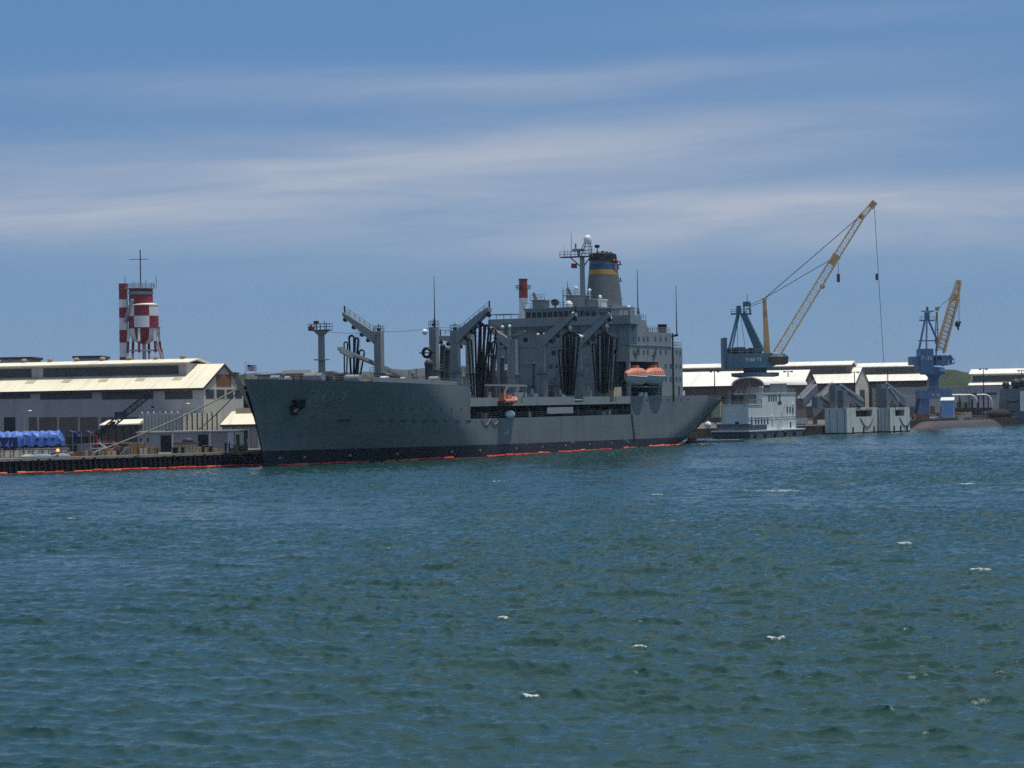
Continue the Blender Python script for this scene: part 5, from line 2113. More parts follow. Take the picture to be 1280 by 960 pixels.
# blue tarpaulin covered work on trestles
def tarp_cover():
    Y = 396.0
    a, b = W(-12, 540, Y), W(77, 538, Y)
    o = thing('tarpaulin_shelter', 'long work shelter wrapped in bright blue tarpaulin on steel scaffolding', 'shelter', (a.x, Y, LAND_Z))
    w = b.x - a.x
    zt = a.z - LAND_Z
    zt2 = b.z - LAND_Z
    rg = random.Random(3)
    NX, NA = 46, 12
    vs = []
    for i in range(NX + 1):
        x = w * i / NX
        zc = 2.1
        end = min(1, (NX - i) / 3.0 + .25)
        for j in range(NA + 1):
            an = math.pi * j / NA
            hh = (zt - zc) * end
            y = 1.6 - 1.75 * math.cos(an) + rg.uniform(-.13, .13)
            z = zc + hh * math.sin(an) ** .5 + .10 * math.sin(i * 1.15 + .4 * j) + rg.uniform(-.10, .10)
            if j in (0, NA):
                z = zc - .3 + .14 * math.sin(i * .9) + rg.uniform(-.08, .08)
            vs.append((x + rg.uniform(-.1, .1), y, z))
    fs = [(i * (NA + 1) + j, (i + 1) * (NA + 1) + j, (i + 1) * (NA + 1) + j + 1, i * (NA + 1) + j + 1) for i in range(NX) for j in range(NA)]
    m = MB()
    m.raw(vs, fs)
    m.face([vs[NX * (NA + 1) + j] for j in range(NA + 1)])
    m.build('tarpaulin', 'tarp', o, True, 25)
    m = MB()
    m.box(0, w - .8, .3, 3, 1.5, 2.0)
    m.build('work_floor', 'steel_dark', o)
    for k in range(8):
        x = w * k / 7.4
        m = MB()
        for y in (.2, 3.0):
            m.bar((x, y, 0), (x, y, 1.9), .12)
        m.bar((x, .2, 0), (x + 1.2, .2, 1.6), .09)
        m.bar((x, .2, .9), (x, 3, .9), .09)
        m.build('trestle', 'steel', o)
    for k in range(3):
        x = w * (.66 + .11 * k)
        m = MB()
        m.prism([(x - .3, zt - 1.1), (x + .3, zt - 1.1), (x, zt - 1.6)], 'y', -.22, .0)
        m.build('tie_flap', 'tarp_dark', o)
    m = MB()
    m.hexa([(0, -.16, 1.7), (w * .38, -.16, 1.7), (w * .38, -.04, 1.7), (0, -.04, 1.7)], [(0, -.2, zt - .9), (w * .38, -.2, zt - .9), (w * .38, -.08, zt - .9), (0, -.08, zt - .9)])
    m.build('side_sheet', 'tarp_dark', o)
    return o


tarp_cover()

# dark blue awning over stores, right of it
Y = 399.0
a, b = W(80, 539, Y), W(113, 541, Y)
o = thing('canvas_awning', 'sagging dark blue canvas awning on poles next to the blue tarpaulin', 'awning', (a.x, Y, LAND_Z))
w, he = b.x - a.x, a.z - LAND_Z
m = MB()
pts, fs = [], []
for i in range(7):
    for j in range(4):
        pts.append((w * i / 6, 3 * j / 3, he + .25 * math.sin(i * 1.7) - .15 * abs(i - 3) * .5))
m.raw(pts, [(i * 4 + j, (i + 1) * 4 + j, (i + 1) * 4 + j + 1, i * 4 + j + 1) for i in range(6) for j in range(3)])
m.raw([(x, y - .02, z - .35) for x, y, z in [pts[i * 4] for i in range(7)]] + [pts[i * 4] for i in range(7)], [(i, i + 1, 8 + i, 7 + i) for i in range(6)])
m.prism([(w * .3, he - 1.9), (w * .55, he - 1.9), (w * .35, he - .2)], 'y', .8, .9)
m.build('canopy', 'tarp_dark', o)
m = MB()
for x in (0, w * .33, w * .66, w):
    for y in (0, 3):
        m.bar((x, y, 0), (x, y, he), .09)
m.bar((0, 0, 1.8), (w, 0, 1.8), .09)
m.build('pole', 'steel', o)
m = MB()
m.box(w * .45, w * .95, 1.2, 2.6, 0, 2.0)
m.build('crate', 'wall', o)

# crawler crane, boom lowered in front of the warehouse
Y = 405.0
p0, p1, p2 = W(103, 561, Y), W(141, 521, Y), W(189, 491.5, Y)
base = W(108, 565, Y)
o = thing('crawler_crane', 'dark crawler crane with its lattice boom lowered across the warehouse front', 'crane', (base.x, Y, LAND_Z))
lo = local(o)
m = MB(lo)
q0 = W(110, 554, Y)
q1 = W(150, 518, Y)
m.lattice(q0, p2, 1.0, .75, 13, .085, .045)
m.bar(q0, q0.lerp(p2, .42), .4, .5)
m.box(q1.x - .8, q1.x + 1.1, Y - .5, Y + .5, q1.z - .4, q1.z + .4)
m.build('boom', 'steel_dark', o)
m = MB(lo)
m.bar(p2, W(191, 507, Y), .05)
hk = W(191, 508, Y)
m.ball(hk, .28, 8, 6)
m.build('hook', 'steel_dark', o)
m = MB()
for y in (-1.3, 1.3):
    m.prism([(-2.6, .1), (2.4, .1), (2.9, .55), (2.4, 1.0), (-2.6, 1.0), (-3.1, .55)], 'y', y - .35, y + .35)
m.build('crawler_track', 'tyre', o)
m = MB()
m.box(-3.0, 1.7, -1.5, 1.5, 1.2, 3.1)
m.box(-3.6, -2.6, -1.4, 1.4, 1.3, 2.6)
m.bar((-1.6, 0, 3.1), (-2.0, 0, 4.6), .25)
m.build('house', 'steel_dark', o)
m = MB()
m.box(.6, 2.0, -1.6, -.4, 1.4, 3.3)
cb_ = m.build('cab', 'brick_red', o)
m = MB()
m.box(.9, 1.8, -1.65, -1.55, 2.2, 3.1)
m.build('window', 'glass', cb_)


# vehicles
def car(loc, rz, label, mat, group=None, L=4.5, Wc=1.8, H=1.45, van=False, name='parked_car', cat='car'):
    o = thing(name, label, cat, loc, rz, group)
    m = MB()
    b = .35
    if van:
        prof = [(-L / 2, b), (L / 2, b), (L / 2, b + .75), (L / 2 - .45, b + .95), (L / 2 - 1.2, H), (-L / 2 + .1, H), (-L / 2, H - .2)]
    else:
        prof = [(-L / 2, b), (L / 2, b), (L / 2, b + .45), (L / 2 - .9, b + .58), (L / 2 - 1.7, H), (-L / 2 + 1.0, H), (-L / 2 + .3, b + .6), (-L / 2, b + .5)]
    m.prism(prof, 'y', -Wc / 2, Wc / 2)
    m.build('body', mat, o)
    for x in (-L / 2 + .8, L / 2 - .85):
        for y in (-Wc / 2, Wc / 2):
            m = MB()
            m.cyl((x, y - .12, .33), (x, y + .12, .33), .33, n=14)
            m.build('wheel', 'tyre', o, True)
    m = MB()
    for sd in (-1, 1):
        y = sd * (Wc / 2 + .012)
        if van:
            pts = [(L / 2 - 1.9, b + .85), (L / 2 - .75, b + .85), (L / 2 - 1.3, H - .15), (L / 2 - 1.9, H - .15)]
        else:
            pts = [(-L / 2 + .75, b + .62), (L / 2 - 1.15, b + .62), (L / 2 - 1.75, H - .1), (-L / 2 + 1.1, H - .1)]
        m.prism(pts, 'y', min(y, y - sd * .05), max(y, y - sd * .05))
    m.build('window', 'glass', o)
    return o


def yard_at(px, py):
    return G(px, py, LAND_Z)


YD = LAND_Z
def at(px, Y):
    return (tr(px, 555)[0] * Y / F, Y, YD)


o = car(at(131, 417), R(4), 'dark red pickup van parked by the cream roofed hut', 'red', None, 5.2, 2.0, 2.1, True, 'parked_van', 'van')
o = car(at(116, 412), R(6), 'white van parked behind the blue awning on the quay', 'white', None, 4.8, 1.9, 1.9, True, 'parked_van', 'van')


# goods on the quay
def crate(loc, sx_, sy_, sz_, mat, label, group=None, cat='crate', name='crate', rz=0.0):
    o = thing(name, label, cat, loc, rz, group)
    m = MB()
    m.box(-sx_ / 2, sx_ / 2, -sy_ / 2, sy_ / 2, .14, sz_)
    m.build('box', mat, o)
    m = MB()
    for y in (-sy_ / 2, 0, sy_ / 2 - .12):
        m.box(-sx_ / 2, sx_ / 2, y, y + .12, 0, .13)
    m.build('pallet', 'wall_tan', o)
    m = MB()
    for x in (-sx_ / 2 - .03, -.05, sx_ / 2 - .07):
        m.box(x, x + .1, -sy_ / 2 - .03, sy_ / 2 + .03, .14, sz_ + .03)
    m.build('batten', 'rust' if mat != 'rust' else 'kraft', o)
    return o


def qp(px, back):
    p = Q(q_at(px), -back, YD + .0)
    return p


gl = 'palletised goods along the quay edge'
for px, back, sx_, sz_, mt, lab in (
        (199, 6, 2.2, 1.9, 'sand', 'tall tan pallet load wrapped in orange sheeting, in front of the dark doorway'),
        (207, 4.5, 1.8, 1.2, 'sand', 'lower tan pallet load right of the tall orange one'),
        (192, 3, 1.4, 1.0, 'kraft', 'pale crate left of the tall orange pallet load'),
        (181, 5, 1.5, 1.3, 'yellow_band', 'yellow crate between the grey cabinet and the orange load'),
        (174, 4, 1.4, 1.2, 'grey_light', 'pale grey cabinet on a pallet at the quay edge'),
        (167, 4, 1.2, 1.0, 'rust', 'rust coloured crate left of the pale grey cabinet'),
        (152, 3, 1.6, .8, 'kraft', 'low pale crate near the foot of the thick mooring rope'),
        (145, 4.5, 1.3, 1.0, 'rust', 'rust brown crate behind the foot of the thick mooring rope'),
        (139, 2.5, 1.0, .8, 'kraft', 'small pale crate beside the quay edge near the rope end'),
        (160, 6, 1.5, 1.1, 'sand', 'tan crate behind the row of low goods'),
        (270, 4, 1.6, .9, 'sand', 'flat tan crate right of the fenced timber pen'),
        (280, 3, 1.4, .7, 'kraft', 'low pale crate in front of the white end cabin'),
        (312, 3, 1.5, 1.1, 'yellow_band', 'yellow crate nearest the ship bow'),
        (303, 2.5, 1.5, .7, 'sand', 'low tan crate near the end of the quay')):
    crate(tuple(qp(px, back)), sx_, 1.2, sz_, mt, lab, gl, rz=R(random.uniform(-12, 30)))
for px, back, lab, mt in ((213, 5.5, 'rust red drum right of the lower tan pallet load', 'brick_red'), (216, 4.8, 'dark drum close beside the rust red drum', 'steel_dark'), (186, 7, 'blue drum behind the yellow crate', 'tarp'), (275, 6, 'white drum near the wall of the grey office row', 'white'),
                          (157, 2.2, 'dark drum in front of the tan crate row', 'steel_dark'), (118, 2.5, 'pale drum at the foot of the thick mooring rope', 'grey_light')):
    o = thing('oil_drum', lab, 'drum', tuple(qp(px, back)), 0, 'drums on the quay')
    m = MB()
    m.cyl((0, 0, 0), (0, 0, .95), .32, n=14)
    m.build('barrel', mt, o, True)
    m = MB()
    for z in (.3, .62):
        m.cyl((0, 0, z), (0, 0, z + .05), .34, n=14)
        m.build('hoop', mt, o)
        m = MB()
for px, back, L_, lab in ((130, 5, 5.0, 'stack of long tan timbers left of the rust brown crate'), (208, 8, 4.0, 'stack of timbers behind the tan pallet loads'), (287, 5, 3.5, 'stack of timbers in front of the white end cabin'), (95, 4, 3.6, 'stack of grey brown timbers right of the orange lamp')):
    o = thing('timber_stack', lab, 'timber', tuple(qp(px, back)), R(random.uniform(25, 50)), 'stacks of timber on the quay')
    for r_ in range(3):
        for c_ in range(4 - r_):
            m = MB()
            m.box(-L_ / 2 + random.uniform(-.2, .2), L_ / 2 + random.uniform(-.2, .2), -.6 + c_ * .32 + r_ * .15, -.32 + c_ * .32 + r_ * .15, r_ * .27 + .02, r_ * .27 + .27)
            m.build('beam', random.choice(['sand', 'wall_tan', 'kraft', 'rust']), o)
# timber pen
p = qp(248, 3.5)
o = thing('timber_pen', 'boarded tan timber pen with dark top rail at the quay edge', 'pen', tuple(p), R(3))
m = MB()
m.box(-1.9, 1.9, -.9, .9, 0, 1.55)
m.build('boarding', 'kraft', o)
m = MB()
m.box(-2.0, 2.0, -1.0, 1.0, 1.55, 1.85)
m.build('top_rail', 'rust', o)
m = MB()
for k in range(7):
    m.box(-1.9 + k * .6, -1.82 + k * .6, -.96, -.9, 0, 1.55)
m.build('post', 'wall_tan', o)
m = MB()
m.ball((.3, 0, 2.0), .8, 10, 6, 1.2, .7, .7)
o2 = m.build('net_heap', 'tarp_dark', None, True)
o2.location = p
tag(o2, 'dark heap of netting piled on top of the timber pen', 'netting')

# drums, bollards
bol = None
for px, lab in ((233, 'bollard'), (258.5, 'b'), (268.5, 'b'), (222, 'b'), (225, 'b')):
    p = qp(px, 1.0)
    if bol is None:
        bol = thing('bollard', 'dark iron mooring bollard on the pale quay edge', 'bollard', tuple(p), 0, 'bollards along the quay edge')
        m = MB()
        m.lathe((0, 0, 0.1), [(.28, 0), (.24, .5), (.24, .75), (.38, .85), (.36, 1.0), (.1, 1.05)], 12)
        m.build('post', 'black', bol, True)
        m = MB()
        m.lathe((0, 0, 0.1), [(.45, 0), (.45, .08), (.3, .1)], 12)
        m.build('base', 'steel_dark', bol)
        bol['label'] = 'dark bollard just left of the boarded timber pen'
    else:
        c = copy_tree(bol)
        c.location = p
        c['label'] = {258.5: 'dark bollard at the right end of the timber pen', 268.5: 'dark bollard midway between the timber pen and the two workers', 222: 'left one of two bollards close together beyond the orange load', 225: 'right one of two bollards close together beyond the orange load'}[px]


# two people at the quay edge
def person(loc, rz, label, shirt, trousers, hat, lean=0.0):
    o = thing('person', label, 'person', loc, rz, 'workers at the quay edge')
    me = bpy.data.meshes.new('body')
    J = [((0, 0, .95), .15), ((0, 0, 1.15), .155), ((lean * .5, 0, 1.38), .18), ((lean, 0, 1.52), .07), ((lean, 0, 1.60), .075), ((lean * 1.1 + .01, 0, 1.72), .105), ((lean * 1.1, 0, 1.80), .07),
         ((0, .10, .88), .115), ((.03, .12, .50), .075), ((0, .13, .09), .05), ((.16, .14, .04), .04),
         ((0, -.10, .88), .115), ((.03, -.12, .50), .075), ((0, -.13, .09), .05), ((.16, -.14, .04), .04),
         ((lean, .21, 1.42), .07), ((lean, .26, 1.15), .05), ((lean + .12, .24, .92), .038), ((lean + .15, .23, .84), .035),
         ((lean, -.21, 1.42), .07), ((lean, -.26, 1.15), .05), ((lean + .16, -.20, .98), .038), ((lean + .2, -.18, .92), .035)]
    E = [(0, 1), (1, 2), (2, 3), (3, 4), (4, 5), (5, 6), (0, 7), (7, 8), (8, 9), (9, 10), (0, 11), (11, 12), (12, 13), (13, 14), (2, 15), (15, 16), (16, 17), (17, 18), (2, 19), (19, 20), (20, 21), (21, 22)]
    me.from_pydata([j[0] for j in J], E, [])
    tmp = bpy.data.objects.new('body', me)
    C.objects.link(tmp)
    sk = tmp.modifiers.new('skin', 'SKIN')
    sv = me.skin_vertices[0].data
    for i, j in enumerate(J):
        sv[i].radius = (j[1], j[1])
    sv[0].use_root = True
    sd = tmp.modifiers.new('sub', 'SUBSURF')
    sd.levels = sd.render_levels = 1
    dg = bpy.context.evaluated_depsgraph_get()
    nm = bpy.data.meshes.new_from_object(tmp.evaluated_get(dg))
    bpy.data.objects.remove(tmp)
    for k in (trousers, shirt, 'skin'):
        nm.materials.append(M[k])
    for pl in nm.polygons:
        c = pl.center
        hand = c.z < 1.0 and abs(c.y) > .17 and c.x > lean + .05
        pl.material_index = 2 if c.z > 1.54 or hand else (1 if c.z > .98 or abs(c.y) > .21 else 0)
        pl.use_smooth = True
    b = bpy.data.objects.new('body', nm)
    C.objects.link(b)
    b.parent = o
    m = MB()
    m.lathe((lean * 1.1, 0, 1.76), [(.13, 0), (.12, .05), (.08, .11), (.02, .13)], 12)
    m.box(lean * 1.1 + .05, lean * 1.1 + .2, -.09, .09, 1.765, 1.785)
    m.build('hard_hat', hat, o, True)
    m = MB()
    for y in (.13, -.13):
        m.box(-.09, .2, y - .055, y + .055, -.02, .09)
    m.build('boot', 'tyre', o)
    return o


person(tuple(qp(289, 1.6) + V((0, 0, .12))), R(40), 'worker in dark clothes and white hard hat, left of two standing near the quay end', 'tarp_dark', 'tarp_dark', 'white', .03)
person(tuple(qp(294, 1.6) + V((0, 0, .12))), R(170), 'worker in grey shirt and dark trousers, right of two standing near the quay end', 'grey_light', 'steel_dark', 'white', -.02)

# quay railing
o = thing('quay_railing', 'thin steel pipe railing along the right hand half of the quay', 'railing', tuple(Q(q_at(236), -2.2, YD)))
lo = local(o)
m = MB(lo)
m.rail([Q(q_at(262), -1.9, YD), Q(q_at(318), -1.9, YD)], 1.25, 1.6, .035, 3)
m.build('rail', 'steel', o)
# scaffold brows with flat platforms, near the left
for i, (x0, x1, yt, lab) in enumerate(((52, 100, 562, 'low steel trestle staging at the quay edge below the tarpaulin'), (128, 178, 556, 'long low steel brow resting on the quay behind the crates'))):
    p = qp(x0, 3.5)
    q = qp(x1, 3.5)
    o = thing('staging', lab, 'staging', tuple(p), math.atan2(q.y - p.y, q.x - p.x), 'steel staging on the quay')
    L = (q - p).length
    z = [1.35, 1.9][i]
    m = MB()
    m.box(0, L, -.5, .5, z, z + .12)
    m.build('platform', 'steel' if i == 0 else 'grey_light', o)
    for k in range(4):
        x = L * k / 3
        m = MB()
        m.bar((x, -.4, 0), (x, -.4, z), .09)
        m.bar((x, .4, 0), (x, .4, z), .09)
        if k < 3:
            m.bar((x, -.45, 0), (x + L / 3, -.45, z), .09)
        m.build('leg', 'steel', o)
# pale sheets and skiffs lying at the edge
for px, back, w, mt, lab in ((60, 1.6, 3.6, 'heap_blue', 'grey blue sheeted heap lying at the quay edge left of the orange lamp'), (83, 1.5, 3.2, 'heap_blue', 'grey blue sheeted heap right of the orange lamp'), (48, 3.2, 2.6, 'grey_light', 'pale upturned skiff under the tarpaulin shelter')):
    m = MB()
    m.ball((0, 0, 0), 1.0, 16, 8, w / 2, .7, .42)
    o = m.build('sheeted_heap' if mt == 'heap_blue' else 'upturned_skiff', mt, None, True)
    o.location = qp(px, back) + V((0, 0, .25))
    o.rotation_euler = (0, 0, R(38))
    tag(o, lab, 'heap' if mt == 'heap_blue' else 'skiff')
p = qp(76, .8)
o = thing('warning_lamp', 'glowing orange warning lamp on a short post at the quay edge', 'lamp', tuple(p))
m = MB()
m.bar((0, 0, 0), (0, 0, .95), .12)
m.build('post', 'steel_dark', o)
m = MB()
m.ball((0, 0, 1.15), .26, 12, 8)
m.build('lens', 'glow', o, True)
# hanging rope loop at the quay end
m = MB()
a, b = Q(q_at(297), .95, 1.9), Q(q_at(317), .95, 1.7)
m.tube([a.lerp(b, i / 12) - V((0, 0, 1.35 * math.sin(math.pi * i / 12))) for i in range(13)], .07, 6)
o = m.build('fender_chain', 'rope')
tag(o, 'pale chain hanging in a loop over the end of the quay wall', 'chain')
# floodlight posts among the yard
for px, py, Y, lab in ((228, 508, 440, 'short lamp post with curved arm by the ribbed enclosure roof'), (30, 517, 420, 'thin lamp post with white lamp in front of the warehouse at far left')):
    t = W(px, py, Y)
    o = thing('lamp_post', lab, 'lamp post', (t.x, Y, LAND_Z), 0, 'lamp posts in the yard')
    h_ = t.z - LAND_Z
    m = MB()
    m.cyl((0, 0, 0), (0, 0, h_), .09, .06, 8)
    m.build('pole', 'steel', o)
    m = MB()
    m.tube([(0, 0, h_), (.3, 0, h_ + .35), (.9, 0, h_ + .5)], .05, 6)
    m.build('arm', 'steel', o)
    m = MB()
    m.ball((1.0, 0, h_ + .45), .22, 10, 6, 1.5, 1, .6)
    m.build('lamp_head', 'white', o, True)

# ================================================================== land behind the ship
rg = random.Random(11)
specs = [
    # px0, px1, ytop, Y, wall, roof, label
    (356, 386, 462.5, 640, 'wall_tan', 'roof_white', 'tan block with white pitched roof behind the ship forecastle'),
    (322, 350, 468, 660, 'wall', 'trim', 'low grey block just right of the bow flag'),
    (404, 414, 464, 600, 'wall_tan', 'wall_tan', 'narrow tan block right of the foremast'),
    (414, 430, 467, 690, 'wall_brown', 'trim', 'brown block left of the starboard hoses'),
    (484, 500, 468, 760, 'wall_brown', 'wall_brown', 'brown block right of the leftmost kingpost'),
    (506, 528, 470, 700, 'wall_tan', 'wall_tan', 'tan block left of the centre mast'),
    (578, 600, 470, 760, 'wall_tan', 'wall_tan', 'tan block right of the kingpost with a raised arm'),
    (600, 640, 460, 900, 'wall_tan', 'roof_white', 'long tan block with pale roof left of the ship bridge'),
    (612, 634, 470, 720, 'wall_brown', 'trim', 'brown block behind the hoses left of the ship bridge'),
]
for x0, x1, yt, Y, wm, rm, lab in specs:
    o, w, hgt = simple_box('yard_building', lab, 'building', x0, x1, yt, Y, 14, M[wm], M[rm], roof_th=.9 if rm == 'roof_white' else .4, over=.6)
    n_ = max(2, int(w * 2 / 4))
    for k in range(n_):
        for lv in range(max(1, int(hgt / 4))):
            m = MB()
            x = -w + (k + .5) * 2 * w / n_
            m.box(x - .8, x + .8, -.07, .1, hgt - 2.6 - 3.6 * lv, hgt - 1.3 - 3.6 * lv)
            m.build('window', 'strip', o)


def tree_meshes(seed, mat, h, r):
    rg = random.Random(seed)
    m = MB()
    m.cyl((0, 0, 0), (.15, 0, h * .45), r * .09, r * .06, 7)
    for k in range(4):
        a = k * 1.6 + rg.random()
        m.cyl((.1, 0, h * .35), (r * .5 * math.cos(a), r * .5 * math.sin(a), h * .65), r * .05, r * .02, 5)
    tk = m
    m = MB()
    clumps = [(rg.uniform(-.7, .7) * r, rg.uniform(-.6, .6) * r, h * rg.uniform(.45, .85), r * rg.uniform(.3, .5)) for _ in range(11)]
    for cx, cy, cz, cr_ in clumps:
        for _ in range(70):
            d = V((rg.gauss(0, 1), rg.gauss(0, 1), rg.gauss(0, .8)))
            d = d.normalized() * cr_ * rg.uniform(.55, 1.05)
            c = V((cx, cy, cz)) + d
            u = V((rg.gauss(0, 1), rg.gauss(0, 1), rg.gauss(0, 1))).normalized()
            v = u.orthogonal().normalized()
            s = rg.uniform(.25, .55) * (r / 4)
            m.face([c - u * s - v * s * .6, c + u * s - v * s * .6, c + u * s + v * s * .6, c - u * s + v * s * .6])
    return tk, m


protos = []
for k, (mt, h_, r) in enumerate((('leaf', 11, 5), ('leaf_dry', 9, 5.5), ('leaf', 8, 4))):
    tk, cm = tree_meshes(20 + k, mt, h_, r)
    protos.append((tk, cm, mt))
tree_roots = []
tl = {0: 'tall dark green tree', 1: 'broad olive brown tree', 2: 'small round green tree'}
trees = [(336, 0, 760, 'behind the grey block near the bow flag'), (392, 1, 760, 'left of the foremast'), (346, 2, 700, 'between the grey block and the white roofed block'), (424, 2, 800, 'behind the brown block left of the hoses'),
         (446, 1, 820, 'behind the starboard hoses'), (458, 0, 860, 'left of the leftmost kingpost'), (486, 1, 900, 'right of the leftmost kingpost'), (497, 0, 860, 'above the brown block beyond the derrick boom'), (505, 2, 780, 'between the brown and tan blocks'),
         (516, 1, 880, 'behind the tan block left of the centre mast'), (528, 0, 840, 'just left of the centre mast'), (535, 1, 900, 'behind the hose reel'), (556, 2, 840, 'between the centre mast and the kingpost'),
         (583, 1, 880, 'right of the kingpost with the raised arm'), (592, 0, 860, 'behind the tan block beside the hoses'), (600, 2, 800, 'behind the port hoses'), (618, 1, 840, 'above the brown block near the bridge'), (632, 0, 860, 'next to the ship bridge'),
         (315, 1, 840, 'beside the bow flag'), (372, 0, 800, 'behind the white roofed tan block'), (437, 2, 760, 'between the foremast and the hoses')]
first = {}
for px, k, Y, where in trees:
    loc = (tr(px, 480)[0] * Y / F, Y, LAND_Z)
    if k not in first:
        o = thing('tree', '', 'tree', loc, 0, 'trees on the shore beyond the ship')
        tk, cm, mt = protos[k]
        tk.build('trunk', 'bark', o, True)
        cm.build('crown', mt, o)
        first[k] = o
    else:
        o = copy_tree(first[k])
        o.location = loc
    o.rotation_euler = (0, 0, rg.uniform(0, 6))
    s = rg.uniform(1.3, 1.55) * Y / 850
    o.scale = (s, s, s)
    o['label'] = tl[k] + ' ' + where

# far tree belt, one mass on the plain
m = MB()
for i in range(6500):
    x = rg.uniform(-460, 40)
    y = rg.uniform(1300, 1750)
    top = (21 + 1.5 * math.sin(x * .021) + 1.0 * math.sin(x * .063 + 1) + 1.2 * math.sin(x * .17)) * y / 1300
    b = V((x * y / 1600, y, LAND_Z + top * rg.random() ** .6))
    s = rg.uniform(1.6, 4.2)
    u = V((rg.gauss(0, 1), rg.gauss(0, .6), rg.gauss(0, 1))).normalized()
    v = u.orthogonal().normalized()
    m.face([b - u * s - v * s * .6, b + u * s - v * s * .6, b + u * s * .8 + v * s * .6, b - u * s + v * s * .6])
tag(m.build('far_woods', 'leaf_dry'), 'olive brown woodland across the far plain below the ridge', 'woodland', kind='stuff')

# ================================================================== right hand waterfront
SZ = R(-14)


def place_shed(name, label, px, py, Y, L, Wd, pyr, group, **kw):
    c = W(px, py, Y)
    kz = V((c.x - math.sin(SZ) * Wd / 2, c.y + math.cos(SZ) * Wd / 2, 0))
    rz_ = CAMZ + (HZ - (tr(px, pyr)[1])) * kz.y / F
    return shed(name, label, (c.x, c.y), SZ, L, Wd, c.z, rz_, group=group, **kw)


gs = 'long cream roofed dock sheds'
place_shed('dock_shed', 'brown walled dock shed with plain cream gable roof right behind the ship stern', 1004, 480.5, 830, 52, 34, 463, gs, wall='wall_brown', roofm='roof_white', strips=[(-46 + 9 * k, -40 + 9 * k, 5, 8.5, 'strip') for k in range(5)], gable=[(12, 22, 5, 12, 'strip')])
place_shed('dock_shed', 'largest cream roofed dock shed with pale gable and raised clerestory roof behind the dock gates', 1069, 478.5, 880, 66, 44, 460, gs, wall='wall_brown', roofm='roof_white', gable_mat='pale_panel', monitor=(9, 3.2, -65, -3),
           gable=[(3, 8, 3, 13, 'white'), (14, 30, 3, 12.5, 'strip'), (32, 37, 3, 13, 'white')])
place_shed('dock_shed', 'cream roofed dock shed with clerestory partly hidden by the blue crane', 1158, 475.5, 930, 46, 44, 462, gs, wall='wall_brown', roofm='roof_white', monitor=(9, 3.0, -45, -4))
# right edge shed
place_shed('dock_shed', 'cream roofed dock shed with grey clerestory strip at the right edge', 1400, 478.5, 950, 56, 36, 470, gs, wall='wall', roofm='roof_white', monitor=(12, 3.4, -56, -2))
# long grey wall building
o, w, hgt = simple_box('long_grey_building', 'long flat grey building stretching below the cream roofs behind the submarine', 'building', 1096, 1420, 482, 905, 12, M['wall'], M['wall_light'], over=.1)
m = MB()
x = lambda px: tr(px, 490)[0] * 905 / F - o.location.x
m.box(x(1206), x(1246), -.08, .1, hgt - 3.2, hgt - 2.4)
m.build('strip_window', 'trim', o)
for k in range(8):
    m = MB()
    m.box(x(1110 + k * 13), x(1116 + k * 13), -.08, .1, 0, 4)
    m.build('door', 'wall_brown', o)

# barrel vaulted shed behind the barge
Y = 740.0
a, b = W(915, 482, Y), W(955.5, 482, Y)
o = thing('barrel_shed', 'barrel vaulted shed with dark arched end showing above the grey barge', 'shed', ((a.x + b.x) / 2, Y, LAND_Z), R(-64))
r = (b.x - a.x) / 2
hs = a.z - LAND_Z
ht = W(935, 473, Y).z - LAND_Z
def archpts(e=0):
    return [((r + e) * math.cos(math.pi * i / 14), hs + (ht - hs + e) * math.sin(math.pi * i / 14)) for i in range(15)]
o.rotation_euler = (0, 0, R(-28))
m = MB()
m.prism([(r, 0)] + archpts() + [(-r, 0)], 'y', 0, .4)
m.build('arched_end', 'wall_brown', o)
m = MB()
ap, aq = archpts(.1), archpts(.5)
vs = [(p[0], y, p[1]) for y in (-.4, 34) for p in ap + aq[::-1]]
n_ = 30
m.raw(vs, [(i, (i + 1) % n_, n_ + (i + 1) % n_, n_ + i) for i in range(n_)] + [tuple(range(n_))[::-1], tuple(range(n_, 2 * n_))])
m.build('vault_roof', 'roof_white', o, True)
m = MB()
m.box(-r, -r + .3, .4, 34, 0, hs)
m.box(r - .3, r, .4, 34, 0, hs)
m.build('side_wall', 'wall_brown', o)
m = MB()
m.box(-2.5, 2.5, -.08, .1, 0, hs * .8)
m.build('door', 'strip', o)


# ---- cranes
def hook_line(m, p, q, r=.09):
    m.bar(p, q, r * 2)


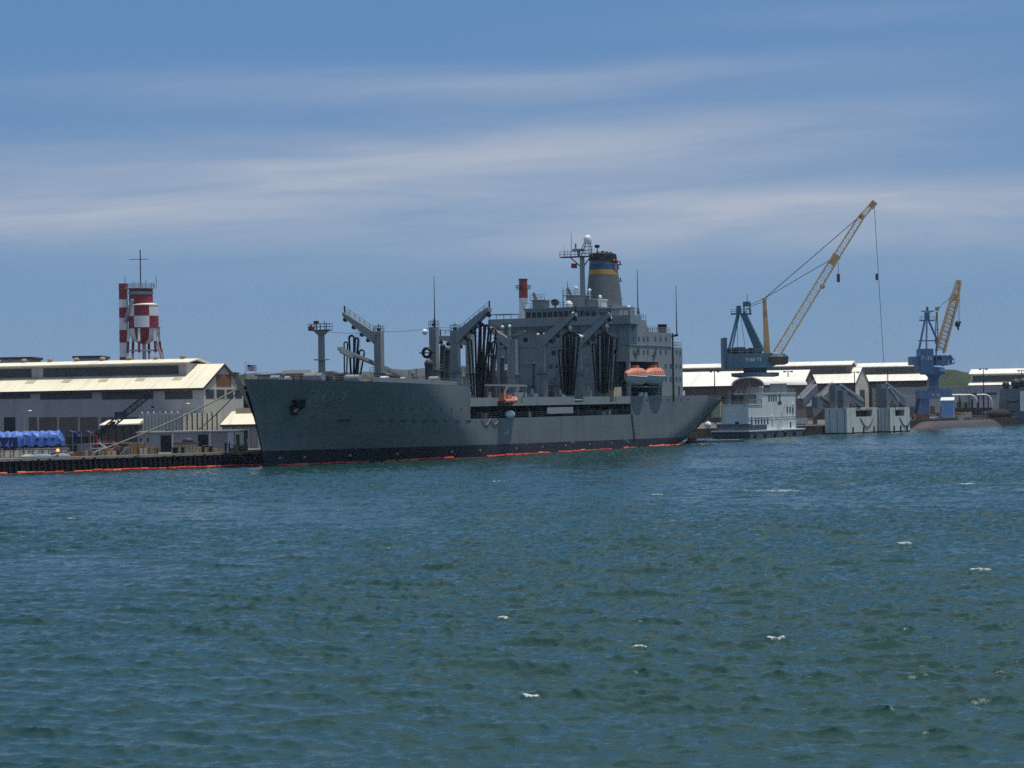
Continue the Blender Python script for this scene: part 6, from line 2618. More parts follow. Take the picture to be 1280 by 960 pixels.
def slate_crane():
    Y = 775.0
    c = W(936, 480, Y)
    o = thing('dockside_crane', 'tall slate blue dockside crane with long yellow lattice boom raised to the right', 'crane', (c.x, Y, LAND_Z))
    lo = local(o)
    P = lambda px, py, dy=0: W(px, py, Y + dy)
    sc = Y / F
    zz = lambda py, px=936: W(px, py, Y).z
    # portal under the slewing ring
    m = MB(lo)
    ztop_ = zz(474)
    for dx in (-4.0, 4.0):
        for dy in (-5, 5):
            m.bar((c.x + dx, Y + dy, LAND_Z), (c.x + dx * .55, Y + dy * .5, ztop_ - 1), 1.3)
    m.build('portal_leg', 'crane_slate', o)
    m = MB(lo)
    m.lathe((P(944, 470).x, Y, 0), [(3.0, zz(476)), (3.2, zz(473.5)), (7.3, zz(470.5)), (7.4, zz(466.2)), (3.6, zz(465.8)), (3.6, zz(460))], 18)
    m.build('slewing_ring', 'crane_slate', o)
    # machinery house
    m = MB(lo)
    a, b = P(907, 461), P(964, 461)
    m.box(a.x, b.x, Y - 5.5, Y + 5.5, zz(460), zz(442))
    m.prism([(b.x, zz(459)), (P(971, 455).x, zz(456)), (P(971, 447).x, zz(444)), (b.x, zz(444))], 'y', Y - 4.5, Y + 4.5)
    hs_ = m.build('machinery_house', 'crane_slate', o)
    m = MB(lo)
    m.box(P(903, 450).x, P(907.5, 450).x, Y - 5.2, Y + 5.2, zz(462), zz(422))
    m.build('counterweight', 'crane_slate', o)
    m = MB(lo)
    for px, w_, hpx in ((914, 2.0, 435), (924, 3.2, 434), (934, 2.5, 436), (943, 3.5, 435), (918, 1.6, 437), (948, 1.5, 436)):
        q = P(px, 441)
        m.box(q.x - w_ / 2, q.x + w_ / 2, Y - 3, Y + 3, zz(442), zz(hpx))
    m.build('winch', 'steel_dark', hs_)
    m = MB(lo)
    m.rail([(P(912, 442).x, Y - 5.3, zz(442)), (P(952, 442).x, Y - 5.3, zz(442))], 1.3, 2.2, .06)
    m.build('railing', 'steel', hs_)
    m = MB(lo)
    vs, fs = text_tris('P-88 72', 1.55)
    q = P(940, 450)
    m.raw([(q.x + v.x, Y - 5.56, q.z + v.y) for v in vs], fs)
    m.build('lettering', 'lettering', hs_)
    # operator cab
    m = MB(lo)
    q = P(969, 450)
    m.lathe((q.x, Y - 3.2, 0), [(2.5, zz(457)), (3.6, zz(455)), (3.8, zz(447)), (2.6, zz(443))], 12)
    cb__ = m.build('operator_cab', 'steel_dark', o)
    m = MB(lo)
    m.box(q.x - 1.2, q.x + 1.8, Y - 7.1, Y - 6.9, zz(453), zz(448))
    m.build('window', 'strip', cb__)
    # A frame
    for dy in (-3, 3):
        m = MB(lo)
        m.bar(P(950.5, 440, dy), P(929, 391, dy * .4), 1.5, 2.6, 1.2, 1.5)
        m.bar(P(911, 437, dy), P(922, 393, dy * .4), .5)
        m.bar(P(915, 436, dy), P(924, 393, dy * .4), .35)
        m.build('frame_leg', 'crane_slate', o)
    m = MB(lo)
    m.bar(P(914, 392.5), P(939, 392.5), 3.5, .45)
    m.rail([P(914, 392, -1.7), P(939, 392, -1.7)], 1.3, 1.6, .06)
    m.box(P(921, 390).x, P(926, 390).x, Y - 1.4, Y + 1.4, zz(392), zz(382))
    m.box(P(929, 380).x, P(937, 380).x, Y - 1.2, Y + 1.2, zz(383), zz(377))
    for px in (930, 937.5):
        m.bar(P(px, 392), P(px, 378), .4)
    m.bar(P(933, 386), P(938, 386), 2.2, .3)
    m.bar(P(934, 378), P(934, 368), .18)
    m.build('head_platform', 'crane_slate', o)
    # yellow strut
    m = MB(lo)
    m.bar(P(959, 444), P(955.5, 374), 1.6, 1.9, .9, 1.0)
    m.prism([(P(953, 372).x, zz(373)), (P(959, 372).x, zz(373)), (P(956.5, 376).x, zz(377)), (P(955, 376).x, zz(377))], 'y', Y - 1, Y + 1)
    m.build('strut', 'crane_tan', o)
    # boom
    m = MB(lo)
    j0, j1, j2, j3 = P(971, 442), P(1042, 326), P(1077, 271), P(1092, 254)
    m.lattice(j0, j1, 2.3, 2.1, 16, .17, .04, side=V((0, 1, 0)))
    m.lattice(j1, j2, 1.9, 1.6, 10, .16, .04, side=V((0, 1, 0)))
    m.lattice(j2, j3, 1.5, 1.2, 5, .15, .05, side=V((0, 1, 0)))
    bm_ = m.build('boom', 'crane_yellow', o)
    m = MB(lo)
    m.bar(j1 + V((-.7, 0, -1.1)), j1 + V((1.1, 0, 1.8)), 2.2, 2.5)
    m.build('boom_joint', 'crane_tan', bm_)
    m = MB(lo)
    m.bar(j2 + V((-.4, 0, -.5)), j2 + V((.4, 0, .6)), 1.7, 1.8)
    m.build('boom_joint', 'crane_tan', bm_)
    m = MB(lo)
    m.bar(j3 + V((-.9, 0, -1.2)), j3 + V((.4, 0, .4)), 1.5, 1.9)
    m.build('boom_joint', 'crane_tan', bm_)
    m = MB(lo)
    top = P(955.5, 373)
    for e in (j1 + V((-.3, 0, .7)), j2 + V((-.2, 0, .4))):
        for dy in (-.8, .8):
            m.bar(top + V((0, dy, 0)), e + V((0, dy, 0)), .16)
    m.bar(P(937, 381), top, .16)
    m.bar(P(937, 383), top + V((0, 0, -1)), .16)
    m.bar(P(922, 393), P(922, 440), .12)
    m.bar(P(926, 393), P(932, 440), .12)
    m.build('stay_cable', 'steel_dark', o)
    m = MB(lo)
    hk = P(1104.5, 452)
    m.bar(P(1093, 256), hk, .13)
    q = P(1096, 346)
    m.box(q.x - .35, q.x + .35, Y - .3, Y + .3, q.z - 1.0, q.z + 1.0)
    m.build('main_hook', 'steel_dark', o)
    m = MB(lo)
    m.bar(P(1048, 328), P(1048, 342), .13)
    q = P(1048, 346)
    m.box(q.x - .45, q.x + .45, Y - .4, Y + .4, q.z - .9, q.z + .9)
    m.ball(q + V((0, 0, -1.2)), .55, 8, 6)
    m.build('auxiliary_hook', 'rust', o)
    m = MB(lo)
    q = P(1028, 358)
    m.ball(q, .8, 8, 6)
    m.build('boom_lamp', 'crane_tan', bm_)


slate_crane()


def blue_crane():
    Y = 820.0
    c = W(1166, 515, Y)
    o = thing('portal_crane', 'bright blue portal crane with yellow lattice boom standing beside the submarine', 'crane', (c.x, Y, LAND_Z))
    lo = local(o)
    P = lambda px, py, dy=0: W(px, py, Y + dy)
    zz = lambda py, px=1166: W(px, py, Y).z
    for i, (x0, x1) in enumerate(((1143, 1157), (1181, 1190))):
        for dy in (-5, 4):
            m = MB(lo)
            m.hexa([(P(x0, 515).x, Y + dy - .9, LAND_Z + .6), (P(x1, 515).x, Y + dy - .9, LAND_Z + .6), (P(x1, 515).x, Y + dy + .9, LAND_Z + .6), (P(x0, 515).x, Y + dy + .9, LAND_Z + .6)],
                   [(P(1148 if i == 0 else 1180, 499).x, Y + dy - .9, zz(498)), (P(1158 if i == 0 else 1186, 499).x, Y + dy - .9, zz(498)), (P(1158 if i == 0 else 1186, 499).x, Y + dy + .9, zz(498)), (P(1148 if i == 0 else 1180, 499).x, Y + dy + .9, zz(498))])
            lg = m.build('portal_leg', 'crane_blue', o)
            m = MB(lo)
            m.box(P(x0, 515).x - .4, P(x1, 515).x + .4, Y + dy - .7, Y + dy + .7, LAND_Z, LAND_Z + .7)
            m.build('bogie', 'steel_dark', lg)
    m = MB(lo)
    m.box(P(1147, 490).x, P(1186, 490).x, Y - 6, Y + 5, zz(498.5), zz(487.5))
    pb = m.build('portal_beam', 'crane_blue', o)
    m = MB(lo)
    m.rail([(P(1147, 487).x, Y - 5.9, zz(487.5)), (P(1186, 487).x, Y - 5.9, zz(487.5))], 1.2, 1.6, .06)
    m.build('railing', 'steel', pb)
    m = MB(lo)
    vs, fs = text_tris('P-36', 1.5)
    q = P(1166, 494)
    m.raw([(q.x + v.x, Y - 6.05, q.z + v.y) for v in vs], fs)
    m.build('lettering', 'lettering', pb)
    m = MB(lo)
    m.lathe((P(1167, 480).x, Y, 0), [(2.3, zz(488)), (1.6, zz(484)), (1.55, zz(474)), (2.2, zz(470)), (2.9, zz(468))], 14)
    m.build('pedestal', 'crane_blue', o, True)
    m = MB(lo)
    m.box(P(1148, 450).x, P(1164.5, 450).x, Y - 4, Y + 4, zz(466), zz(436))
    m.prism([(P(1145, 465).x, zz(462)), (P(1153, 468).x, zz(468)), (P(1178, 468).x, zz(468)), (P(1178, 460).x, zz(460)), (P(1145, 460).x, zz(456))], 'y', Y - 3.9, Y + 3.9)
    hs_ = m.build('machinery_house', 'crane_blue', o)
    m = MB(lo)
    vs, fs = text_tris('P-36', 2.0)
    q = P(1156, 448)
    m.raw([(q.x + v.x, Y - 4.06, q.z + v.y) for v in vs], fs)
    m.build('lettering', 'lettering', hs_)
    m = MB(lo)
    m.box(P(1137, 450).x, P(1148, 450).x, Y - 3.4, Y + 3.4, zz(456), zz(445.5))
    m.build('counterweight', 'crane_blue', o)
    m = MB(lo)
    m.box(P(1167, 450).x, P(1180, 450).x, Y - 4.2, Y + 1, zz(457), zz(444.5))
    cb_2 = m.build('operator_cab', 'crane_blue', o)
    m = MB(lo)
    m.box(P(1169, 450).x, P(1174, 450).x, Y - 4.3, Y - 4.1, zz(450), zz(446))
    m.build('window', 'glass', cb_2)
    m = MB(lo)
    m.box(P(1172, 463).x, P(1178, 463).x, Y - 4.4, Y - 3.9, zz(465), zz(460.5))
    m.build('cabinet', 'shed_blue', o)
    m = MB(lo)
    m.bar(P(1177, 457), P(1193, 454), 1.6, .4)
    m.rail([P(1178, 456, -.8), P(1193, 453.8, -.8)], 1.4, 1.2, .06)
    m.bar(P(1188, 454), P(1187, 444), .9, .9)
    m.bar(P(1187, 444), P(1191, 450), .7, .7)
    m.box(P(1180, 450).x, P(1184, 450).x, Y - 2, Y + 1, zz(455), zz(445))
    m.build('service_platform', 'crane_blue', o)
    for px0, px1, dy in ((1148.5, 1156, -2), (1158, 1158.5, -2), (1171.5, 1161, -2), (1149, 1156, 2), (1171, 1161, 2)):
        m = MB(lo)
        m.bar(P(px0, 437 if px0 < 1160 else 424, dy), P(px1, 401, dy * .5), .5)
        if px0 > 1165:
            m.bar(P(1170, 445, dy), P(px0, 424, dy), .4)
        m.build('frame_leg', 'crane_blue', o)
    m = MB(lo)
    m.bar(P(1148, 426), P(1171, 426), .35)
    m.bar(P(1149.5, 400.5), P(1168, 400.5), 2.4, .35)
    m.rail([P(1150, 400, -1.2), P(1168, 400, -1.2)], 1.2, 1.4, .06)
    m.box(P(1156, 395).x, P(1161.5, 395).x, Y - 1, Y + 1, zz(400), zz(390))
    m.bar(P(1152, 389), P(1167, 389), 1.8, .3)
    m.bar(P(1159, 389), P(1159, 383.5), .7)
    m.build('head_platform', 'crane_blue', o)
    m = MB(lo)
    m.bar(P(1172.5, 426), P(1171.5, 390), .35)
    m.bar(P(1169, 430), P(1170.5, 390), .35)
    m.bar(P(1174, 412), P(1168.5, 412), .25)
    m.prism([(P(1169, 384).x, zz(384)), (P(1175, 384).x, zz(384)), (P(1172.5, 389).x, zz(389)), (P(1171, 389).x, zz(389))], 'y', Y - .9, Y + .9)
    m.build('strut', 'crane_tan', o)
    m = MB(lo)
    j0, j1, j2 = P(1175, 440), P(1193.5, 373), P(1198.5, 352)
    m.lattice(j0, j1, 2.6, 2.3, 13, .26, .08, side=V((0, 1, 0)))
    m.lattice(j1, j2, 2.0, 1.3, 5, .26, .08, side=V((0, 1, 0)))
    bm_ = m.build('boom', 'crane_yellow', o)
    m = MB(lo)
    m.bar(P(1192.5, 376), P(1194.5, 368), 2.4, 2.6)
    m.build('boom_joint', 'crane_tan', bm_)
    m = MB(lo)
    m.bar(P(1197.5, 355), P(1198.5, 350.5), 1.6, 1.5)
    m.build('boom_joint', 'crane_tan', bm_)
    m = MB(lo)
    for dy in (-.6, .6):
        m.bar(P(1172, 386, dy), P(1190, 370, dy), .14)
    m.bar(P(1161, 392), P(1171.5, 386), .14)
    m.build('stay_cable', 'steel_dark', o)
    m = MB(lo)
    for px in (1197.8, 1199.8):
        m.bar(P(px, 356), P(px - .3, 404), .1)
    q = P(1197, 405)
    m.ball(q, 1.0, 10, 8, .9, .6, 1.1)
    m.bar(q, q + V((.2, 0, -2.0)), .5)
    m.bar(q + V((0, 0, .4)), q + V((1.1, 0, .6)), .6)
    m.build('hook_block', 'steel_dark', o)


blue_crane()


# ---- barracks barge
def barge():
    b0 = G(936, 548)                     # waterline under the near corner
    th = R(63)
    o = thing('berthing_barge', 'pale grey barracks barge with rows of small windows moored astern of the ship', 'barge', (b0.x, b0.y, 0), th)
    # local x runs away along the lit side, local y to the left
    ux, uy = math.cos(th), math.sin(th)
    def sx_(px, py):                      # along the lit side at y=0
        k = tr(px, py)[0] / F
        s = (k * b0.y - b0.x) / (ux - k * uy)
        return s, CAMZ + (HZ - tr(px, py)[1]) * (b0.y + s * uy) / F
    def ly_(px, py, x=0.0):               # along the near end, x fixed
        k = tr(px, py)[0] / F
        bx, by = b0.x + ux * x, b0.y + uy * x
        s = (k * by - bx) / (-uy - k * ux)
        return s, CAMZ + (HZ - tr(px, py)[1]) * (by + s * ux) / F
    L = sx_(1002, 540)[0]
    Lh = sx_(995, 540)[0]
    Wb = ly_(898, 540)[0]
    zd = sx_(960, 537)[1]
    m = MB()
    m.hexa([(-1.2, -.9, -1), (L, -.9, -1), (L, Wb + 1, -1), (-1.2, Wb + 1, -1)], [(-1.6, -.9, zd - .3), (L, -.9, zd - .3), (L, Wb + 1, zd - .3), (-1.6, Wb + 1, zd - .3)])
    m.build('hull', 'barge_hull', o)
    m = MB()
    m.box(-2.2, L + .2, -1.0, Wb + 1.1, zd - .3, zd)
    m.build('deck_edge', 'barge', o)
    x1 = sx_(953, 520)[0]
    z1 = sx_(945, 506)[1]
    z2 = sx_(975, 492)[1]
    m = MB()
    m.box(0, x1, 0, Wb - .8, zd, z1)
    m.box(x1, Lh, 0, Wb - .8, zd, z2)
    hs_ = m.build('accommodation', 'barge', o)
    m = MB()
    for x0, xx1, za, zb_ in ((0, x1, z1, z1 + .2), (x1, Lh, z2, z2 + .25)):
        m.box(x0 - .15, xx1 + .1, -.15, Wb - .6, za, zb_)
    m.build('roof_edge', 'barge', hs_)
    m = MB()
    m.rail([(0.1, .1, z1 + .2), (0.1, Wb - 1, z1 + .2)], 1.1, 1.2, .05, 3)
    m.rail([(0.1, .1, z1 + .2), (x1, .1, z1 + .2)], 1.1, 1.2, .05, 3)
    m.rail([(x1, .1, z2 + .25), (Lh, .1, z2 + .25)], 1.1, 1.5, .05, 3)
    m.rail([(x1 + .2, .1, z2 + .25), (x1 + .2, Wb - 1, z2 + .25)], 1.1, 1.5, .05, 3)
    m.build('railing', 'steel', o)
    m = MB()
    m.box(1.5, x1, 1.6, Wb - 1.6, z1 + .2, z2 - .2)
    up = m.build('upper_house', 'grey_dark', o)
    m = MB()
    for k in range(4):
        m.box(1.42, 1.6, 2.0 + k * 1.6, 2.9 + k * 1.6, z1 + 1.0, z1 + 2.0)
    m.build('window', 'glass', up)
    for px, py in ((961, 497.5), (964, 497.5), (967, 497.5), (970, 497.5), (974.5, 497.5), (984, 512), (987.5, 512), (991, 512), (939.5, 526), (944.5, 526), (948, 526), (952, 526), (955.5, 526), (959.5, 526), (988, 531)):
        s, z = sx_(px, py)
        m = MB()
        h_ = .75 if px not in (939.5, 974.5) else 1.0
        m.box(s - .45, s + .45, -.05, .1, z - h_, z + h_)
        m.build('window', 'glass', hs_)
    s, z = sx_(974.5, 503.5)
    m = MB()
    m.box(s - 1.4, s + 1.4, -.06, .1, z - .35, z + .35)
    m.build('name_board', 'steel_dark', hs_)
    for px, py in ((991, 507), (965, 522)):
        s, z = sx_(px, py)
        m = MB()
        m.box(s - .5, s + .5, -.4, .1, z - .5, z + .5)
        m.build('air_conditioner', 'white', hs_)
    for y0, z in ((3, 3.0),):
        m = MB()
        m.box(-.06, .1, y0 - .5, y0 + .5, zd + z - 2, zd + z - .8)
        m.build('window', 'glass', hs_)
    m = MB()
    m.box(-1.2, .0, -.6, Wb, zd, zd + 1.6)
    m.box(.0, x1 + 1, -.7, -.1, zd, zd + 1.3)
    m.build('deck_bulwark', 'barge_hull', o)
    m = MB()
    for k in range(7):
        x = L * (k + .5) / 7
        m.box(x - .2, x + .2, -1.05, -.85, -.3, zd - .35)
    m.build('hull_rib', 'slope', o)
    m = MB()
    m.box(x1 + 3, x1 + 5.4, 2, 5, z2 + .25, z2 + 1.7)
    m.build('rooftop_unit', 'slope', o)
    m = MB()
    m.box(Lh - 5, Lh - 2, 1.5, 5, z2 + .25, z2 + 2.6)
    m.build('rooftop_unit', 'slope', o)
    m = MB()
    m.cyl((1, Wb - 2.5, z1), (1, Wb - 2.5, z1 + 3.6), .5, n=8)
    m.build('exhaust_stack', 'slope', o)
    m = MB()
    m.bar((x1 - 2, 2.5, z2 - .2), (x1 - 2, 2.5, z2 + 4), .2)
    m.build('aerial', 'slope', o)
    m = MB()
    m.box(-.8, .6, Wb - .9, Wb + 1.4, zd + 3.3, z1 + 1.0)
    m.build('cream_locker', 'kraft', o)
    for k in range(6):
        x = 1.5 + (L - 3) * k / 5
        m = MB()
        m.tube([(x + .55 * math.cos(a), -1.18, .75 + .55 * math.sin(a)) for a in [2 * math.pi * q / 12 for q in range(13)]], .18, 6)
        m.build('tyre_fender', 'tyre', o, True)
    for z in (z1 * .5 + zd * .5, zd + 2.6):
        m = MB()
        m.box(0, Lh, -.07, .02, z, z + .12)
        m.build('rubbing_strip', 'barge', hs_)
    m = MB()
    m.cyl((x1 + 7, 3, z2), (x1 + 7, 3, z2 + 1.5), .4, n=10)
    m.cyl((x1 + 7, 3, z2 + 1.5), (x1 + 7, 3, z2 + 1.9), .65, n=10)
    m.build('mushroom_vent', 'barge', o)
    m = MB()
    m.bar((Lh * .55, -.5, zd), (Lh * .72, -.5, z1), .12)
    m.bar((Lh * .55, -.9, zd), (Lh * .72, -.9, z1), .12)
    for k in range(12):
        f = (k + .5) / 12
        m.bar((Lh * (.55 + .17 * f), -.5, zd + (z1 - zd) * f), (Lh * (.55 + .17 * f), -.9, zd + (z1 - zd) * f), .08)
    m.build('outside_stair', 'steel', o)


barge()

# low work float astern and a launch at the ship stern
p = G(882, 553.5)
o = thing('work_float', 'low dark work float with red white and blue bundle lying at the ship stern', 'float', (p.x, p.y + 3, 0), R(20))
m = MB()
m.box(-4, 9, -1.5, 1.5, -.4, .45)
m.build('pontoon', 'barge_hull', o)
m = MB()
m.box(-3.8, 8.6, -1.3, 1.3, .45, .55)
m.build('deck', 'grey_light', o)
m = MB()
m.ball((-3, 0, .8), .6, 10, 6, 2, 1, .6)
m.build('red_bundle', 'red', o, True)
p = W(885, 531, 610)
o = thing('stern_buoy', 'white and orange ball buoy hanging under the ship stern counter', 'buoy', tuple(p))
m = MB()
m.ball((0, 0, 0), .85, 14, 10)
m.build('ball', 'white', o, True)
m = MB()
m.lathe((0, 0, 0), [(.5, .7), (.42, .78), (.2, .9), (.05, .95)], 12)
m.build('red_cap', 'orange', o, True)
m = MB()
m.bar((0, 0, .8), (-1.5, 0, 6), .08)
m.build('line', 'rope', o)


# ---- caisson like dock pontoons with ramps
def dock_pontoon(corner_px, left_px, right_px, ytop, Y0, label, rec, ramps):
    c = G(*corner_px)
    thl = R(60)
    o = thing('dock_pontoon', label, 'pontoon', (c.x, c.y, 0), thl, 'grey dock pontoons with sloping ramps')
    ux, uy = math.cos(thl), math.sin(thl)
    def ax(px, py=525):
        k = tr(px, py)[0] / F
        return (k * c.y - c.x) / (ux - k * uy)
    def ay(px, py=525):
        k = tr(px, py)[0] / F
        return (k * c.y - c.x) / (-uy - k * ux)
    zt = CAMZ + (HZ - tr(corner_px[0], ytop)[1]) * c.y / F
    L, Wp = ax(right_px), ay(left_px)
    r0, r1 = ax(rec[0]), ax(rec[1])
    zr = CAMZ + (HZ - tr((rec[0] + rec[1]) / 2, rec[2])[1]) * (c.y + r0 * uy) / F
    m = MB()
    m.box(0, L, .6, Wp, -1, zr)
    m.box(0, r0, 0, Wp, zr, zt)
    m.box(r1, L, 0, Wp, zr, zt)
    m.box(0, L, 0, .6, -1, zr)
    m.box(r0, r1, 1.8, Wp, zr, zt)
    m.build('pontoon_box', 'dock', o)
    m = MB()
    m.box(r0 + .05, r1 - .05, 1.6, 1.8, zr + .02, zt - .6)
    m.box(r0 + .05, r1 - .05, .05, 1.6, zr + .01, zr + .08)
    m.build('rust_recess', 'rust', o)
    m = MB()
    m.box(r0 - .3, r1 + .3, -.1, 1.6, zt - .75, zt - .4)
    m.build('lintel', 'grey_light', o)
    m = MB()
    m.box(-.05, L + .05, -.06, Wp, -1, .35)
    m.build('boot_band', 'pile', o)
    for k in range(3):
        x = L * (k + .5) / 3
        m = MB()
        m.bar((x, -.16, -.5), (x, -.16, zr * .4), .3)
        m.build('fender_bar', 'pile', o)
    for k in range(3):
        m = MB()
        m.box(-.1, .0, Wp * (k + .3) / 3, Wp * (k + .36) / 3, .4, zt - .3)
        m.build('seam_bar', 'slope', o)
    m = MB()
    m.tube([V((r0 + 3 + 9 * i / 10, -.1, zr - .4 - 2.4 * math.sin(math.pi * i / 10))) for i in range(11)], .1, 5)
    m.build('hanging_hose', 'steel_dark', o)
    for (y0, x0, x1, rise) in ramps:
        m = MB()
        m.prism([(x0, zt), (x0 + (x1 - x0) * .25, zt), (x0 + (x1 - x0) * .4, zt + rise * .45), (x1, zt), (x1, zt + rise * .25), (x0 + (x1 - x0) * .2, zt + rise), (x0, zt + rise)], 'y', y0, y0 + 1.6)
        rp = m.build('ramp_frame', 'slope', o)
        m = MB()
        m.bar((x0 + (x1 - x0) * .2, y0, zt + rise + .25), (x1, y0, zt + rise * .35 + .25), .35, .5)
        m.build('ramp_edge', 'grey_light', rp)
    m = MB()
    m.rail([(0, .1, zt), (r0, .1, zt)], 1.1, 2, .05)
    m.rail([(0, .1, zt), (0, Wp, zt)], 1.1, 2, .05)
    m.build('railing', 'steel', o)
    return o, zt, L, Wp


dock_pontoon((1059, 542.5), 1031, 1098, 510, 0, 'nearer grey dock pontoon with rusty recess and wide pale side', (1070, 1090, 521), ((1, 0, 14, 4.6), (4.5, 3, 22, 6.0), (7.5, -2, 8, 3.2)))
dock_pontoon((1113, 540.5), 1098, 1137, 509.5, 0, 'farther grey dock pontoon with narrow rusty recess next to the blue crane', (1119, 1130.5, 520), ((1, 0, 9, 5.2), (3.2, 2, 20, 6.5)))
# dark winch housings on them
for px, py, Y, lab in ((1063, 498, 690, 'dark winch drum on the nearer dock pontoon'), (1116, 497, 725, 'dark winch drum on the farther dock pontoon')):
    p = W(px, py, Y)
    o = thing('winch_drum', lab, 'winch', tuple(p), R(60), 'winches on the dock pontoons')
    m = MB()
    m.cyl((-1.4, 0, .2), (1.4, 0, .2), 1.25, n=14)
    m.build('drum', 'steel_dark', o, True)
    m = MB()
    for x in (-1.5, 1.5):
        m.prism([(-1.4, -2.6), (1.4, -2.6), (.6, 1.0), (-.6, 1.0)], 'x', x - .15, x + .15)
    m.build('stand', 'steel_dark', o)
# girder pier between barge and pontoon
a, b = G(1003, 541.5), G(1031, 543.5)
o = thing('girder_pier', 'low pale pier with dark openings between the barge and the dock pontoon', 'pier', (a.x, a.y + 6, 0), math.atan2(b.y - a.y, b.x - a.x) * 0)
w = b.x - a.x
zt = W(1015, 523, a.y).z
m = MB()
m.box(-1, w + 1, 0, 5, zt - 1.5, zt)
m.build('deck', 'barge', o)
m = MB()
for k in range(4):
    x = -.5 + (w + .6) * k / 3
    m.box(x - .35, x + .35, .3, 4.6, -1, zt - 1.5)
m.box(-1, w + 1, .6, 4.4, .3, 1.6)
m.build('pier_leg', 'dock', o)
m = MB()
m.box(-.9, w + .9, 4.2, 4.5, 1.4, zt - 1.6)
m.build('pier_shade', 'pile', o).name = 'shade_sheet'  # dark sheet set behind the openings to paint their shade
# sloping brow trusses leaning behind the pontoon
for k, (x0, y0, x1, y1, w_, lab) in enumerate(((1000, 505, 1018, 487, 3.2, 'left sloping grey brow ramp behind the barge'), (1012, 515, 1040, 490, 3.4, 'long sloping grey brow ramp over the low pier'), (1040, 488, 1062, 500, 1.6, 'right sloping grey brow ramp dropping to the nearer pontoon'))):
    a, b = W(x0, y0, 700), W(x1, y1, 716)
    o = thing('brow_ramp', lab, 'ramp', tuple(a), 0, 'sloping grey brow ramps')
    lo = local(o)
    m = MB(lo)
    m.bar(a, b, 2.0, w_)
    m.build('girder', 'slope', o)
    m = MB(lo)
    mid = V((b.x, b.y, b.z))
    m.bar(mid - V((0, 0, .5)), V((b.x, b.y, LAND_Z - 2)), 1.2)
    m.build('tower_leg', 'slope', o)
    m = MB(lo)
    m.rail([a + V((0, -1, w_ * .6)), b + V((0, -1, w_ * .6))], .9, 2, .06)
    m.build('railing', 'steel', o)


# ---- submarine
def submarine():
    a, b = G(1142, 536.5), G(1256, 531.2)
    c = (a + b) / 2
    d = (b - a)
    L = d.length
    o = thing('submarine', 'low dark grey submarine hull with red waterline lying alongside the right shore', 'submarine', (c.x, c.y + 6, 0), math.atan2(d.y, d.x))
    m = MB()
    NS, NA = 40, 14
    vs = []
    mi = []
    for i in range(NS + 1):
        f = i / NS
        x = -L / 2 + L * f
        k = min(1, (1 - abs(2 * f - 1)) * 3.2) ** .55
        r = max(.05, 4.2 * k)
        for j in range(NA + 1):
            an = math.pi * j / NA
            vs.append((x, -r * math.cos(an) * 1.1, -2.2 + (r * 1.02) * math.sin(an) + .0))
    m.v = [V(p) for p in vs]
    for i in range(NS):
        for j in range(NA):
            q = (i * (NA + 1) + j, (i + 1) * (NA + 1) + j, (i + 1) * (NA + 1) + j + 1, i * (NA + 1) + j + 1)
            m.f.append(q)
            zc = sum(vs[t][2] for t in q) / 4
            m.m.append(1 if zc < .75 else 0)
    m.build('pressure_hull', ['sub', 'sub_red'], o, True, 60)
    m = MB()
    m.hexa([(L * .04, -.9, 2.0), (L * .12, -.9, 2.0), (L * .12, .9, 2.0), (L * .04, .9, 2.0)], [(L * .055, -.6, 2.9), (L * .115, -.6, 2.9), (L * .115, .6, 2.9), (L * .055, .6, 2.9)])
    m.build('deck_fairing', 'sub', o)
    m = MB()
    m.rail([(-L * .3, -.8, 2.3), (L * .32, -.8, 2.3)], 1.0, 2.5, .05)
    m.build('deck_railing', 'steel', o)
    m = MB()
    m.box(-L * .5, L * .36, 4.6, 5.0, .2, 1.0)
    m.build('camel_fender', 'sub_red', o)


submarine()

# ---- grey vessel at the right edge
c = G(1252, 531)
o = thing('moored_vessel', 'grey vessel end with dark covered gear on top at the right edge', 'ship', (c.x + 3, c.y + 14, 0))
P = lambda px, py: W(px, py, c.y + 14) - o.location
m = MB()
x0, x1 = P(1244, 520).x, P(1330, 520).x
m.prism([(x0 + 3, -1), (x1, -1), (x1, P(1270, 521).z), (x0 - 1, P(1250, 522).z)], 'y', -3, 9)
m.build('hull', 'barge_hull', o)
m = MB()
xa = P(1253, 500).x
m.prism([(xa, P(1255, 521).z), (P(1274, 500).x, P(1274, 521).z), (P(1274, 500).x, P(1274, 486).z), (xa + .8, P(1256, 486).z)], 'y', -1.5, 8)
m.prism([(P(1274, 500).x, P(1276, 521).z), (x1, P(1276, 521).z), (x1, P(1276, 484).z), (P(1274, 500).x, P(1276, 484).z)], 'y', -1.6, 8.4)
hs_ = m.build('superstructure', 'slope', o)
m = MB()
m.box(P(1273.6, 500).x, P(1280, 500).x, -1.8, -1.5, P(1276, 514).z, P(1276, 489).z)
m.build('pale_panel', 'barge', hs_)
m = MB()
m.box(xa + 1, P(1272, 500).x, -1.6, -1.45, P(1262, 503).z, P(1262, 501).z)
m.build('vent_slot', 'steel_dark', hs_)
m = MB()
m.box(xa + 2, P(1270, 500).x, -1.6, -1.45, P(1262, 515).z, P(1262, 513).z)
m.build('vent_slot', 'steel_dark', hs_)
for px, py, r in ((1259.5, 481, 4.6 * .24), (1272, 479, 6 * .24), (1281, 478, 6 * .24)):
    q = P(px, py)
    m = MB()
    m.ball((q.x, 3, q.z), r * 1.05, 12, 8, 1.1, 1, 1.0)
    m.box(q.x - r * .7, q.x + r * .7, 2.3, 3.7, P(px, 487).z, q.z)
    m.build('covered_gear', 'steel_dark', o, True)
m = MB()
q = P(1247, 517)
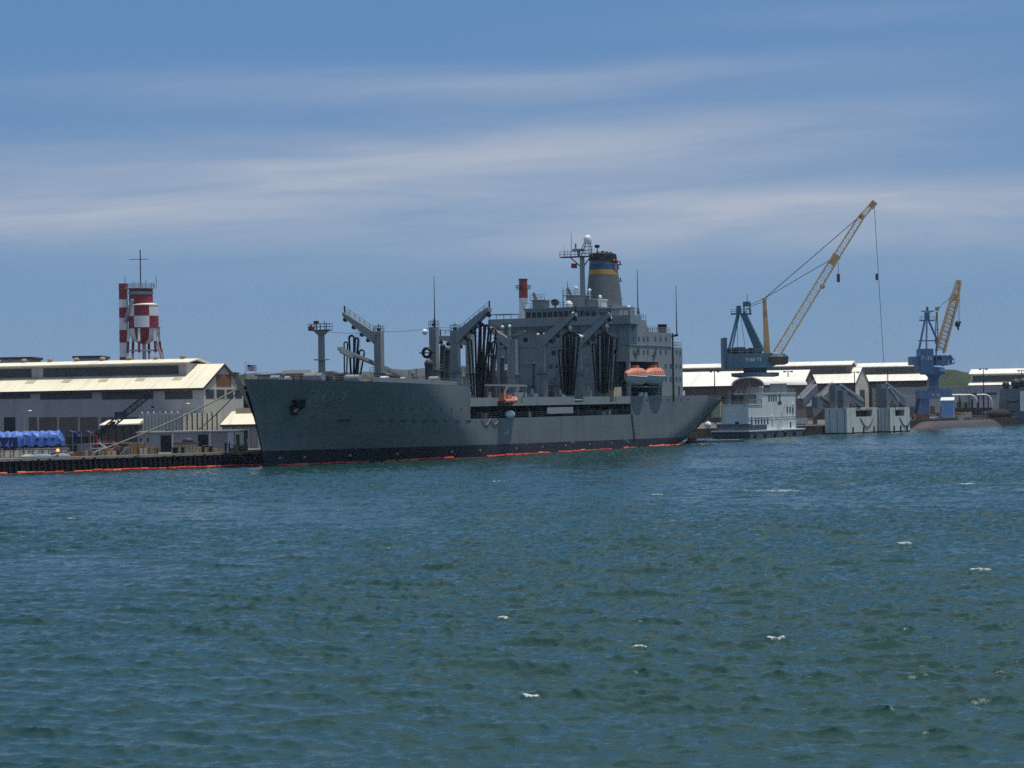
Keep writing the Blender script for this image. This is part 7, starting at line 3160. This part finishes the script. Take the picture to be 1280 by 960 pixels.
m.ball((q.x, -1, q.z - .5), 2.6, 12, 8, 1.8, .8, .8)
m.build('fender_bundle', 'tyre', o, True)

# ---- things on the right quay
Y = 812.0
a, b = W(1176, 499, Y - 8), W(1192, 499, Y - 8)
o = thing('blue_shed', 'small pale blue shed with pitched roof beside the blue crane', 'shed', ((a.x + b.x) / 2, Y - 8, LAND_Z), R(-15))
w = (b.x - a.x) / 2 * .95
hh = a.z - LAND_Z - .4
m = MB()
m.box(-w, w, 0, 3.4, .5, hh)
m.build('wall', 'shed_blue', o)
m = MB()
m.prism([(-.2, hh), (3.6, hh), (1.7, hh + 1.0)], 'x', -w - .2, w + .2)
m.build('roof', 'white', o)
m = MB()
for x in (-w + .4, 0, w - .4):
    m.box(x - .3, x + .3, .2, 3.2, -.1, .5)
m.build('skid', 'tarp_dark', o)
# white pipe arches
for k, (x0, x1, y0, lab) in enumerate(((1186, 1221, 494, 'nearer white bent pipe gantry right of the blue shed'), (1221, 1239, 493.5, 'farther white bent pipe gantry by the lamp pole'))):
    Yp = 840
    a, b = W(x0, y0, Yp), W(x1, y0, Yp)
    o = thing('pipe_gantry', lab, 'pipe gantry', (a.x, Yp, LAND_Z), 0, 'white pipe gantries')
    Lp = b.x - a.x
    hp = a.z - LAND_Z
    m = MB()
    m.tube([(0, 0, hp), (Lp - 2.4, 0, hp)] + [(Lp - 2.4 + 2.4 * math.sin(t_ * math.pi / 10), 0, hp - 2.4 + 2.4 * math.cos(t_ * math.pi / 10)) for t_ in range(1, 6)] + [(Lp, 0, 0)], .32, 8)
    m.build('pipe', 'white', o, True)
    m = MB()
    for q in range(3):
        m.bar((Lp * q / 3 + .5, 0, 0), (Lp * q / 3 + .5, 0, hp), .3)
    m.build('support', 'steel_dark', o)
a = W(1210, 508, 835)
o = thing('pump_skid', 'dark pump skid with stepped frame beneath the white pipe gantry', 'pump skid', (a.x, 835, LAND_Z))
m = MB()
m.box(-6, 8, 0, 4, P(1210, 507).z * 0 + 2.2, 3.4)
m.build('frame', 'steel_dark', o)
m = MB()
m.hexa([(1, 0, 0), (5, 0, 0), (5, 4, 0), (1, 4, 0)], [(1.6, 0, 2.2), (4.6, 0, 2.2), (4.6, 4, 2.2), (1.6, 4, 2.2)])
m.build('pedestal', 'steel_dark', o)
m = MB()
for k in range(5):
    m.cyl((-4.5 + k * 2, 1, 3.4), (-4.5 + k * 2, 1, 5.2 + (k % 2)), .4, n=8)
m.build('pump', 'steel_dark', o, True)
crate(tuple(W(1203, 500, 838).xy) + (LAND_Z,), 3.4, 2, 5.5, 'wall_light', 'tall pale cabinet standing between the blue shed and the pump skid', None, 'cabinet', 'pale_cabinet')
crate(tuple(W(1204, 516, 832).xy) + (LAND_Z,), 5.4, 2, 2.0, 'kraft', 'long low pale crate below the tall pale cabinet', None)
# yellow flat trailer, rusty skip, parked cars
a = W(1184, 516, 812)
o = thing('yellow_trailer', 'yellow flat trailer loaded with rusty steel under the blue shed', 'trailer', (a.x, 812, LAND_Z), R(5))
m = MB()
m.box(-4, 4, -1.2, 1.2, .9, 1.3)
m.build('bed', 'yellow_band', o)
m = MB()
for x in (-3.6, -1.2, 1.2, 3.4):
    m.box(x - .6, x + .8, -1, 1, 1.3, 2.0 + .3 * math.sin(x))
m.build('load', 'rust', o)
for x in (-3, -2, 2.6):
    m = MB()
    m.cyl((x, -1.25, .45), (x, -.95, .45), .45, n=12)
    m.build('wheel', 'tyre', o, True)
a = W(1152, 516, 792)
crate((a.x, 792, LAND_Z), 4.6, 2, 1.9, 'rust', 'rust brown steel skip beside the blue crane leg', None, 'skip', 'steel_skip')
for px, Yc, mt, lab in ((1164, 806, 'white', 'white car parked under the blue crane'), (1170, 808, 'grey_light', 'silver car parked just right of the white one under the crane'), (1226, 848, 'steel_dark', 'dark car parked near the lamp pole base'), (1233, 850, 'white', 'white car parked right of the lamp pole'), (1239, 852, 'yellow_band', 'pale yellow car parked at the right end of the row')):
    p = W(px, 515, Yc)
    car((p.x, Yc, LAND_Z + .05), R(8), lab, mt, 'cars parked on the right quay')

# lamp poles in front of the dock sheds
lp = None
for px, yt, Y, lab in ((893, 464, 770, 'lamp pole against the cream roof left of the slate crane'), (985, 464, 770, 'lamp pole left of the nearest shed gable'), (1068, 465, 800, 'lamp pole at the corner of the pale gable'), (1109.5, 462.5, 800, 'lamp pole left of the blue crane'), (1229, 461, 862, 'tall lamp pole right of the white pipe gantry'), (1277, 463, 900, 'lamp pole at the right edge above the grey vessel')):
    t = W(px, yt, Y)
    if lp is None:
        lp = thing('lamp_pole', lab, 'lamp pole', (t.x, Y, LAND_Z), 0, 'lamp poles along the dock road')
        m = MB()
        m.cyl((0, 0, 0), (0, 0, 18), .22, .14, 8)
        m.build('pole', 'steel_dark', lp)
        m = MB()
        m.bar((-1.2, 0, 18), (1.2, 0, 18), .2)
        for x in (-1.1, 1.1):
            m.box(x - .35, x + .35, -.5, .5, 17.6, 18.1)
        m.build('lamp_head', 'steel_dark', lp)
        o = lp
    else:
        o = copy_tree(lp)
        o['label'] = lab
    o.location = (t.x, Y, LAND_Z)
    o.scale = (1, 1, (t.z - LAND_Z) / 18)

# shore edge: dark bulkhead wall along the ship berth and the right shore
o = thing('sea_wall', 'low dark sea wall along the right hand shore behind the submarine', 'sea wall', (0, 0, 0))
m = MB()
for (xa, ya), (xb, yb) in zip(coast[3:9], coast[4:10]):
    d = V((xb - xa, yb - ya, 0)).normalized()
    nn = V((d.y, -d.x, 0))
    a, b = V((xa, ya, 0)), V((xb, yb, 0))
    m.hexa([a - nn * .3 + V((0, 0, -2)), b - nn * .3 + V((0, 0, -2)), b + nn * .7 + V((0, 0, -2)), a + nn * .7 + V((0, 0, -2))],
           [a - nn * .3 + V((0, 0, 2.35)), b - nn * .3 + V((0, 0, 2.35)), b + nn * .7 + V((0, 0, 2.35)), a + nn * .7 + V((0, 0, 2.35))])
m.build('wall', 'sea_wall', o)

# ---- sea air between here and the far ridge
m = MB()
m.box(-9600, 9600, -800, 9600, -4.5, 95)
hz = m.build('haze', paint('sea_air', (1, 1, 1)))
tag(hz, 'thin pale sea air over the harbour and the far plain', 'haze', kind='stuff')
t = hz.data.materials[0].node_tree
t.nodes.clear()
ov = node(t, 'ShaderNodeOutputMaterial')
pv = node(t, 'ShaderNodeVolumePrincipled')
pv.inputs['Color'].default_value = (0.72, 0.85, 1.0, 1)
pv.inputs['Density'].default_value = HAZE
t.links.new(pv.outputs[0], ov.inputs['Volume'])
